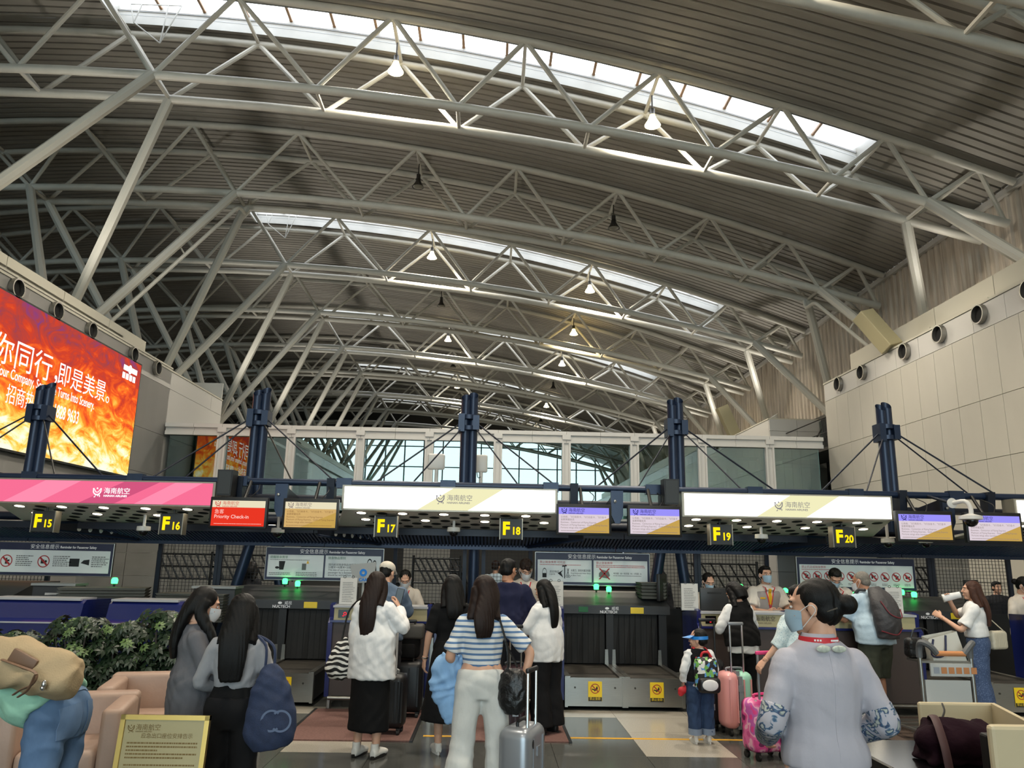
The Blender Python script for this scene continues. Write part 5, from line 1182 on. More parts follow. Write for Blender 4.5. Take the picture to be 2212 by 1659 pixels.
        for sd in (1, -1):
            h = MB(); d = (s.wr[sd] - s.el[sd]); hand_shapes(h, s.wr[sd], d, s.hn[sd], sd, s.curl[sd]); h.etube([s.wr[sd] - d * .12, s.wr[sd] + d.normalized() * .01], [(.03, .03), (.026, .022)], None, 10); J.append(fuse_mesh(h, .0045 if s.lod >= 1 else .007, 2))
        s.bodyo = fuse(mb, .014, s.skin, 'body', s.t, 4, join=J)
        for sd in (1, -1):
            ob = MB().ell(s.H3((sd * .031, .0835, .008)), (.0125, .006, .0062), 10, 6, Rq).build('eye', 'eye_white', s.t, True); MB().ell(s.H3((sd * .031, .0885, .008)), (.006, .003, .006), 8, 6, Rq).build('iris', 'eye_dark', ob, True)
            MB().etube([s.H3((sd * .014, .09, .028)), s.H3((sd * .034, .088, .034)), s.H3((sd * .052, .074, .028))], [(.003, .003)] * 3, None, 6).build('eyebrow', 'hair_black', s.t, True)
        return s
    def top(s, m, e=.012, z0=.9, sleeve=1.0, ese=None, hem=None, wr=(.006, 26), name='top', z1=1.41, collar=0.0, sides=(1, -1), flare=0.0, vox=.012, de=None):
        mb = MB(); s.torso(mb, e, z0, z1, hem=hem, de=de)
        if sleeve:
            for sd in sides: s.arm(mb, sd, (ese if ese is not None else e), sleeve, flare=flare)
        else:
            for sd in sides: mb.ell(s.sh[sd].lerp(s.up((0, 0, 1.33)), .25), (.05, .062, .058), 12, 8)
        if collar: mb.etube([s.up((0, -.012, 1.37)), s.up((0, -.005, 1.395 + collar))], [(.082, .078), (.064, .064)], (1, 0, 0), 16)
        return fuse(mb, vox, m, name, s.t, 4, (wr[0], wr[1], s.seed) if wr else None)
    def trousers(s, m, e=.012, ek=None, ea=None, z1=.05, waist=1.0, wr=(.006, 24), name='trousers'):
        mb = MB(); s.torso(mb, e, .78, waist + .001)
        for sd in (1, -1):
            s.leg(mb, sd, e, z1, ek, ea)
        return fuse(mb, .012, m, name, s.t, 4, (wr[0], wr[1], s.seed + 3) if wr else None)
    def skirt(s, m, z1=.4, w0=.165, w1=.22, waist=1.02, d=.75, wr=(.006, 20), name='skirt', sh=(0, 0)):
        mb = MB(); zs = [waist, .9, (.9 + z1) / 2, z1]; ws = [w0 - .02, w0 + .015, (w0 + w1) / 2 + .01, w1]
        mb.etube([(sh[0] * (waist - z) , -.005 + sh[1] * (waist - z), z) for z in zs], [(w_, w_ * d) for w_ in ws], (1, 0, 0), 20, 14)
        return fuse(mb, .012, m, name, s.t, 4, (wr[0], wr[1], s.seed + 5))
    def shoes(s, m='black', sole=None, name='shoe', tall=0.0):
        for sd in (1, -1):
            a = s.an[sd]; x = a.x; y = a.y; mb = MB()
            mb.etube([(x, y - .055, .045), (x, y, .05), (x, y + .07, .045), (x + sd * .006, y + .15, .035), (x + sd * .008, y + .195, .028)], [(.03, .04), (.037, .05), (.042, .042), (.042, .03), (.028, .02)], (1, 0, 0), 12, 14); mb.etube([(x, y - .01, .05), (x, y - .012, .1 + tall)], [(.036, .045), (.037, .045)], (1, 0, 0), 12)
            o = fuse(mb, .008, m, name, s.t, 3)
            if sole:
                sb = MB(); pts = [(x + .034 * math.cos(t) * (1.15 if -.3 < math.sin(t) else .9) + sd * .004, y + .065 + .14 * math.sin(t)) for t in np.linspace(0, 2 * math.pi, 18)[:-1]]; sb.prism(pts, .001, .03, 'xy'); sb.build('sole', sole, o, True)
    def mask(s, m='mask_white'):
        mb = MB(); n = 12; k = 7; L = []
        for lay in (0, 1):
            for j in range(k):
                v = j / (k - 1); z = .0 - v * .095
                for i in range(n):
                    a = math.radians(-74 + 148 * i / (n - 1)); bul = .012 * math.cos(a) ** 3 * math.sin(v * math.pi) + .012 * math.cos(a) ** 6 * (1 - v)
                    rx = .067 - .012 * v; ry = .082 - .008 * v * v; sag = -.012 * (1 - math.cos(a)) * (1 if v < .5 else -1.4)
                    L.append(s.H3((rx * math.sin(a) * (1 - .04 * lay), .022 + .01 * v + (ry + bul) * math.cos(a) - .004 * lay, z + sag)))
        F = []
        for lay in (0, 1):
            for j in range(k - 1):
                for i in range(n - 1): q = lay * n * k + j * n + i; F.append((q, q + 1, q + n + 1, q + n))
        o = mb.add(L, F).build('face_mask', m, s.t, True)
        for sd in (1, -1): MB().tube([s.H3((sd * .063, .045, -.012)), s.H3((sd * .082, -.002, .012)), s.H3((sd * .086, -.022, -.01)), s.H3((sd * .08, 0, -.035)), s.H3((sd * .058, .045, -.075))], .0018, 5, 10).build('ear_loop', 'mask_loop', o)
        return s
    def hair(s, style='long', m='hair_black', L=.45, wid=.1, fwd=False):
        mb = MB(); Rq = s.HR; X = Rq @ Vector((1, 0, 0)); E = lambda c, r: mb.ell(s.H3(c), r, 16, 10, Rq)
        D = s.B.to_3x3() @ Vector((0, -1, 0)); dn = Vector((0, 0, -1))
        if style == 'short': E((0, -.02, .036), (.082, .09, .084)); E((0, -.045, -.02), (.074, .062, .06)); E((0, .03, .088), (.055, .05, .028))
        elif style == 'buzz': E((0, -.022, .034), (.079, .09, .083)); E((0, -.05, -.02), (.068, .056, .055))
        elif style == 'curly':
            E((0, -.02, .04), (.082, .09, .08)); rs = random.Random(3)
            for k in range(34): a = rs.uniform(0, 6.28); h = rs.uniform(.0, 1); E((.07 * math.cos(a) * (1 - .5 * h * h), -.015 + .085 * math.sin(a) * (1 - .5 * h * h), .04 + .075 * h), (.024, .024, .022))
        elif style == 'bun': E((0, -.022, .034), (.083, .094, .084)); E((0, -.05, -.02), (.074, .06, .062)); E((0, -.135, .0), (.042, .04, .04))
        elif style == 'cap': E((0, -.04, .0), (.08, .07, .075))
        if style in ('long', 'pony', 'bob'):
            E((0, -.02, .036), (.086, .095, .086)); top = s.H3((0, -.055, .05)); c1 = s.H3((0, -.085, -.05)); nb = s.up((0, -.1, 1.36)) + D * .025; base = Vector(nb)
            if style == 'bob': mb.etube([top, c1, s.H3((0, -.07, -.14))], [(.085, .06), (.095, .07), (.085, .06)], X, 16, 10); 
            else:
                e = base + dn * (L - .17) + D * .012
                mb.etube([top, c1, base, base.lerp(e, .5) + D * .01, e], [(.082, .05), (.088, .05), (wid * .95, .04), (wid * .9, .034), (wid * .7, .02)], X, 16, 20)
            for sd in (1, -1):
                q = s.H3((sd * .07, -.005, .03)); r = s.H3((sd * .088, -.012, -.06)); 
                if fwd: u = s.up((sd * .1, .1, 1.3)); v = s.up((sd * .1, .12, 1.3 - L * .5)); mb.etube([q, r, u, v], [(.03, .04), (.03, .045), (.045, .03), (.02, .012)], X, 10, 12)
                else: u = s.up((sd * .09, -.075, 1.33)); mb.etube([q, r, u], [(.03, .04), (.03, .045), (.04, .035)], X, 10, 8)
        return fuse(mb, .009, m, 'hair', s.t, 3, (.0022, 110, s.seed + 9))
    def surf(s, o, pts, off=.004, front=True):
        "drop points (x, z) onto the front or back of a garment"
        me = o.data
        if getattr(s, '_bo', None) is not o: s._bv = BVHTree.FromPolygons([v.co.copy() for v in me.vertices], [tuple(q.vertices) for q in me.polygons]); s._bo = o
        sg = 1 if front else -1; out = []
        for x, z in pts:
            d = (s.up((x, 0, z)) - s.up((x, sg * .6, z))).normalized(); h = s._bv.ray_cast(s.up((x, sg * .6, z)), d); out.append((h[0] if h[0] is not None else s.up((x, sg * .15, z))) - d * off)
        return out
    def patch(s, o, name, m, fx, z0, z1, n=8, k=5, off=.004, front=True, th=.004):
        "a strip of cloth lying on a garment; fx(v) gives its left and right x at height fraction v"
        L = []
        for j in range(n):
            v = j / (n - 1); a, b = fx(v); L += [(a + (b - a) * i / (k - 1), z0 + (z1 - z0) * v) for i in range(k)]
        P = s.surf(o, L, off, front) + s.surf(o, L, off - th, front); q = n * k
        F = [(j * k + i, j * k + i + 1, (j + 1) * k + i + 1, (j + 1) * k + i) for j in range(n - 1) for i in range(k - 1)]
        rim = [i for i in range(k)] + [j * k + k - 1 for j in range(1, n)] + [(n - 1) * k + i for i in range(k - 2, -1, -1)] + [j * k for j in range(n - 2, 0, -1)]
        F += [tuple(q + i for i in f) for f in F] + [(rim[i], rim[(i + 1) % len(rim)], q + rim[(i + 1) % len(rim)], q + rim[i]) for i in range(len(rim))]
        return MB().add(P, F).build(name, m, s.t, True)
    def lanyard_on(s, o, m='lanyard_red', drop=1.1):
        mb = MB()
        for sd in (-1, 1):
            pts = s.surf(o, [(sd * (.062 - .06 * (j / 9) ** .8), 1.375 - (1.375 - drop) * j / 9) for j in range(10)], .006); mb.etube([s.up((sd * .06, -.05, 1.4))] + pts, [(.007, .0025)] * 11, (1, 0, 0), 6)
        mb.box(-.03, .03, -.003, .003, -.045, .045, Matrix.Translation(s.surf(o, [(0, drop - .04)], .008)[0])); mb.build('lanyard', m, s.t, True)
    def lanyard(s, m='lanyard_red', drop=1.1):
        MB().tube([s.up((-.06, -.06, 1.4)), s.up((-.075, .06, 1.385)), s.up((-.04, .135, 1.25)), s.up((0, .15, drop))], .006, 6, 14).tube([s.up((.06, -.06, 1.4)), s.up((.075, .06, 1.385)), s.up((.04, .135, 1.25)), s.up((0, .15, drop))], .006, 6, 14).build('lanyard', m, s.t, True)
    def W(s, p):      # local point to world
        return wm(s.t) @ Vector(p)
mat('lanyard_red', (196, 40, 52), .6)
# ================================================================== the cast
cloth('shirt_white', (226, 226, 226), bump=.35, bscale=14); cloth('cloth_black', (17, 17, 18), bump=.2); cloth('cardigan_grey', (98, 98, 103)); cloth('top_lightgrey', (150, 150, 154)); cloth('trouser_black', (22, 22, 24)); cloth('denim_shirt', (92, 108, 128)); cloth('trouser_dark', (40, 40, 44)); cloth('navy_tee', (30, 33, 58)); cloth('cream_jacket', (206, 196, 184), bump=.15); cloth('vest_grey', (158, 150, 146), bump=.12); cloth('shirt_cream', (214, 206, 196), bump=.15); cloth('tie_yellow', (216, 168, 40)); cloth('lilac_suit', (178, 176, 186), .8, .1, 40, .03); cloth('mint_shirt', (158, 208, 184), bump=.4, bscale=10); cloth('jeans', (92, 118, 152), .8, .35, 14, .18, 9); cloth('jeans_dark', (48, 66, 96), .8, .3, 20, .2, 12); cloth('white_jeans', (214, 213, 208), bump=.3, bscale=12); cloth('pale_blue_shirt', (176, 196, 210), bump=.3); cloth('olive_shorts', (62, 66, 56)); cloth('blue_cloth', (138, 176, 216), bump=.5, bscale=12); cloth('cap_cream', (206, 198, 184), bump=.1); cloth('sock_dark', (30, 30, 32))
mat('shoe_white', (214, 212, 206), .5); mat('shoe_black', (20, 20, 20), .5); mat('leather_brown', (128, 98, 76), .5, bump=.2, bscale=80); mat('leather_black', (18, 18, 19), .35, bump=.3, bscale=60)
ramp_mat('stripe_blue', 'wave', [(0, (222, 222, 220)), (.62, (222, 222, 220)), (.66, (92, 124, 164)), (1, (92, 124, 164))], 8.2, .85, band='Z', constant=True, detail=0)
ramp_mat('zebra', 'wave', [(0, (14, 14, 14)), (.55, (14, 14, 14)), (.56, (225, 222, 215)), (1, (225, 222, 215))], 7.0, .7, distort=6.0, detail=1.5, constant=True, band='Z')
ramp_mat('dot_trousers', 'voronoi', [(0, (120, 140, 175)), (.22, (110, 130, 165)), (.26, (66, 84, 118)), (1, (56, 74, 108))], 70, .85)
ramp_mat('check_pale', 'voronoi', [(0, (90, 130, 150)), (.3, (190, 208, 212)), (1, (214, 222, 222))], 60, .85)
ramp_mat('cloud_embroidery', 'noise', [(0, (178, 176, 186)), (.46, (178, 176, 186)), (.5, (70, 104, 132)), (.56, (36, 48, 90)), (.62, (170, 180, 168)), (.7, (178, 176, 186)), (1, (60, 100, 130))], 14, .7, distort=2.0, detail=2)
mat('scarf_print', (190, 196, 184), .6, noise=.3, nscale=60)

# --- woman in the white shirt with the zebra bag
p = Person('woman in loose white shirt and long black skirt, holding a phone to her ear', 792, 1635, 7.36, 1.6, -.35, head=(0.1, 0, .15), arms={1: ((.29, .06, 1.12), (.17, .17, 1.31))}); p.hn[1] = Vector((-1, 0, 0)); p.body()
p.top('shirt_white', .03, .68, .98, ese=.026, hem=.205, wr=(.009, 26), collar=.02); p.skirt('cloth_black', .23, .165, .2, 1.0); p.shoes('shoe_white', 'shoe_black', tall=.03); p.hair('long', 'hair_brown', .46, .092); WS = p
MB().rbox(-.035, .035, -.005, .005, -.075, .075, .004, 2, Matrix.Translation(p.W((.15, .2, 1.41))) @ Matrix.Rotation(.2, 4, 'Y')).build('phone_body', 'black_gloss', thing('mobile_phone', 'dark mobile phone at the ear of the woman in the loose white shirt', 'phone', tuple(p.W((.15, .2, 1.34)))))
# --- capped man beside her
p = Person('man in denim blue shirt and cream cap leaning to the desk', 820, 1545, 8.85, 1.68, .12, female=False, bend=.12, head=(.25, 0, -.5), arms={1: ((.26, .12, 1.1), (.12, .34, 1.08)), -1: ((-.26, .1, 1.1), (-.1, .34, 1.08))}); p.body()
p.top('denim_shirt', .024, .82, 1.0, ese=.018, hem=.185, wr=(.008, 26), collar=.02); p.trousers('trouser_dark', .02, .03, .03); p.shoes('shoe_white', 'shoe_white'); p.hair('buzz', 'hair_black')
mb = MB().ell(p.H3((0, -.012, .055)), (.09, .105, .075), 16, 10, p.HR).etube([p.H3((0, .06, .05)), p.H3((0, .15, .035))], [(.075, .012), (.055, .006)], p.HR @ Vector((1, 0, 0)), 12); fuse(mb, .008, 'cap_cream', 'cap', p.t, 2)
# --- grey cardigan
p = Person('woman in grey cardigan and white mask, arms crossed, in side view', 402, 1600, 5.2, 1.53, -1.25, head=(.3, 0, 0.1), arms={1: ((.2, .1, 1.06), (-.06, .2, 1.1)), -1: ((-.2, .1, 1.06), (.1, .18, 1.14))}); p.hn[1] = Vector((0, -1, 0)); p.body()
p.top('cardigan_grey', .02, .78, .96, ese=.012, hem=.195, wr=(.007, 26)); p.skirt('cloth_black', .1, .15, .17, .95, .85); p.shoes('shoe_black'); p.hair('long', 'hair_black', .36, .085, True); p.mask()
# --- light grey top with the blue tote
p = Person('woman in light grey cropped top and black trousers seen from behind', 492, 1650, 5.0, 1.5, .05, head=(.12, 0, .2), arms={1: ((.235, -.02, 1.08), (.2, .15, 1.0)), -1: ((-.24, 0, 1.07), (-.12, .18, 1.0))}); p.body()
p.top('top_lightgrey', .012, 1.04, .95, ese=.012, wr=(.006, 26)); p.top('cloth_black', .008, .93, 0, wr=None, name='undershirt', z1=1.3); p.trousers('trouser_black', .02, .035, .06, waist=.99); p.shoes('shoe_black', 'shoe_black'); p.hair('long', 'hair_black', .44, .1); GT = p
# --- striped top, white trousers
p = Person('woman in blue and white striped top and wide white trousers', 1035, 1659, 5.8, 1.62, .08, head=(.1, 0, .45), legs='wide', arms={1: ((.36, .0, 1.1), (.3, -.05, .88)), -1: ((-.24, -.02, 1.06), (-.15, .18, 1.0))}); p.hn[1] = Vector((0, 1, .2)); p.curl[1] = 1.2; p.body()
p.top('stripe_blue', .014, 1.0, .42, ese=.014, wr=(.007, 24), flare=.01); p.trousers('white_jeans', .014, .04, .075, waist=1.03, wr=(.009, 16)); p.shoes('shoe_white', 'shoe_white'); p.hair('long', 'hair_brown', .32, .088); ST = p
# --- black dress
p = Person('woman in black dress half hidden behind the striped top', 966, 1615, 7.55, 1.58, .25, head=(.1, 0, 0), arms={-1: ((-.22, -.01, 1.08), (-.24, .06, .84))}); p.body()
p.top('cloth_black', .016, .92, .45, ese=.025, wr=(.006, 24)); p.skirt('cloth_black', .3, .17, .27, 1.02, .9); p.shoes('shoe_white', 'shoe_white'); p.hair('long', 'hair_black', .3, .09)
MB().lathe([(.03, -.006), (.034, 0), (.03, .006)], p.wr[-1] + Vector((0, -.01, .015)), 14).build('bracelet', 'chrome', p.t, True)
# --- navy tee man
p = Person('man in navy blue T-shirt with glasses, head turned to the desk', 1094, 1570, 8.75, 1.74, .1, female=False, bend=.05, head=(.2, 0, -.75), arms={1: ((.27, .02, 1.08), (.2, .2, .93)), -1: ((-.26, .05, 1.1), (-.12, .3, 1.05))}, skin='skin_tan'); p.body()
p.top('navy_tee', .025, .82, .42, ese=.025, hem=.185, wr=(.01, 22), flare=.01); p.trousers('trouser_dark', .02, .03, .03); p.shoes('shoe_black', 'shoe_black'); p.hair('short', 'hair_black')
MB().ring(p.H3((.03, .1, .01)), .02, .024, 16, ax=p.HR @ Vector((1, 0, 0)), ay=p.HR @ Vector((0, 0, 1))).ring(p.H3((-.03, .1, .01)), .02, .024, 16, ax=p.HR @ Vector((1, 0, 0)), ay=p.HR @ Vector((0, 0, 1))).cyl(p.H3((.05, .1, .015)), p.H3((.08, -.01, .015)), .002, n=5).cyl(p.H3((-.05, .1, .015)), p.H3((-.08, -.01, .015)), .002, n=5).build('glasses', 'chrome', p.t)
# --- white blouse, black wide trousers
p = Person('woman in crumpled white blouse and wide black trousers', 1180, 1585, 8.37, 1.53, .75, bend=.06, head=(.25, 0, .2), arms={-1: ((-.24, .1, 1.1), (-.12, .3, 1.07)), 1: ((.23, .05, 1.1), (.1, .28, 1.05))}); p.body()
p.top('shirt_white', .03, .76, .75, ese=.024, hem=.195, wr=(.009, 26), collar=.01); p.trousers('trouser_black', .025, .05, .09, waist=.95); p.shoes('shoe_black', 'shoe_black'); p.hair('long', 'hair_black', .42, .085)
# --- black hooded vest
p = Person('woman in black vest with white sleeves bowing over the desk', 1612, 1548, 8.85, 1.54, .35, bend=.15, head=(.55, 0, .2), arms={-1: ((-.25, .1, 1.08), (-.12, .3, 1.04)), 1: ((.25, .1, 1.1), (.12, .3, 1.06))}); p.body()
p.top('shirt_white', .024, .82, .98, ese=.022, hem=.18, wr=(.01, 22), name='shirt'); p.top('cloth_black', .036, .89, 0, hem=.195, wr=(.008, 22), name='vest'); p.trousers('cloth_black', .012, .014, .016); p.shoes('shoe_white', 'shoe_white'); p.hair('bob', 'hair_black'); BV = p
for k in range(3):
    q = p.el[-1].lerp(p.wr[-1], .12 + k * .13); d = (p.wr[-1] - p.el[-1]).normalized(); MB().cyl(q - d * .009, q + d * .009, .067 - .005 * k, n=16, cap=False).build('sleeve_stripe', 'cloth_black', p.t, True)
# --- child
p = Person('small child with blue sun visor and jeans seen from behind', 1516, 1603, 8.05, 1.05, .1, female=False, head=(.05, 0, .95), hs=1.42, arms={-1: ((-.25, -.02, 1.08), (-.24, .08, .88)), 1: ((.25, -.02, 1.08), (.22, .1, .9))}); p.body()
p.top('shirt_white', .026, .84, .95, ese=.026, hem=.185, wr=(.01, 24), name='shirt'); p.top('cloth_black', .036, .9, 0, hem=.19, wr=(.006, 22), name='vest'); p.trousers('jeans_dark', .045, .05, .055, z1=.13, wr=(.012, 22)); p.shoes('shoe_white', 'shoe_white', tall=.05); p.hair('buzz', 'hair_black'); KID = p
for sd in (1, -1): a = p.an[sd]; MB().lathe([(.1, 0), (.105, .0), (.105, .09), (.1, .09)], (a.x, a.y + .005, .13), 16).build('jean_cuff', cloth('jeans_cuff', (126, 140, 160)), p.t, True)
mat('visor_blue', (30, 130, 214), .3, coat=.4); X_ = p.HR @ Vector((1, 0, 0)); mb = MB().ring(p.H3((0, -.015, .03)), .083 * 1.42, .09 * 1.42, 26, ax=X_.normalized(), ay=(p.HR @ Vector((0, 1.15, 0))).normalized() * 1.12); v = []
for i in range(15):
    a = math.radians(20 + 140 * i / 14); v += [p.H3((.084 * math.cos(a), -.015 + .1 * math.sin(a), .045)), p.H3((.1 * math.cos(a), .0 + .18 * math.sin(a), .02)), p.H3((.086 * math.cos(a), -.015 + .102 * math.sin(a), .0))]
MB().add(v, [(3 * i, 3 * i + 3, 3 * i + 4, 3 * i + 1) for i in range(14)] + [(3 * i + 2, 3 * i + 1, 3 * i + 4, 3 * i + 5) for i in range(14)] + [(3 * i, 3 * i + 2, 3 * i + 5, 3 * i + 3) for i in range(14)]).build('sun_visor', 'visor_blue', p.t, True)
sb = MB()
for i in range(25):
    a = math.radians(-200 + 220 * i / 24); sb.add([p.H3((.086 * math.cos(a), -.015 + .1 * math.sin(a), z)) for z in (-.0, .035)], [])
sb.f = [(2 * i, 2 * i + 2, 2 * i + 3, 2 * i + 1) for i in range(24)]; sb.build('visor_band', 'visor_blue', p.t, True)
# --- stewardess in front
p = Person('flight attendant in pale lilac-grey suit in front, seen from behind with a bun', 1785, 1659, 3.35, 1.69, .05, head=(.12, 0, .95), arms={-1: ((-.235, -.05, 1.09), (-.17, .17, 1.0)), 1: ((.235, -.05, 1.09), (.17, .17, 1.0))}); p.body()
JK = p.top('lilac_suit', .022, .925, .85, ese=.016, hem=None, wr=(.003, 24), name='jacket', vox=.009); p.skirt('lilac_suit', .45, .158, .175, 1.0, wr=(.002, 14)); p.shoes('shoe_black'); p.hair('bun', 'hair_black'); p.mask('mask_blue')
for sd in (1, -1):
    mb = MB(); a = p.el[sd]; b = p.wr[sd]; d = b - a; mb.etube([p.sh[sd].lerp(a, .72), a, a.lerp(b, .12), a.lerp(b, .6), a.lerp(b, .95)], [(.057, .057), (.056, .056), (.056, .056), (.053, .053), (.05, .05)], None, 18, 14); fuse(mb, .009, 'cloud_embroidery', 'embroidered_cuff', p.t, 2)
mb = MB(); 
for z, r in ((1.385, .075), (1.41, .066), (1.43, .062)): pass
mb.lathe([(.086, 0), (.072, .035), (.064, .055), (.06, .055), (.068, .03), (.08, 0)], p.up((0, -.004, 1.372)), 22, cap=False).build('collar', 'lilac_suit', p.t, True)
MB().lathe([(.081, 0), (.076, .022), (.074, .022), (.079, 0)], p.up((0, -.006, 1.392)), 22, cap=False).build('lanyard', 'lanyard_red', p.t, True)
for sd in (1, -1): MB().ell(p.up((sd * .032, -.113, 1.375)), (.03, .006, .014), 12, 6).build('collar_embroidery', 'scarf_print', p.t, True)
lp_ = MB()
for xx in (-.05, -.04, -.03, .015, .024, .033, .042): lp_.box(xx, xx + .007, -.0855 + 4.5 * xx * xx, -.084 + 4.5 * xx * xx, 1.4, 1.407)
lp_.build('lanyard_print', 'board_text', p.t); MB().etube([p.H3((-.07, -.06, -.02)), p.H3((-.05, -.1, -.01))], [(.003, .003)] * 2, None, 6).build('hair_pin', 'chrome', p.t)
p.patch(JK, 'back_seam', 'lilac_suit', lambda v: (-.0014, .0014), .96, 1.36, 14, 2, .0014, False, .0014)
# --- man with backpack
p = Person('grey-haired man in pale blue shirt and shorts leaning on the desk', 1905, 1555, 9.2, 1.68, .3, female=False, bend=.22, head=(.1, 0, .45), arms={-1: ((-.27, .16, 1.08), (-.14, .34, 1.13)), 1: ((.27, .14, 1.06), (.14, .36, 1.1))}, skin='skin_tan', legs='step'); p.body()
p.top('pale_blue_shirt', .03, .84, .45, ese=.024, hem=.215, wr=(.008, 26), collar=.02, flare=.015); p.trousers('olive_shorts', .03, .05, .05, z1=.46, wr=(.009, 22), name='shorts'); p.shoes('shoe_black', 'shoe_white'); p.hair('buzz', 'hair_grey'); p.mask(); GM = p
MB().cyl(p.wr[-1] + Vector((0, 0, -.012)), p.wr[-1] + Vector((0, .0, .012)), .035, n=14).build('wrist_watch', 'black', p.t)
# --- white tee woman drinking
p = Person('brown-haired woman in white T-shirt and blue trousers drinking from a cup', 2128, 1530, 9.2, 1.58, .95, head=(-.05, 0, .2), arms={1: ((.2, .2, 1.2), (.03, .26, 1.4)), -1: ((-.24, .14, 1.06), (-.1, .36, 1.2))}); p.hn[1] = Vector((-1, 0, 0)); p.body()
p.top('shirt_white', .022, .98, .4, ese=.026, hem=.165, wr=(.009, 22), flare=.012); p.trousers('dot_trousers', .016, .04, .07, waist=1.02, wr=(.006, 18)); p.shoes('shoe_white', 'shoe_white'); p.hair('long', 'hair_red', .42, .085); WT = p
t = thing('drinking_cup', 'white lidded cup tipped to the mouth of the brown-haired woman', 'cup', tuple(p.W((0, .3, 1.44)))); a = p.W((-.01, .13, 1.475)); b = p.W((-.05, .31, 1.425)); MB().cyl(a, b, .035, .045, 16).build('cup', 'shirt_white', t, True); MB().cyl(b, b + (b - a).normalized() * .015, .047, .047, 16).build('lid', 'cam_white', t, True)
# --- mint shirt, bending
p = Person('person in mint green shirt and blue jeans bending down at the left edge', 118, 1600, 4.35, 1.66, 1.5, bend=1.15, head=(.2, 0, 0), arms={1: ((.2, .62, 1.02), (.1, .66, .8)), -1: ((-.2, .6, 1.02), (-.1, .64, .8))}); p.body()
p.top('mint_shirt', .03, .96, .42, ese=.026, hem=.17, wr=(.012, 24), flare=.02); TR = p.trousers('jeans', .016, .02, .03, waist=1.0, wr=(.008, 28)); p.shoes('shoe_white', 'shoe_white'); p.hair('pony', 'hair_black', .35, .06); MT = p
cloth('jeans_pocket', (104, 128, 160), .8, .3, 14, .15, 9)
for sd in (1, -1): p.patch(TR, 'pocket', 'jeans_pocket', lambda v: (sd * .085 - .05 - .01 * v, sd * .085 + .05 + .01 * v), .8, .92, 6, 5, .005, False)
p.patch(TR, 'waistband', 'jeans_pocket', lambda v: (-.13, .13), .95, .985, 3, 12, .006, False)
# --- half hidden traveller behind the stewardess
p = Person('traveller in pale checked shirt hidden behind the flight attendant', 1745, 1600, 7.35, 1.55, .2, head=(.3, 0, 0), arms={-1: ((-.27, -.02, 1.08), (-.4, .02, .93))}); p.body(); p.top('check_pale', .03, .85, .6, ese=.03, hem=.19, wr=(.01, 22)); p.trousers('trouser_dark', .02, .03, .04); p.shoes('shoe_white', 'shoe_white'); p.hair('short', 'hair_black'); HT = p

# --- staff behind the desks, facing the camera
def staff(label, px, H, Y=10.65, female=True, hair='bun', bend=.1, head=(.35, 0, 0), arms=None, vest=False, hm='hair_black', rz=math.pi, jm='cream_jacket', mk='mask_white'):
    p = Person(label, px, 1300, Y, H, rz, female=female, bend=bend, head=head, arms=arms or {1: ((.24, .12, 1.08), (.1, .3, 1.08)), -1: ((-.24, .12, 1.08), (-.1, .3, 1.08))}); p.body()
    if vest:
        sh_ = p.top('shirt_cream', .02, .85, .4, ese=.03, wr=(.006, 24), collar=.02, name='shirt', flare=.01); o = p.top('vest_grey', .03, .86, 0, wr=(.004, 18), name='vest', z1=1.36)
        p.patch(o, 'shirt_front', 'shirt_cream', lambda v: (-.006 - .05 * v, .006 + .05 * v), 1.2, 1.37, off=.003); p.patch(o, 'tie', 'tie_yellow', lambda v: (-.028 + .012 * v, .028 - .012 * v), 1.16, 1.36, off=.007)
        p.patch(o, 'name_badge', 'tie_yellow', lambda v: (.06, .12), 1.23, 1.25, 3, 3, off=.006)
    else:
        o = p.top(jm, .022, .85, .97, ese=.018, wr=(.006, 22), name='jacket', collar=.01)
        p.patch(o, 'blouse_front', 'shirt_cream', lambda v: (-.004 - .055 * v, .004 + .055 * v), 1.2, 1.37, off=.003)
    p.lanyard_on(o)
    p.trousers('trouser_dark', .016, .02, .02); p.shoes('shoe_black'); p.hair(hair, hm); p.mask(mk); return p
staff('female check-in agent in cream jacket and white mask behind desk F17', 876, 1.6, 10.6, head=(.35, 0, .1), bend=.28)
staff('male check-in agent with curly hair behind desk F18', 1134, 1.74, 10.6, False, 'curly', .18, (.4, 0, .15), hm='hair_brown')
staff('female check-in agent with parted hair and blue mask behind desk F19', 1527, 1.61, 10.62, head=(.3, 0, .1), bend=.15, mk='mask_blue')
VS = staff('male check-in agent in grey vest and yellow tie standing upright', 1656, 1.7, 10.6, False, 'short', 0.0, (.02, 0, .1), vest=True, mk='mask_blue')
staff('male check-in agent in white shirt leaning down to write', 1795, 1.72, 10.6, False, 'short', .22, (.5, 0, -.15), vest=True, mk='mask_blue')
staff('female check-in agent in cream jacket at the right edge', 2207, 1.63, 10.6, bend=.12, head=(.3, 0, .5), mk='mask_blue')
t = thing('hand_device', 'small pale device in the hands of the vested agent', 'phone', tuple(VS.W((0, .36, 1.08)))); MB().rbox(-.04, .04, -.06, .06, -.008, .008, .006, 2, Matrix.Translation(VS.W((.02, .4, 1.1)))).build('case', 'plastic_grey', t)
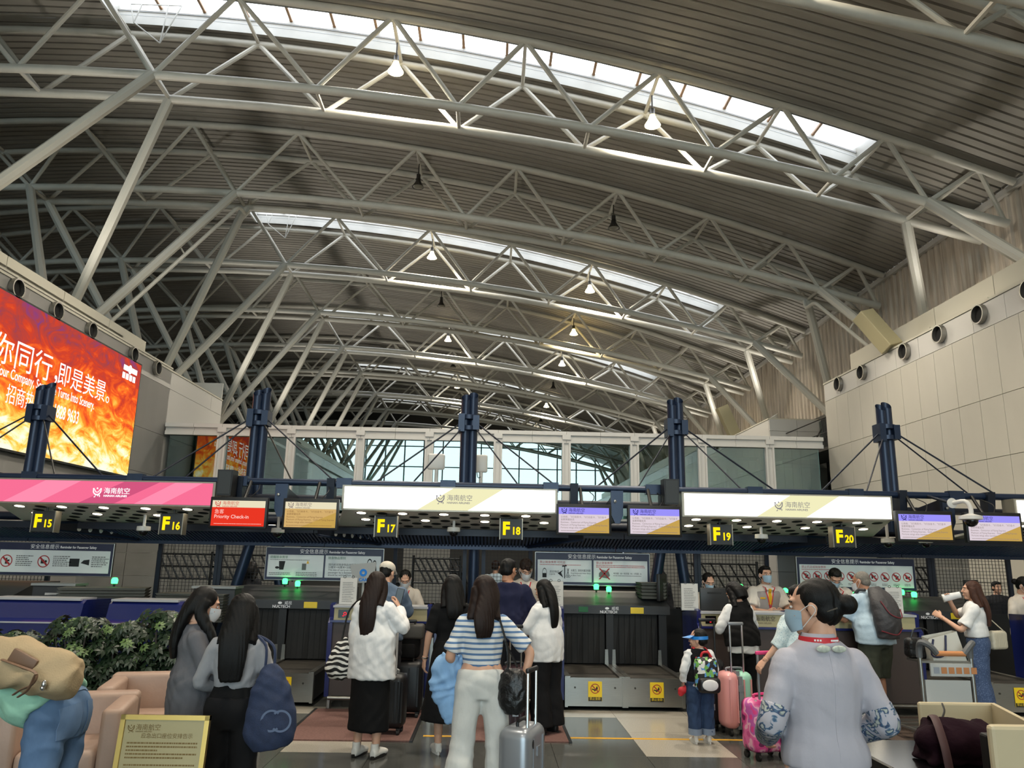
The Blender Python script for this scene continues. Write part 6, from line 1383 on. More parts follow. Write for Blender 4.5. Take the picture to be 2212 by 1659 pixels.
# --- people far behind the row
for i, (px, Y, H, m, hm, lab) in enumerate([(543, 13.2, 1.6, 'trouser_dark', 'hair_black', 'person in dark clothes standing behind the left mesh screen'), (957, 15.6, 1.6, 'check_pale', 'hair_black', 'distant person in pale checked shirt behind the row'), (986, 15.2, 1.62, 'cloth_black', 'hair_black', 'distant person in black behind the row beside the column'), (1070, 15.8, 1.68, 'pale_blue_shirt', 'hair_brown', 'distant person in pale blue raising a phone'), (1425, 14.2, 1.62, 'trouser_dark', 'hair_black', 'older man in dark jacket left of the masked agent'), (1462, 15.4, 1.62, 'shirt_white', 'hair_brown', 'distant person in white behind the masked agent'), (1480, 14.6, 1.6, 'pale_blue_shirt', 'hair_black', 'distant person in pale blue beside the raking columns'), (2150, 13.3, 1.5, 'trouser_dark', 'hair_black', 'distant person behind glass at the right')]):
    p = Person(lab, px, 1250, Y, H, math.pi if i in (4, 7) else .4 * (i % 3 - 1), female=i % 2 == 0, lod=.7, head=(.1, 0, 0), group=None); p.body(); p.top(m, .025, .85, .9, wr=(.008, 22)); p.trousers('trouser_dark', .02, .03, .03); p.shoes('shoe_black'); p.hair('short' if i % 2 else 'bob', hm)
# ================================================================== luggage and bags
mat('shell_black', (22, 22, 24), .4); mat('shell_silver', (150, 154, 160), .3, .5); mat('shell_pink', (226, 158, 156), .35, coat=.3); mat('shell_mint', (160, 214, 190), .35, coat=.3); mat('shell_maroon', (46, 26, 32), .4); mat('tube_white', (205, 205, 205), .3, .4); mat('wheel', (22, 22, 22), .5); mat('pink_hot', (222, 70, 130), .35)
ramp_mat('pink_camo', 'noise', [(0, (112, 40, 84)), (.36, (112, 40, 84)), (.4, (214, 76, 140)), (.5, (232, 104, 164)), (.56, (240, 176, 196)), (.62, (196, 96, 170)), (.7, (228, 70, 140)), (1, (150, 50, 110))], 9, .3, detail=1, constant=True)
def suitcase(label, x, y, rz, w, d, h, m, m2=None, handle=0.0, hm='tube_white', ribs=6, grip='shell_black', hmat=None, lock=True):
    t = thing('suitcase', label, 'suitcase', (x, y, 0), 'suitcases', local=True, rz=rz); z0 = .06
    rr = min(.07, d * .3)
    if m2: MB().rbox(-w / 2, 0, -d / 2, d / 2, z0, z0 + h, rr, 4).build('shell_half', m, t, True); MB().rbox(0, w / 2, -d / 2, d / 2, z0, z0 + h, rr, 4).build('shell_half', m2, t, True); blk('frame_band', -.02, .02, -d / 2 - .004, d / 2 + .004, z0 + .04, z0 + h - .04, 'shell_silver', t); blk('frame_band', -.02, .02, -d / 2 + .05, d / 2 - .05, z0 - .004, z0 + h + .004, 'shell_silver', t)
    else: MB().rbox(-w / 2, w / 2, -d / 2, d / 2, z0, z0 + h, rr, 4).build('shell', m, t, True)
    for i in range(ribs):
        xx = -w / 2 + w * (i + .5) / ribs
        for s in (-1, 1): blk('rib', xx - .008, xx + .008, s * d / 2 - .003 - .002, s * d / 2 + .003 + .002, z0 + .07, z0 + h - .07, hmat or m, t)
    if handle:
        for s in (-1, 1): bar('handle_tube', (s * w * .22, -d * .28, z0 + h - .02), (s * w * .22, -d * .28, handle), .011, hm, t, 8)
        MB().rbox(-w * .22 - .02, w * .22 + .02, -d * .28 - .015, -d * .28 + .015, handle - .015, handle + .02, .012, 2).build('handle_grip', grip, t, True)
    MB().tube([(-.09, 0, z0 + h), (-.08, 0, z0 + h + .03), (.08, 0, z0 + h + .03), (.09, 0, z0 + h)], .012, 8, 10).build('carry_handle', grip, t, True)
    if lock:
        for s in (-1, 1): blk('latch', -.03, .03, -d / 2 - .008, -d / 2 + .01, z0 + h * (.5 + s * .22) - .03, z0 + h * (.5 + s * .22) + .03, 'shell_silver', t)
    for sx in (-1, 1):
        for sy in (-1, 1):
            o = MB().cyl((sx * (w / 2 - .05) - .014, sy * (d / 2 - .04), .03), (sx * (w / 2 - .05) + .014, sy * (d / 2 - .04), .03), .03, n=12).build('wheel', 'wheel', t, True); blk('wheel_fork', sx * (w / 2 - .05) - .018, sx * (w / 2 - .05) + .018, sy * (d / 2 - .04) - .012, sy * (d / 2 - .04) + .012, .04, .07, 'wheel', o)
    return t
q = atz(832, 1590); suitcase('black ribbed cabin suitcase with white pull handle by the woman in white', q.x, q.y + .1, -.1, .36, .24, .52, 'shell_black', None, 1.18, 'tube_white', 9, 'plastic_grey')
q = atz(872, 1548); suitcase('larger black suitcase standing against the desk with a backpack on top', q.x, q.y, 0, .4, .28, .54, 'shell_black', None, 1.02, 'lamp_grey', 4)
bp = thing('backpack', 'black flap backpack resting on the large black suitcase', 'backpack', (q.x, q.y, .62)); MB().rbox(q.x - .17, q.x + .15, q.y - .1, q.y + .1, .615, .95, .06, 3).build('bag_body', 'cloth_black', bp, True); MB().rbox(q.x - .12, q.x + .19, q.y - .125, q.y + .08, .83, .99, .03, 3).build('flap', mat('strap_grey', (70, 68, 64), .6), bp, True); blk('buckle', q.x - .05, q.x - .01, q.y - .115, q.y - .1, .7, .75, 'chrome', bp); MB().rbox(q.x - .13, q.x + .11, q.y - .13, q.y - .08, .63, .78, .03, 2).build('front_pocket', 'cloth_black', bp, True)
q = at(1128, 1600, 5.7); ss = suitcase('silver metal cabin suitcase pulled by the woman in stripes', q.x, 5.7, 1.15, .36, .24, .56, 'shell_silver', None, .98, 'chrome', 2, 'shell_black')
for z in (.16, .52):
    for s in (-1, 1): MB().ell((.181, s * .06, z), (.004, .018, .03), 12, 6).build('corner_stud', 'shell_black', ss); MB().ell((s * .1, -.121, z), (.018, .004, .03), 12, 6).build('corner_stud', 'shell_black', ss)
q = atz(1118, 1545); suitcase('dark maroon suitcase between the navy shirt man and the blouse woman', q.x - .08, 8.32, .1, .26, .3, .6, 'shell_maroon', None, 1.05, 'chrome', 5)
q = atz(1556, 1590); suitcase('tall black suitcase right behind the child', q.x - .04, q.y + .3, .15, .36, .24, .66, 'shell_black', None, 1.12, 'black', 5)
q = atz(1598, 1590); pm = suitcase('pink and mint two-tone suitcase between child and desk', q.x, q.y + .1, .2, .32, .26, .56, 'shell_pink', 'shell_mint', 1.1, 'chrome', 4, 'shell_silver')
q = atz(1662, 1645); pk = suitcase('pink camouflage pattern child suitcase with pink handle', q.x, q.y + .12, .35, .36, .24, .46, 'pink_camo', None, .92, 'shell_silver', 0, 'pink_hot', lock=False)
MB().rbox(.06, .182, -.122, .122, .06, .52, .05, 3).build('side_shell', 'pink_hot', pk, True)
text('lettering', 'HELLO', .07, None, 'pink_hot', pk, mtx=Matrix.Translation((-.13, -.126, .22)) @ Matrix.Rotation(math.pi / 2, 4, 'X'), bold=.03); text('lettering', 'KITTY', .07, None, 'pink_hot', pk, mtx=Matrix.Translation((-.13, -.126, .155)) @ Matrix.Rotation(math.pi / 2, 4, 'X'), bold=.03)

def bag(name, label, cat, mb, vox, m, wr, part='bag_body'):
    c = np.array(mb.v); t = thing(name, label, cat, (float(c[:, 0].mean()), float(c[:, 1].mean()), float(c[:, 2].min()))); o = fuse(mb, vox, m, part, t, 3, wr); return t
# zebra bag on the left shoulder of the woman in white
c = WS.W((-.29, -.02, .86)); mb = MB().etube([c + Vector((0, 0, -.2)), c + Vector((-.01, 0, -.12)), c + Vector((.0, 0, .05)), c + Vector((.03, 0, .16))], [(.07, .05), (.15, .08), (.11, .07), (.03, .02)], (1, .2, 0), 16, 14)
t = bag('shoulder_bag', 'black and white zebra pattern shoulder bag', 'bag', mb, .012, 'zebra', (.012, 30, 4)); MB().tube([c + Vector((-.03, 0, .12)), c + Vector((.02, .02, .4)), WS.W((-.12, .0, 1.4)), c + Vector((.09, .05, .3)), c + Vector((.05, 0, .14))], .009, 6, 20).build('strap', 'leather_black', t, True)
# blue tote with interlocking rings
c = GT.W((.27, -.12, .98)); mb = MB().etube([c + Vector((.02, 0, -.27)), c + Vector((.01, 0, -.18)), c + Vector((0, 0, 0)), c + Vector((-.01, 0, .12)), c + Vector((-.03, .02, .2))], [(.1, .06), (.155, .085), (.13, .07), (.09, .05), (.04, .03)], (1, .15, 0), 18, 16)
mat('tote_navy', (38, 50, 78), .8, bump=.2, bscale=160, noise=.15, nscale=30); mat('stitch', (96, 110, 138), .7)
t = bag('tote_bag', 'navy blue denim tote bag with interlocking ring emblem', 'bag', mb, .012, 'tote_navy', (.008, 26, 6)); MB().tube([c + Vector((-.05, 0, .15)), c + Vector((-.06, .02, .3)), GT.W((.12, .0, 1.37)), c + Vector((-.02, .04, .3)), c + Vector((.0, .02, .16))], .009, 6, 20).build('strap', 'tote_navy', t, True)
tb = BVHTree.FromPolygons([v.co.copy() for v in t.children[0].data.vertices], [tuple(q_.vertices) for q_ in t.children[0].data.polygons]); h_ = tb.ray_cast(c + Vector((.06, -.6, -.1)), Vector((0, 1, 0)))[0]; e0 = (h_ if h_ is not None else c + Vector((.07, -.09, -.09))) + Vector((0, -.012, 0)); MB().ring(e0 + Vector((-.028, 0, 0)), .05, .062, 24, math.radians(45), math.radians(315), ax=(1, .05, 0)).ring(e0 + Vector((.028, -.002, 0)), .05, .062, 24, math.radians(-135), math.radians(135), ax=(1, .05, 0)).build('emblem', 'stitch', t)
# black quilted bag of the woman in stripes
c = ST.W((.22, -.12, .9)); mb = MB().etube([c + Vector((0, 0, -.2)), c + Vector((0, 0, -.12)), c + Vector((0, 0, .04)), c + Vector((0, 0, .1))], [(.06, .05), (.11, .07), (.1, .06), (.06, .03)], (1, -.3, 0), 16, 12)
t = bag('shoulder_bag', 'black quilted shoulder bag on the woman in stripes', 'bag', mb, .012, 'leather_black', (.008, 60, 8)); MB().tube([c + Vector((-.04, 0, .08)), ST.W((.17, -.12, 1.15)), ST.W((.1, -.04, 1.39)), ST.W((.14, .1, 1.25)), c + Vector((.03, .06, .1))], .008, 6, 20).build('chain_strap', 'leather_black', t, True)
# pale blue shirt hung over her left arm
c = ST.W((-.22, .05, .95)); mb = MB().etube([c + Vector((.0, 0, .12)), c + Vector((-.03, 0, .0)), c + Vector((-.02, 0, -.15)), c + Vector((.02, 0, -.34))], [(.07, .05), (.12, .06), (.11, .05), (.04, .02)], (1, 0, 0), 16, 16).etube([c + Vector((.02, .05, .1)), c + Vector((.08, .06, .0)), c + Vector((.05, .04, -.25))], [(.06, .05), (.07, .05), (.05, .02)], (1, 0, 0), 12, 10)
bag('folded_shirt', 'pale blue shirt hanging over the arm of the woman in stripes', 'shirt', mb, .012, 'blue_cloth', (.018, 30, 12), 'cloth')
# beige tote on the back of the bending person
Mt = Matrix.Translation(at(72, 1440, 4.15)) @ Matrix.Rotation(.2, 4, 'Y') @ Matrix.Rotation(-.5, 4, 'X')
mb = MB().rbox(-.27, .23, -.1, .1, -.12, .1, .06, 3, Mt).rbox(.1, .25, -.09, .09, -.11, .05, .05, 3, Mt).ell(Mt @ Vector((-.1, 0, .03)), (.16, .1, .1))
mat('canvas_beige', (178, 156, 122), .8, bump=.2, bscale=120, noise=.06, nscale=10); mat('bag_leather', (120, 92, 72), .55)
t = bag('tote_bag', 'beige canvas tote with brown leather trim on the bending person', 'bag', mb, .012, 'canvas_beige', (.01, 20, 14)); MB().etube([at(5, 1425, 4.04), at(45, 1440, 4.0), at(78, 1455, 3.98), at(70, 1478, 3.98), at(45, 1490, 4.0), at(30, 1500, 4.02)], [(.012, .005)] * 6, (0, 1, 0), 8, 22).etube([at(78, 1455, 3.97), at(60, 1490, 3.98), at(40, 1505, 4.0)], [(.012, .005)] * 3, (0, 1, 0), 8, 12).build('handle', 'bag_leather', t, True); MB().rbox(-.07, .07, -.012, .012, -.035, .035, .01, 2, Matrix.Translation(at(50, 1427, 4.05)) @ Matrix.Rotation(.45, 4, 'Y')).build('leather_flap', 'bag_leather', t, True); MB().ell(at(95, 1478, 4.0), (.012, .012, .02), 10, 8).ell(at(92, 1486, 4.0), (.012, .012, .012), 10, 8).build('charm', 'chrome', t, True)
# child's rucksack
ramp_mat('bubble_print', 'cells', [(0, (24, 24, 26)), (.45, (30, 30, 32)), (.5, (226, 226, 220)), (.62, (90, 150, 210)), (.75, (120, 180, 90)), (1, (214, 70, 60))], 34, .6, constant=True); mat('bag_red', (196, 36, 46), .6)
c = KID.W((.03, -.2, 1.1)); k_ = .8
t = thing('rucksack', 'small child rucksack with coloured dots, red trim and white pocket', 'backpack', (c.x, c.y, c.z - .2)); fuse(MB().rbox(c.x - .115, c.x + .115, c.y - .07, c.y + .07, c.z - .2, c.z + .12, .06, 4), .01, 'bubble_print', 'bag_body', t, 3, None)
fuse(MB().rbox(c.x - .1, c.x + .12, c.y - .11, c.y - .03, c.z - .21, c.z - .06, .04, 3), .008, 'shell_black', 'pocket_rim', t, 3); fuse(MB().ell((c.x + .01, c.y - .11, c.z - .13), (.082, .014, .055), 18, 10), .006, 'shirt_white', 'front_pocket', t, 2)
MB().tube([(c.x - .05, c.y - .0, c.z + .1), (c.x - .03, c.y - .01, c.z + .16), (c.x + .03, c.y - .01, c.z + .16), (c.x + .05, c.y, c.z + .1)], .012, 8, 10).build('top_handle', 'bag_red', t, True)
for s in (-1, 1): MB().tube([(c.x + s * .08, c.y + .05, c.z + .1), KID.W((s * .09, -.02, 1.4)), KID.W((s * .1, .12, 1.3)), KID.W((s * .14, .06, 1.05)), (c.x + s * .1, c.y + .04, c.z - .15)], .012, 6, 18).build('strap', 'bag_red', t, True)
q = KID.W((-.26, .06, .76)); t = thing('toy', 'small red toy in the hand of the child', 'toy', tuple(q)); fuse(MB().ell(q, (.05, .04, .035)).ell(q + Vector((-.02, 0, -.03)), (.03, .03, .03)).ell(q + Vector((.03, 0, .02)), (.025, .03, .03)), .008, 'bag_red', 'toy_body', t, 2); MB().tube([q + Vector((0, 0, .03)), q + Vector((0, .01, .08)), KID.W((-.24, .1, .86))], .005, 6, 6).build('cord', 'leather_brown', t)
# grey rucksack of the man at the desk
B_ = GM; mat('pack_grey', (62, 60, 62), .6, bump=.3, bscale=30); c = B_.W(B_.up((0, -.2, 1.18)))
mb = MB().etube([B_.W(B_.up((0, -.2, .9))), B_.W(B_.up((0, -.24, 1.05))), B_.W(B_.up((0, -.23, 1.25))), B_.W(B_.up((0, -.16, 1.42)))], [(.14, .08), (.17, .12), (.16, .11), (.09, .05)], wm(B_.t).to_3x3() @ Vector((1, 0, 0)), 18, 14)
t = bag('rucksack', 'grey rucksack with dark red piping on the man at the desk', 'backpack', mb, .013, 'pack_grey', (.007, 26, 20))
for s in (-1, 1): MB().tube([B_.W(B_.up((s * .08, -.1, 1.41))), B_.W(B_.up((s * .1, 0, 1.42))), B_.W(B_.up((s * .12, .13, 1.3))), B_.W(B_.up((s * .16, .04, 1.08))), B_.W(B_.up((s * .13, -.12, .97)))], .018, 6, 18).build('strap', 'pack_grey', t, True)
MB().tube([B_.W(B_.up((-.12, -.33, 1.25))), B_.W(B_.up((-.06, -.37, 1.1))), B_.W(B_.up((.08, -.37, 1.06))), B_.W(B_.up((.15, -.31, 1.16)))], .007, 6, 14).build('piping', mat('piping_red', (110, 34, 44), .6), t, True); MB().tube([B_.W(B_.up((-.15, -.27, .96))), B_.W(B_.up((0, -.33, .93))), B_.W(B_.up((.15, -.27, .98)))], .007, 6, 10).build('piping', 'piping_red', t, True)
# cream handbag of the brown-haired woman
c = WT.W((.2, -.2, .95)); t = thing('handbag', 'cream quilted handbag behind the brown-haired woman', 'bag', tuple(c)); fuse(MB().rbox(-.13, .13, -.045, .045, -.11, .1, .03, 3, Matrix.Translation(c) @ Matrix.Rotation(.4, 4, 'Z')), .009, mat('bag_cream', (196, 188, 168), .5), 'bag_body', t, 3, (.003, 70, 3)); MB().tube([c + Vector((-.1, 0, .08)), WT.W((.16, -.08, 1.3)), WT.W((.1, .02, 1.38)), c + Vector((.1, 0, .08))], .006, 6, 16).build('strap', 'bag_cream', t, True)

# ================================================================== trolley with shopping bags
x0, x1, yt = at(1980, 1400, 7.9).x, at(2098, 1400, 7.9).x, 7.9; xm = (x0 + x1) / 2
t = thing('luggage_trolley', 'steel airport luggage trolley with grey handles and advert strip', 'trolley', (xm, yt, 0)); mat('handle_grey', (92, 94, 96), .5); mat('trolley_panel', (186, 188, 186), .4)
for x in (x0 + .02, x1 - .02):
    bar('upright', (x, yt, .12), (x, yt, .88), .022, 'stainless', t); MB().tube([(x, yt, .85), (x, yt - .01, .95), (x + (.05 if x < xm else -.05) * 0, yt - .06, 1.0), (x + (.06 if x < xm else -.06), yt - .1, .97), (x + (.12 if x < xm else -.12), yt - .1, .9)], .03, 8, 14).build('handle', 'handle_grey', t, True)
    MB().tube([(x, yt, .14), (x, yt + .5, .12), (x, yt + .95, .1)], .02, 8, 8).build('base_rail', 'stainless', t, True)
bar('handle_bar', (x0 + .13, yt - .1, .9), (x1 - .13, yt - .1, .9), .025, mat('bar_orange', (196, 132, 84), .5), t); blk('tray_rim', x0 + .02, x1 - .02, yt - .02, yt + .25, .8, .82, 'stainless', t)
blk('advert_strip', x0 + .1, x1 - .04, yt - .04, yt - .02, .68, .8, 'trolley_panel', t); blk('back_panel', x0 + .05, x1 - .05, yt - .01, yt + .01, .16, .64, 'trolley_panel', t)
for k in range(6): blk('advert_icon', x0 + .13 + k * .075, x0 + .185 + k * .075, yt - .043, yt - .04, .705, .765, mat('icon_grey', (150, 156, 166), .5) if k == 0 else 'bar_orange', t)
for k in range(5): blk('base_slat', x0 + .02, x1 - .02, yt + .1 + k * .18, yt + .14 + k * .18, .1, .12, 'stainless', t)
for x in (x0 + .03, x1 - .03):
    for y in (yt + .02, yt + .9): MB().cyl((x - .015, y, .05), (x + .015, y, .05), .05, n=14).build('wheel', 'wheel', t, True)
c = Vector((xm + .02, yt + .1, .82)); b1 = thing('shopping_bag', 'white paper shopping bag with navy handles on the trolley', 'bag', tuple(c)); MB().add([(c.x - .12, c.y - .07, c.z), (c.x + .22, c.y - .07, c.z), (c.x + .22, c.y + .09, c.z), (c.x - .12, c.y + .09, c.z), (c.x - .15, c.y - .06, c.z + .2), (c.x + .15, c.y - .06, c.z + .28), (c.x + .17, c.y + .06, c.z + .28), (c.x - .15, c.y + .06, c.z + .22)], [(0, 1, 2, 3), (0, 1, 5, 4), (1, 2, 6, 5), (2, 3, 7, 6), (3, 0, 4, 7)]).build('paper_body', mat('paper_cream', (206, 204, 194), .6), b1); MB().tube([(c.x - .1, c.y - .065, c.z + .2), (c.x - .14, c.y - .09, c.z + .05), (c.x - .02, c.y - .1, c.z + .06), (c.x + .03, c.y - .065, c.z + .24)], .01, 6, 14).build('handle', mat('cord_navy', (26, 32, 66), .6), b1, True)
b2 = thing('handbag', 'black handbag on the trolley behind the white shopping bag', 'bag', (x0 + .15, yt + .2, .82)); fuse(MB().rbox(x0 + .0, x0 + .3, yt + .14, yt + .28, .82, 1.02, .04, 3), .01, 'leather_black', 'bag_body', b2, 3, (.005, 30, 5)); MB().tube([(x0 + .05, yt + .2, 1.0), (x0 + .1, yt + .2, 1.1), (x0 + .22, yt + .2, 1.1), (x0 + .26, yt + .2, 1.0)], .009, 6, 12).build('handle', 'leather_black', b2, True)

# ================================================================== beige booth with purple bag at the right
mat('booth_beige', (196, 182, 150), .5, noise=.03, nscale=3); mat('bag_purple', (34, 17, 26), .9, bump=.2, bscale=60, spec=.1)
yb = 4.3; a = at(1985, 1517, yb); b = at(2140, 1517, yb); zt_ = a.z
t = thing('booth', 'beige service booth with partition panels at the lower right corner', 'booth', (2.9, 3.9, 0))
MB().rbox(a.x, b.x + .03, yb, yb + .03, .35, zt_, .012, 2).build('back_panel', 'booth_beige', t)
e = at(2300, 1585, 3.4); MB().add([(b.x, yb, .35), (e.x, 3.4, .35), (e.x, 3.4, zt_), (b.x, yb, zt_), (b.x + .03, yb + .02, .35), (e.x + .03, 3.42, .35), (e.x + .03, 3.42, zt_), (b.x + .03, yb + .02, zt_)], [(0, 1, 2, 3), (4, 5, 6, 7), (3, 2, 6, 7), (0, 3, 7, 4), (1, 2, 6, 5)]).build('side_panel', 'booth_beige', t)
g = at(2140, 1567, 3.1); MB().rbox(g.x, g.x + .6, 3.1, 3.14, .3, g.z, .015, 2).build('near_panel', 'booth_beige', t)
dz = at(2000, 1640, 3.9).z; MB().rbox(at(1890, 1640, 3.9).x, 3.6, 3.15, yb, dz - .03, dz, .008, 1).build('desk_top', 'black_gloss', t); MB().box(at(1910, 1640, 3.9).x, 3.5, 3.3, yb, .0, dz - .03).build('plinth', 'machine_dark', t)
c = at(2065, 1620, 3.85); pb = thing('shoulder_bag', 'dark purple fabric shoulder bag lying on the booth desk', 'bag', (c.x, c.y, dz)); pl_ = [at(px_, py_, 3.85) for px_, py_ in ((1992, 1662), (2000, 1610), (2014, 1556), (2030, 1560), (2058, 1588), (2090, 1592), (2112, 1572), (2126, 1556), (2138, 1580), (2144, 1662))]; pl_ = [(v_.x, max(v_.z, dz + .005)) for v_ in pl_]; mb = MB().prism(pl_, 3.76, 3.95, 'xz').ell((c.x, 3.84, dz + .1), (.2, .13, .095)); fuse(mb, .012, 'bag_purple', 'bag_body', pb, 3, (.012, 26, 22))
MB().etube([at(2052, 1665, 3.68), at(2040, 1610, 3.7), at(2022, 1556, 3.78), at(2012, 1548, 3.88), at(2008, 1580, 3.97)], [(.02, .006)] * 5, (1, 0, 0), 8, 18).build('strap', mat('strap_maroon', (70, 44, 46), .6), pb, True); MB().rbox(-.03, .03, -.004, .004, -.025, .025, .003, 1, Matrix.Translation(at(2112, 1612, 3.74))).build('leather_patch', 'leather_brown', pb)
MB().tube([at(2035, 1520, 4.2), at(2040, 1535, 4.1), at(2035, 1552, 4.0)], .005, 6, 8).build('thin_cord', 'black', pb)
c = at(2145, 1620, 3.5); d2 = thing('card_reader', 'black desk device beside the purple bag', 'device', (c.x, c.y, dz)); MB().rbox(c.x - .02, c.x + .04, c.y, c.y + .06, dz, c.z + .06, .01, 2).build('device_body', 'black', d2); blk('base', c.x - .04, c.x + .06, c.y - .03, c.y + .09, dz, dz + .015, 'trolley_panel', d2)

# ================================================================== armchairs, gold notice and plants at the left
mat('leather_tan', (164, 138, 122), .45, noise=.06, nscale=6, bump=.12, bscale=18)
def armchair(label, x, y, rz, w=.78, d=.72, h=.7):
    t = thing('armchair', label, 'armchair', (x, y, 0), 'tan armchairs', local=True, rz=rz)
    for s in (-1, 1): MB().rbox(s * (w / 2 - .07) - .07, s * (w / 2 - .07) + .07, -d / 2, d / 2, .14, h - .02, .035, 3).build('armrest', 'leather_tan', t, True)
    MB().rbox(-w / 2, w / 2, d / 2 - .16, d / 2, .14, h, .035, 3).build('backrest', 'leather_tan', t, True); MB().rbox(-w / 2 + .14, w / 2 - .14, -d / 2 + .01, d / 2 - .15, .2, .42, .045, 3).build('seat_cushion', 'leather_tan', t, True); blk('seat_base', -w / 2 + .1, w / 2 - .1, -d / 2 + .03, d / 2 - .1, .14, .22, 'leather_tan', t)
    for s in (-1, 1): MB().tube([(s * (w / 2 + .005), -d / 2 + .03, .5), (s * (w / 2 + .005), -d / 2 - .005, .4), (s * (w / 2 + .005), -d / 2 - .005, .02), (s * (w / 2 + .005), d / 2 - .05, .015), (s * (w / 2 + .005), d / 2 - .05, .14)], .014, 8, 18).build('leg', 'chrome', t, True)
    return t
q = atz(215, 1512, .7); armchair('tan leather armchair nearest, beside the bending person', q.x - .2, q.y + .05, .25)
q = atz(300, 1480, .7); armchair('tan leather armchair in the middle of the row', q.x - .05, q.y + .45, .25)
q = atz(390, 1452, .7); armchair('tan leather armchair farthest, behind the grey cardigan woman', q.x + .12, q.y + .75, .3)
q = atz(20, 1545, .7); armchair('tan leather armchair cut off at the left edge behind the jeans', q.x - .8, q.y + .1, .25)
mat('gold', (190, 160, 92), .28, .85); mat('gold_plate', (164, 150, 110), .4, .3, noise=.05, nscale=2); mat('gold_ink', (120, 96, 48), .6)
yg = 4.55; A = at(265, 1543, yg); Bv = at(456, 1541, yg); wg = Bv.x - A.x; zt_ = A.z
t = thing('floor_notice', 'gold framed notice stand with airline heading in front of the armchairs', 'sign', (A.x + wg / 2, yg, 0), local=True); tilt = Matrix.Rotation(-.12, 4, 'X')
Mg = Matrix.Translation((0, 0, zt_)) @ tilt; hg = .5
def gq(x, z, y=0): return Mg @ Vector((x, y, z))
for (xa, xb_, za, zb_) in ((-wg / 2, wg / 2, -.025, 0), (-wg / 2, wg / 2, -hg, -hg + .025), (-wg / 2, -wg / 2 + .025, -hg, 0), (wg / 2 - .025, wg / 2, -hg, 0)): MB().box(xa, xb_, -.015, .015, za, zb_, Mg).build('frame_bar', 'gold', t)
MB().box(-wg / 2 + .02, wg / 2 - .02, -.004, .008, -hg + .02, -.02, Mg).build('plate', 'gold_plate', t)
rmx = Matrix.Rotation(math.pi / 2, 4, 'X')
def gt(s, x, z, size, bold=0.0, align='LEFT'): text('lettering', s, size, None, 'gold_ink', t, mtx=Mg @ Matrix.Translation((x, -.006, z)) @ rmx, bold=bold, align=align)
gt('海南航空', -wg / 2 + .085, -.075, .034, .01); gt('HAINAN AIRLINES', -wg / 2 + .086, -.088, .011); gt('应急出口座位安排告示', 0.02, -.115, .028, .01, 'CENTER')
lg = logo(t, (0, 0, 0), .045, 'gold_ink'); lg.matrix_basis = Mg @ Matrix.Translation((-wg / 2 + .06, -.006, -.07))
rs = random.Random(5); mb = MB()
for i in range(17):
    z = -.145 - i * .018; x = -wg / 2 + .05; xe_ = wg / 2 - .05 - rs.random() * .22 * (i % 3)
    while x < xe_: l = rs.uniform(.006, .018); mb.add([gq(x, z, -.006), gq(min(x + l, xe_), z, -.006), gq(min(x + l, xe_), z + .008, -.006), gq(x, z + .008, -.006)], [(0, 1, 2, 3)]); x += l + .003
mb.build('fine_print', 'gold_ink', t)
for s in (-1, 1): bar('stand_leg', gq(s * wg * .35, -hg, .01), (s * wg * .35, .1, 0), .012, 'gold', t)
MB().rbox(-wg * .42, wg * .42, -.05, .22, 0, .02, .008, 1).build('stand_base', 'gold', t)

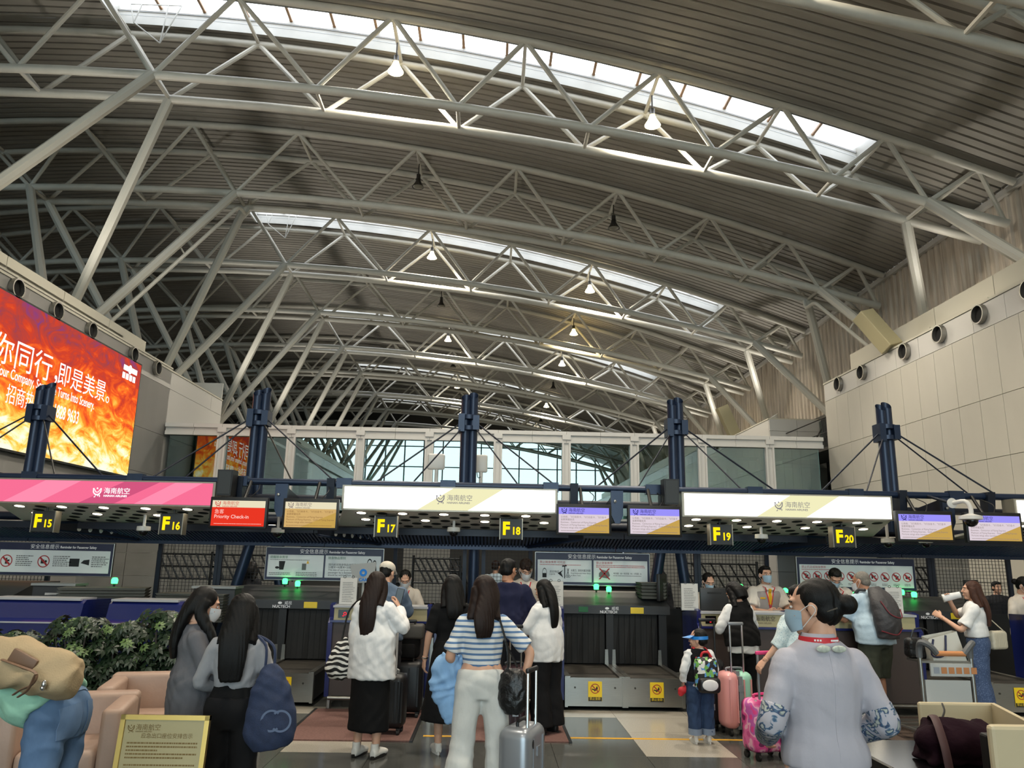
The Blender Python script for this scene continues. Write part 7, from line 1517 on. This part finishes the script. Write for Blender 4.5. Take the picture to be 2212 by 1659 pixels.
# umbrella plants in a low trough
mat('leaf_dark', (34, 50, 32), .35, noise=.35, nscale=5); mat('leaf_light', (92, 116, 66), .4, noise=.25, nscale=6); mat('trough', (58, 52, 46), .6)
def plant(label, x, y, h, w, seed, n=150):
    rs = random.Random(seed); t = thing('umbrella_plant', label, 'plant', (x, y, 0), 'umbrella plants', local=True)
    MB().rbox(-w * .55, w * .55, -.22, .22, 0, .34, .02, 2).build('trough', 'trough', t)
    for part, m, frac in (('foliage', 'leaf_dark', .86), ('young_leaves', 'leaf_light', .14)):
        mb = MB()
        for i in range(int(n * frac)):
            th = rs.uniform(0, 6.28); u = rs.uniform(0, 1) ** .6; zz = rs.uniform(.0, 1); cr = (1 - .75 * abs(zz - .45) ** 1.6)
            c = Vector((w * u * cr * math.cos(th), w * .62 * u * cr * math.sin(th), .3 + (h - .36) * zz if part == 'foliage' else h * (.72 + .26 * rs.random()) - .1 * u)); up = Vector((math.cos(th) * u * .9, math.sin(th) * u * .9 - .25, .75)).normalized()
            e1 = up.orthogonal().normalized(); e2 = up.cross(e1); k = rs.choice((7, 8, 9)); L = rs.uniform(.055, .09) if part == 'foliage' else rs.uniform(.04, .06)
            for j in range(k):
                a = 6.283 * j / k + rs.uniform(-.15, .15); d = (e1 * math.cos(a) + e2 * math.sin(a)); s_ = up.cross(d) * L * .24; p0 = c + d * .01; p1 = c + d * L * .5 - up * L * .02; p2 = c + d * L - up * L * .28
                mb.add([p0, p1 + s_, p2, p1 - s_, p1 + up * -.004], [(0, 4, 1), (1, 4, 2), (0, 3, 4), (4, 3, 2)])
        o = mb.build(part, m, t, True); o['kind'] = 'stuff'
    for i in range(7): a = 6.283 * i / 7; bar('stem', (.06 * math.cos(a), .06 * math.sin(a), .3), (w * .5 * math.cos(a), w * .35 * math.sin(a), h * .8), .009, 'trough', t, 6)
for i, (px, Y, h, w, lab) in enumerate([(30, 8.1, 1.0, .5, 'dark green umbrella plant at the left edge above the tote bag'), (165, 8.1, 1.13, .42, 'dark green umbrella plant second from the left'), (265, 8.15, 1.1, .4, 'dark green umbrella plant third from the left'), (355, 8.2, 1.2, .4, 'dark green umbrella plant behind the grey cardigan woman')]):
    q = at(px, 1400, Y); plant(lab, q.x, Y, h, w, 11 + i, 340)
# ------------------------------------------------------------------ tidy up
bpy.data.scenes.remove(_tmp)
for o in COL.objects:
    if '_local' in o: del o['_local']
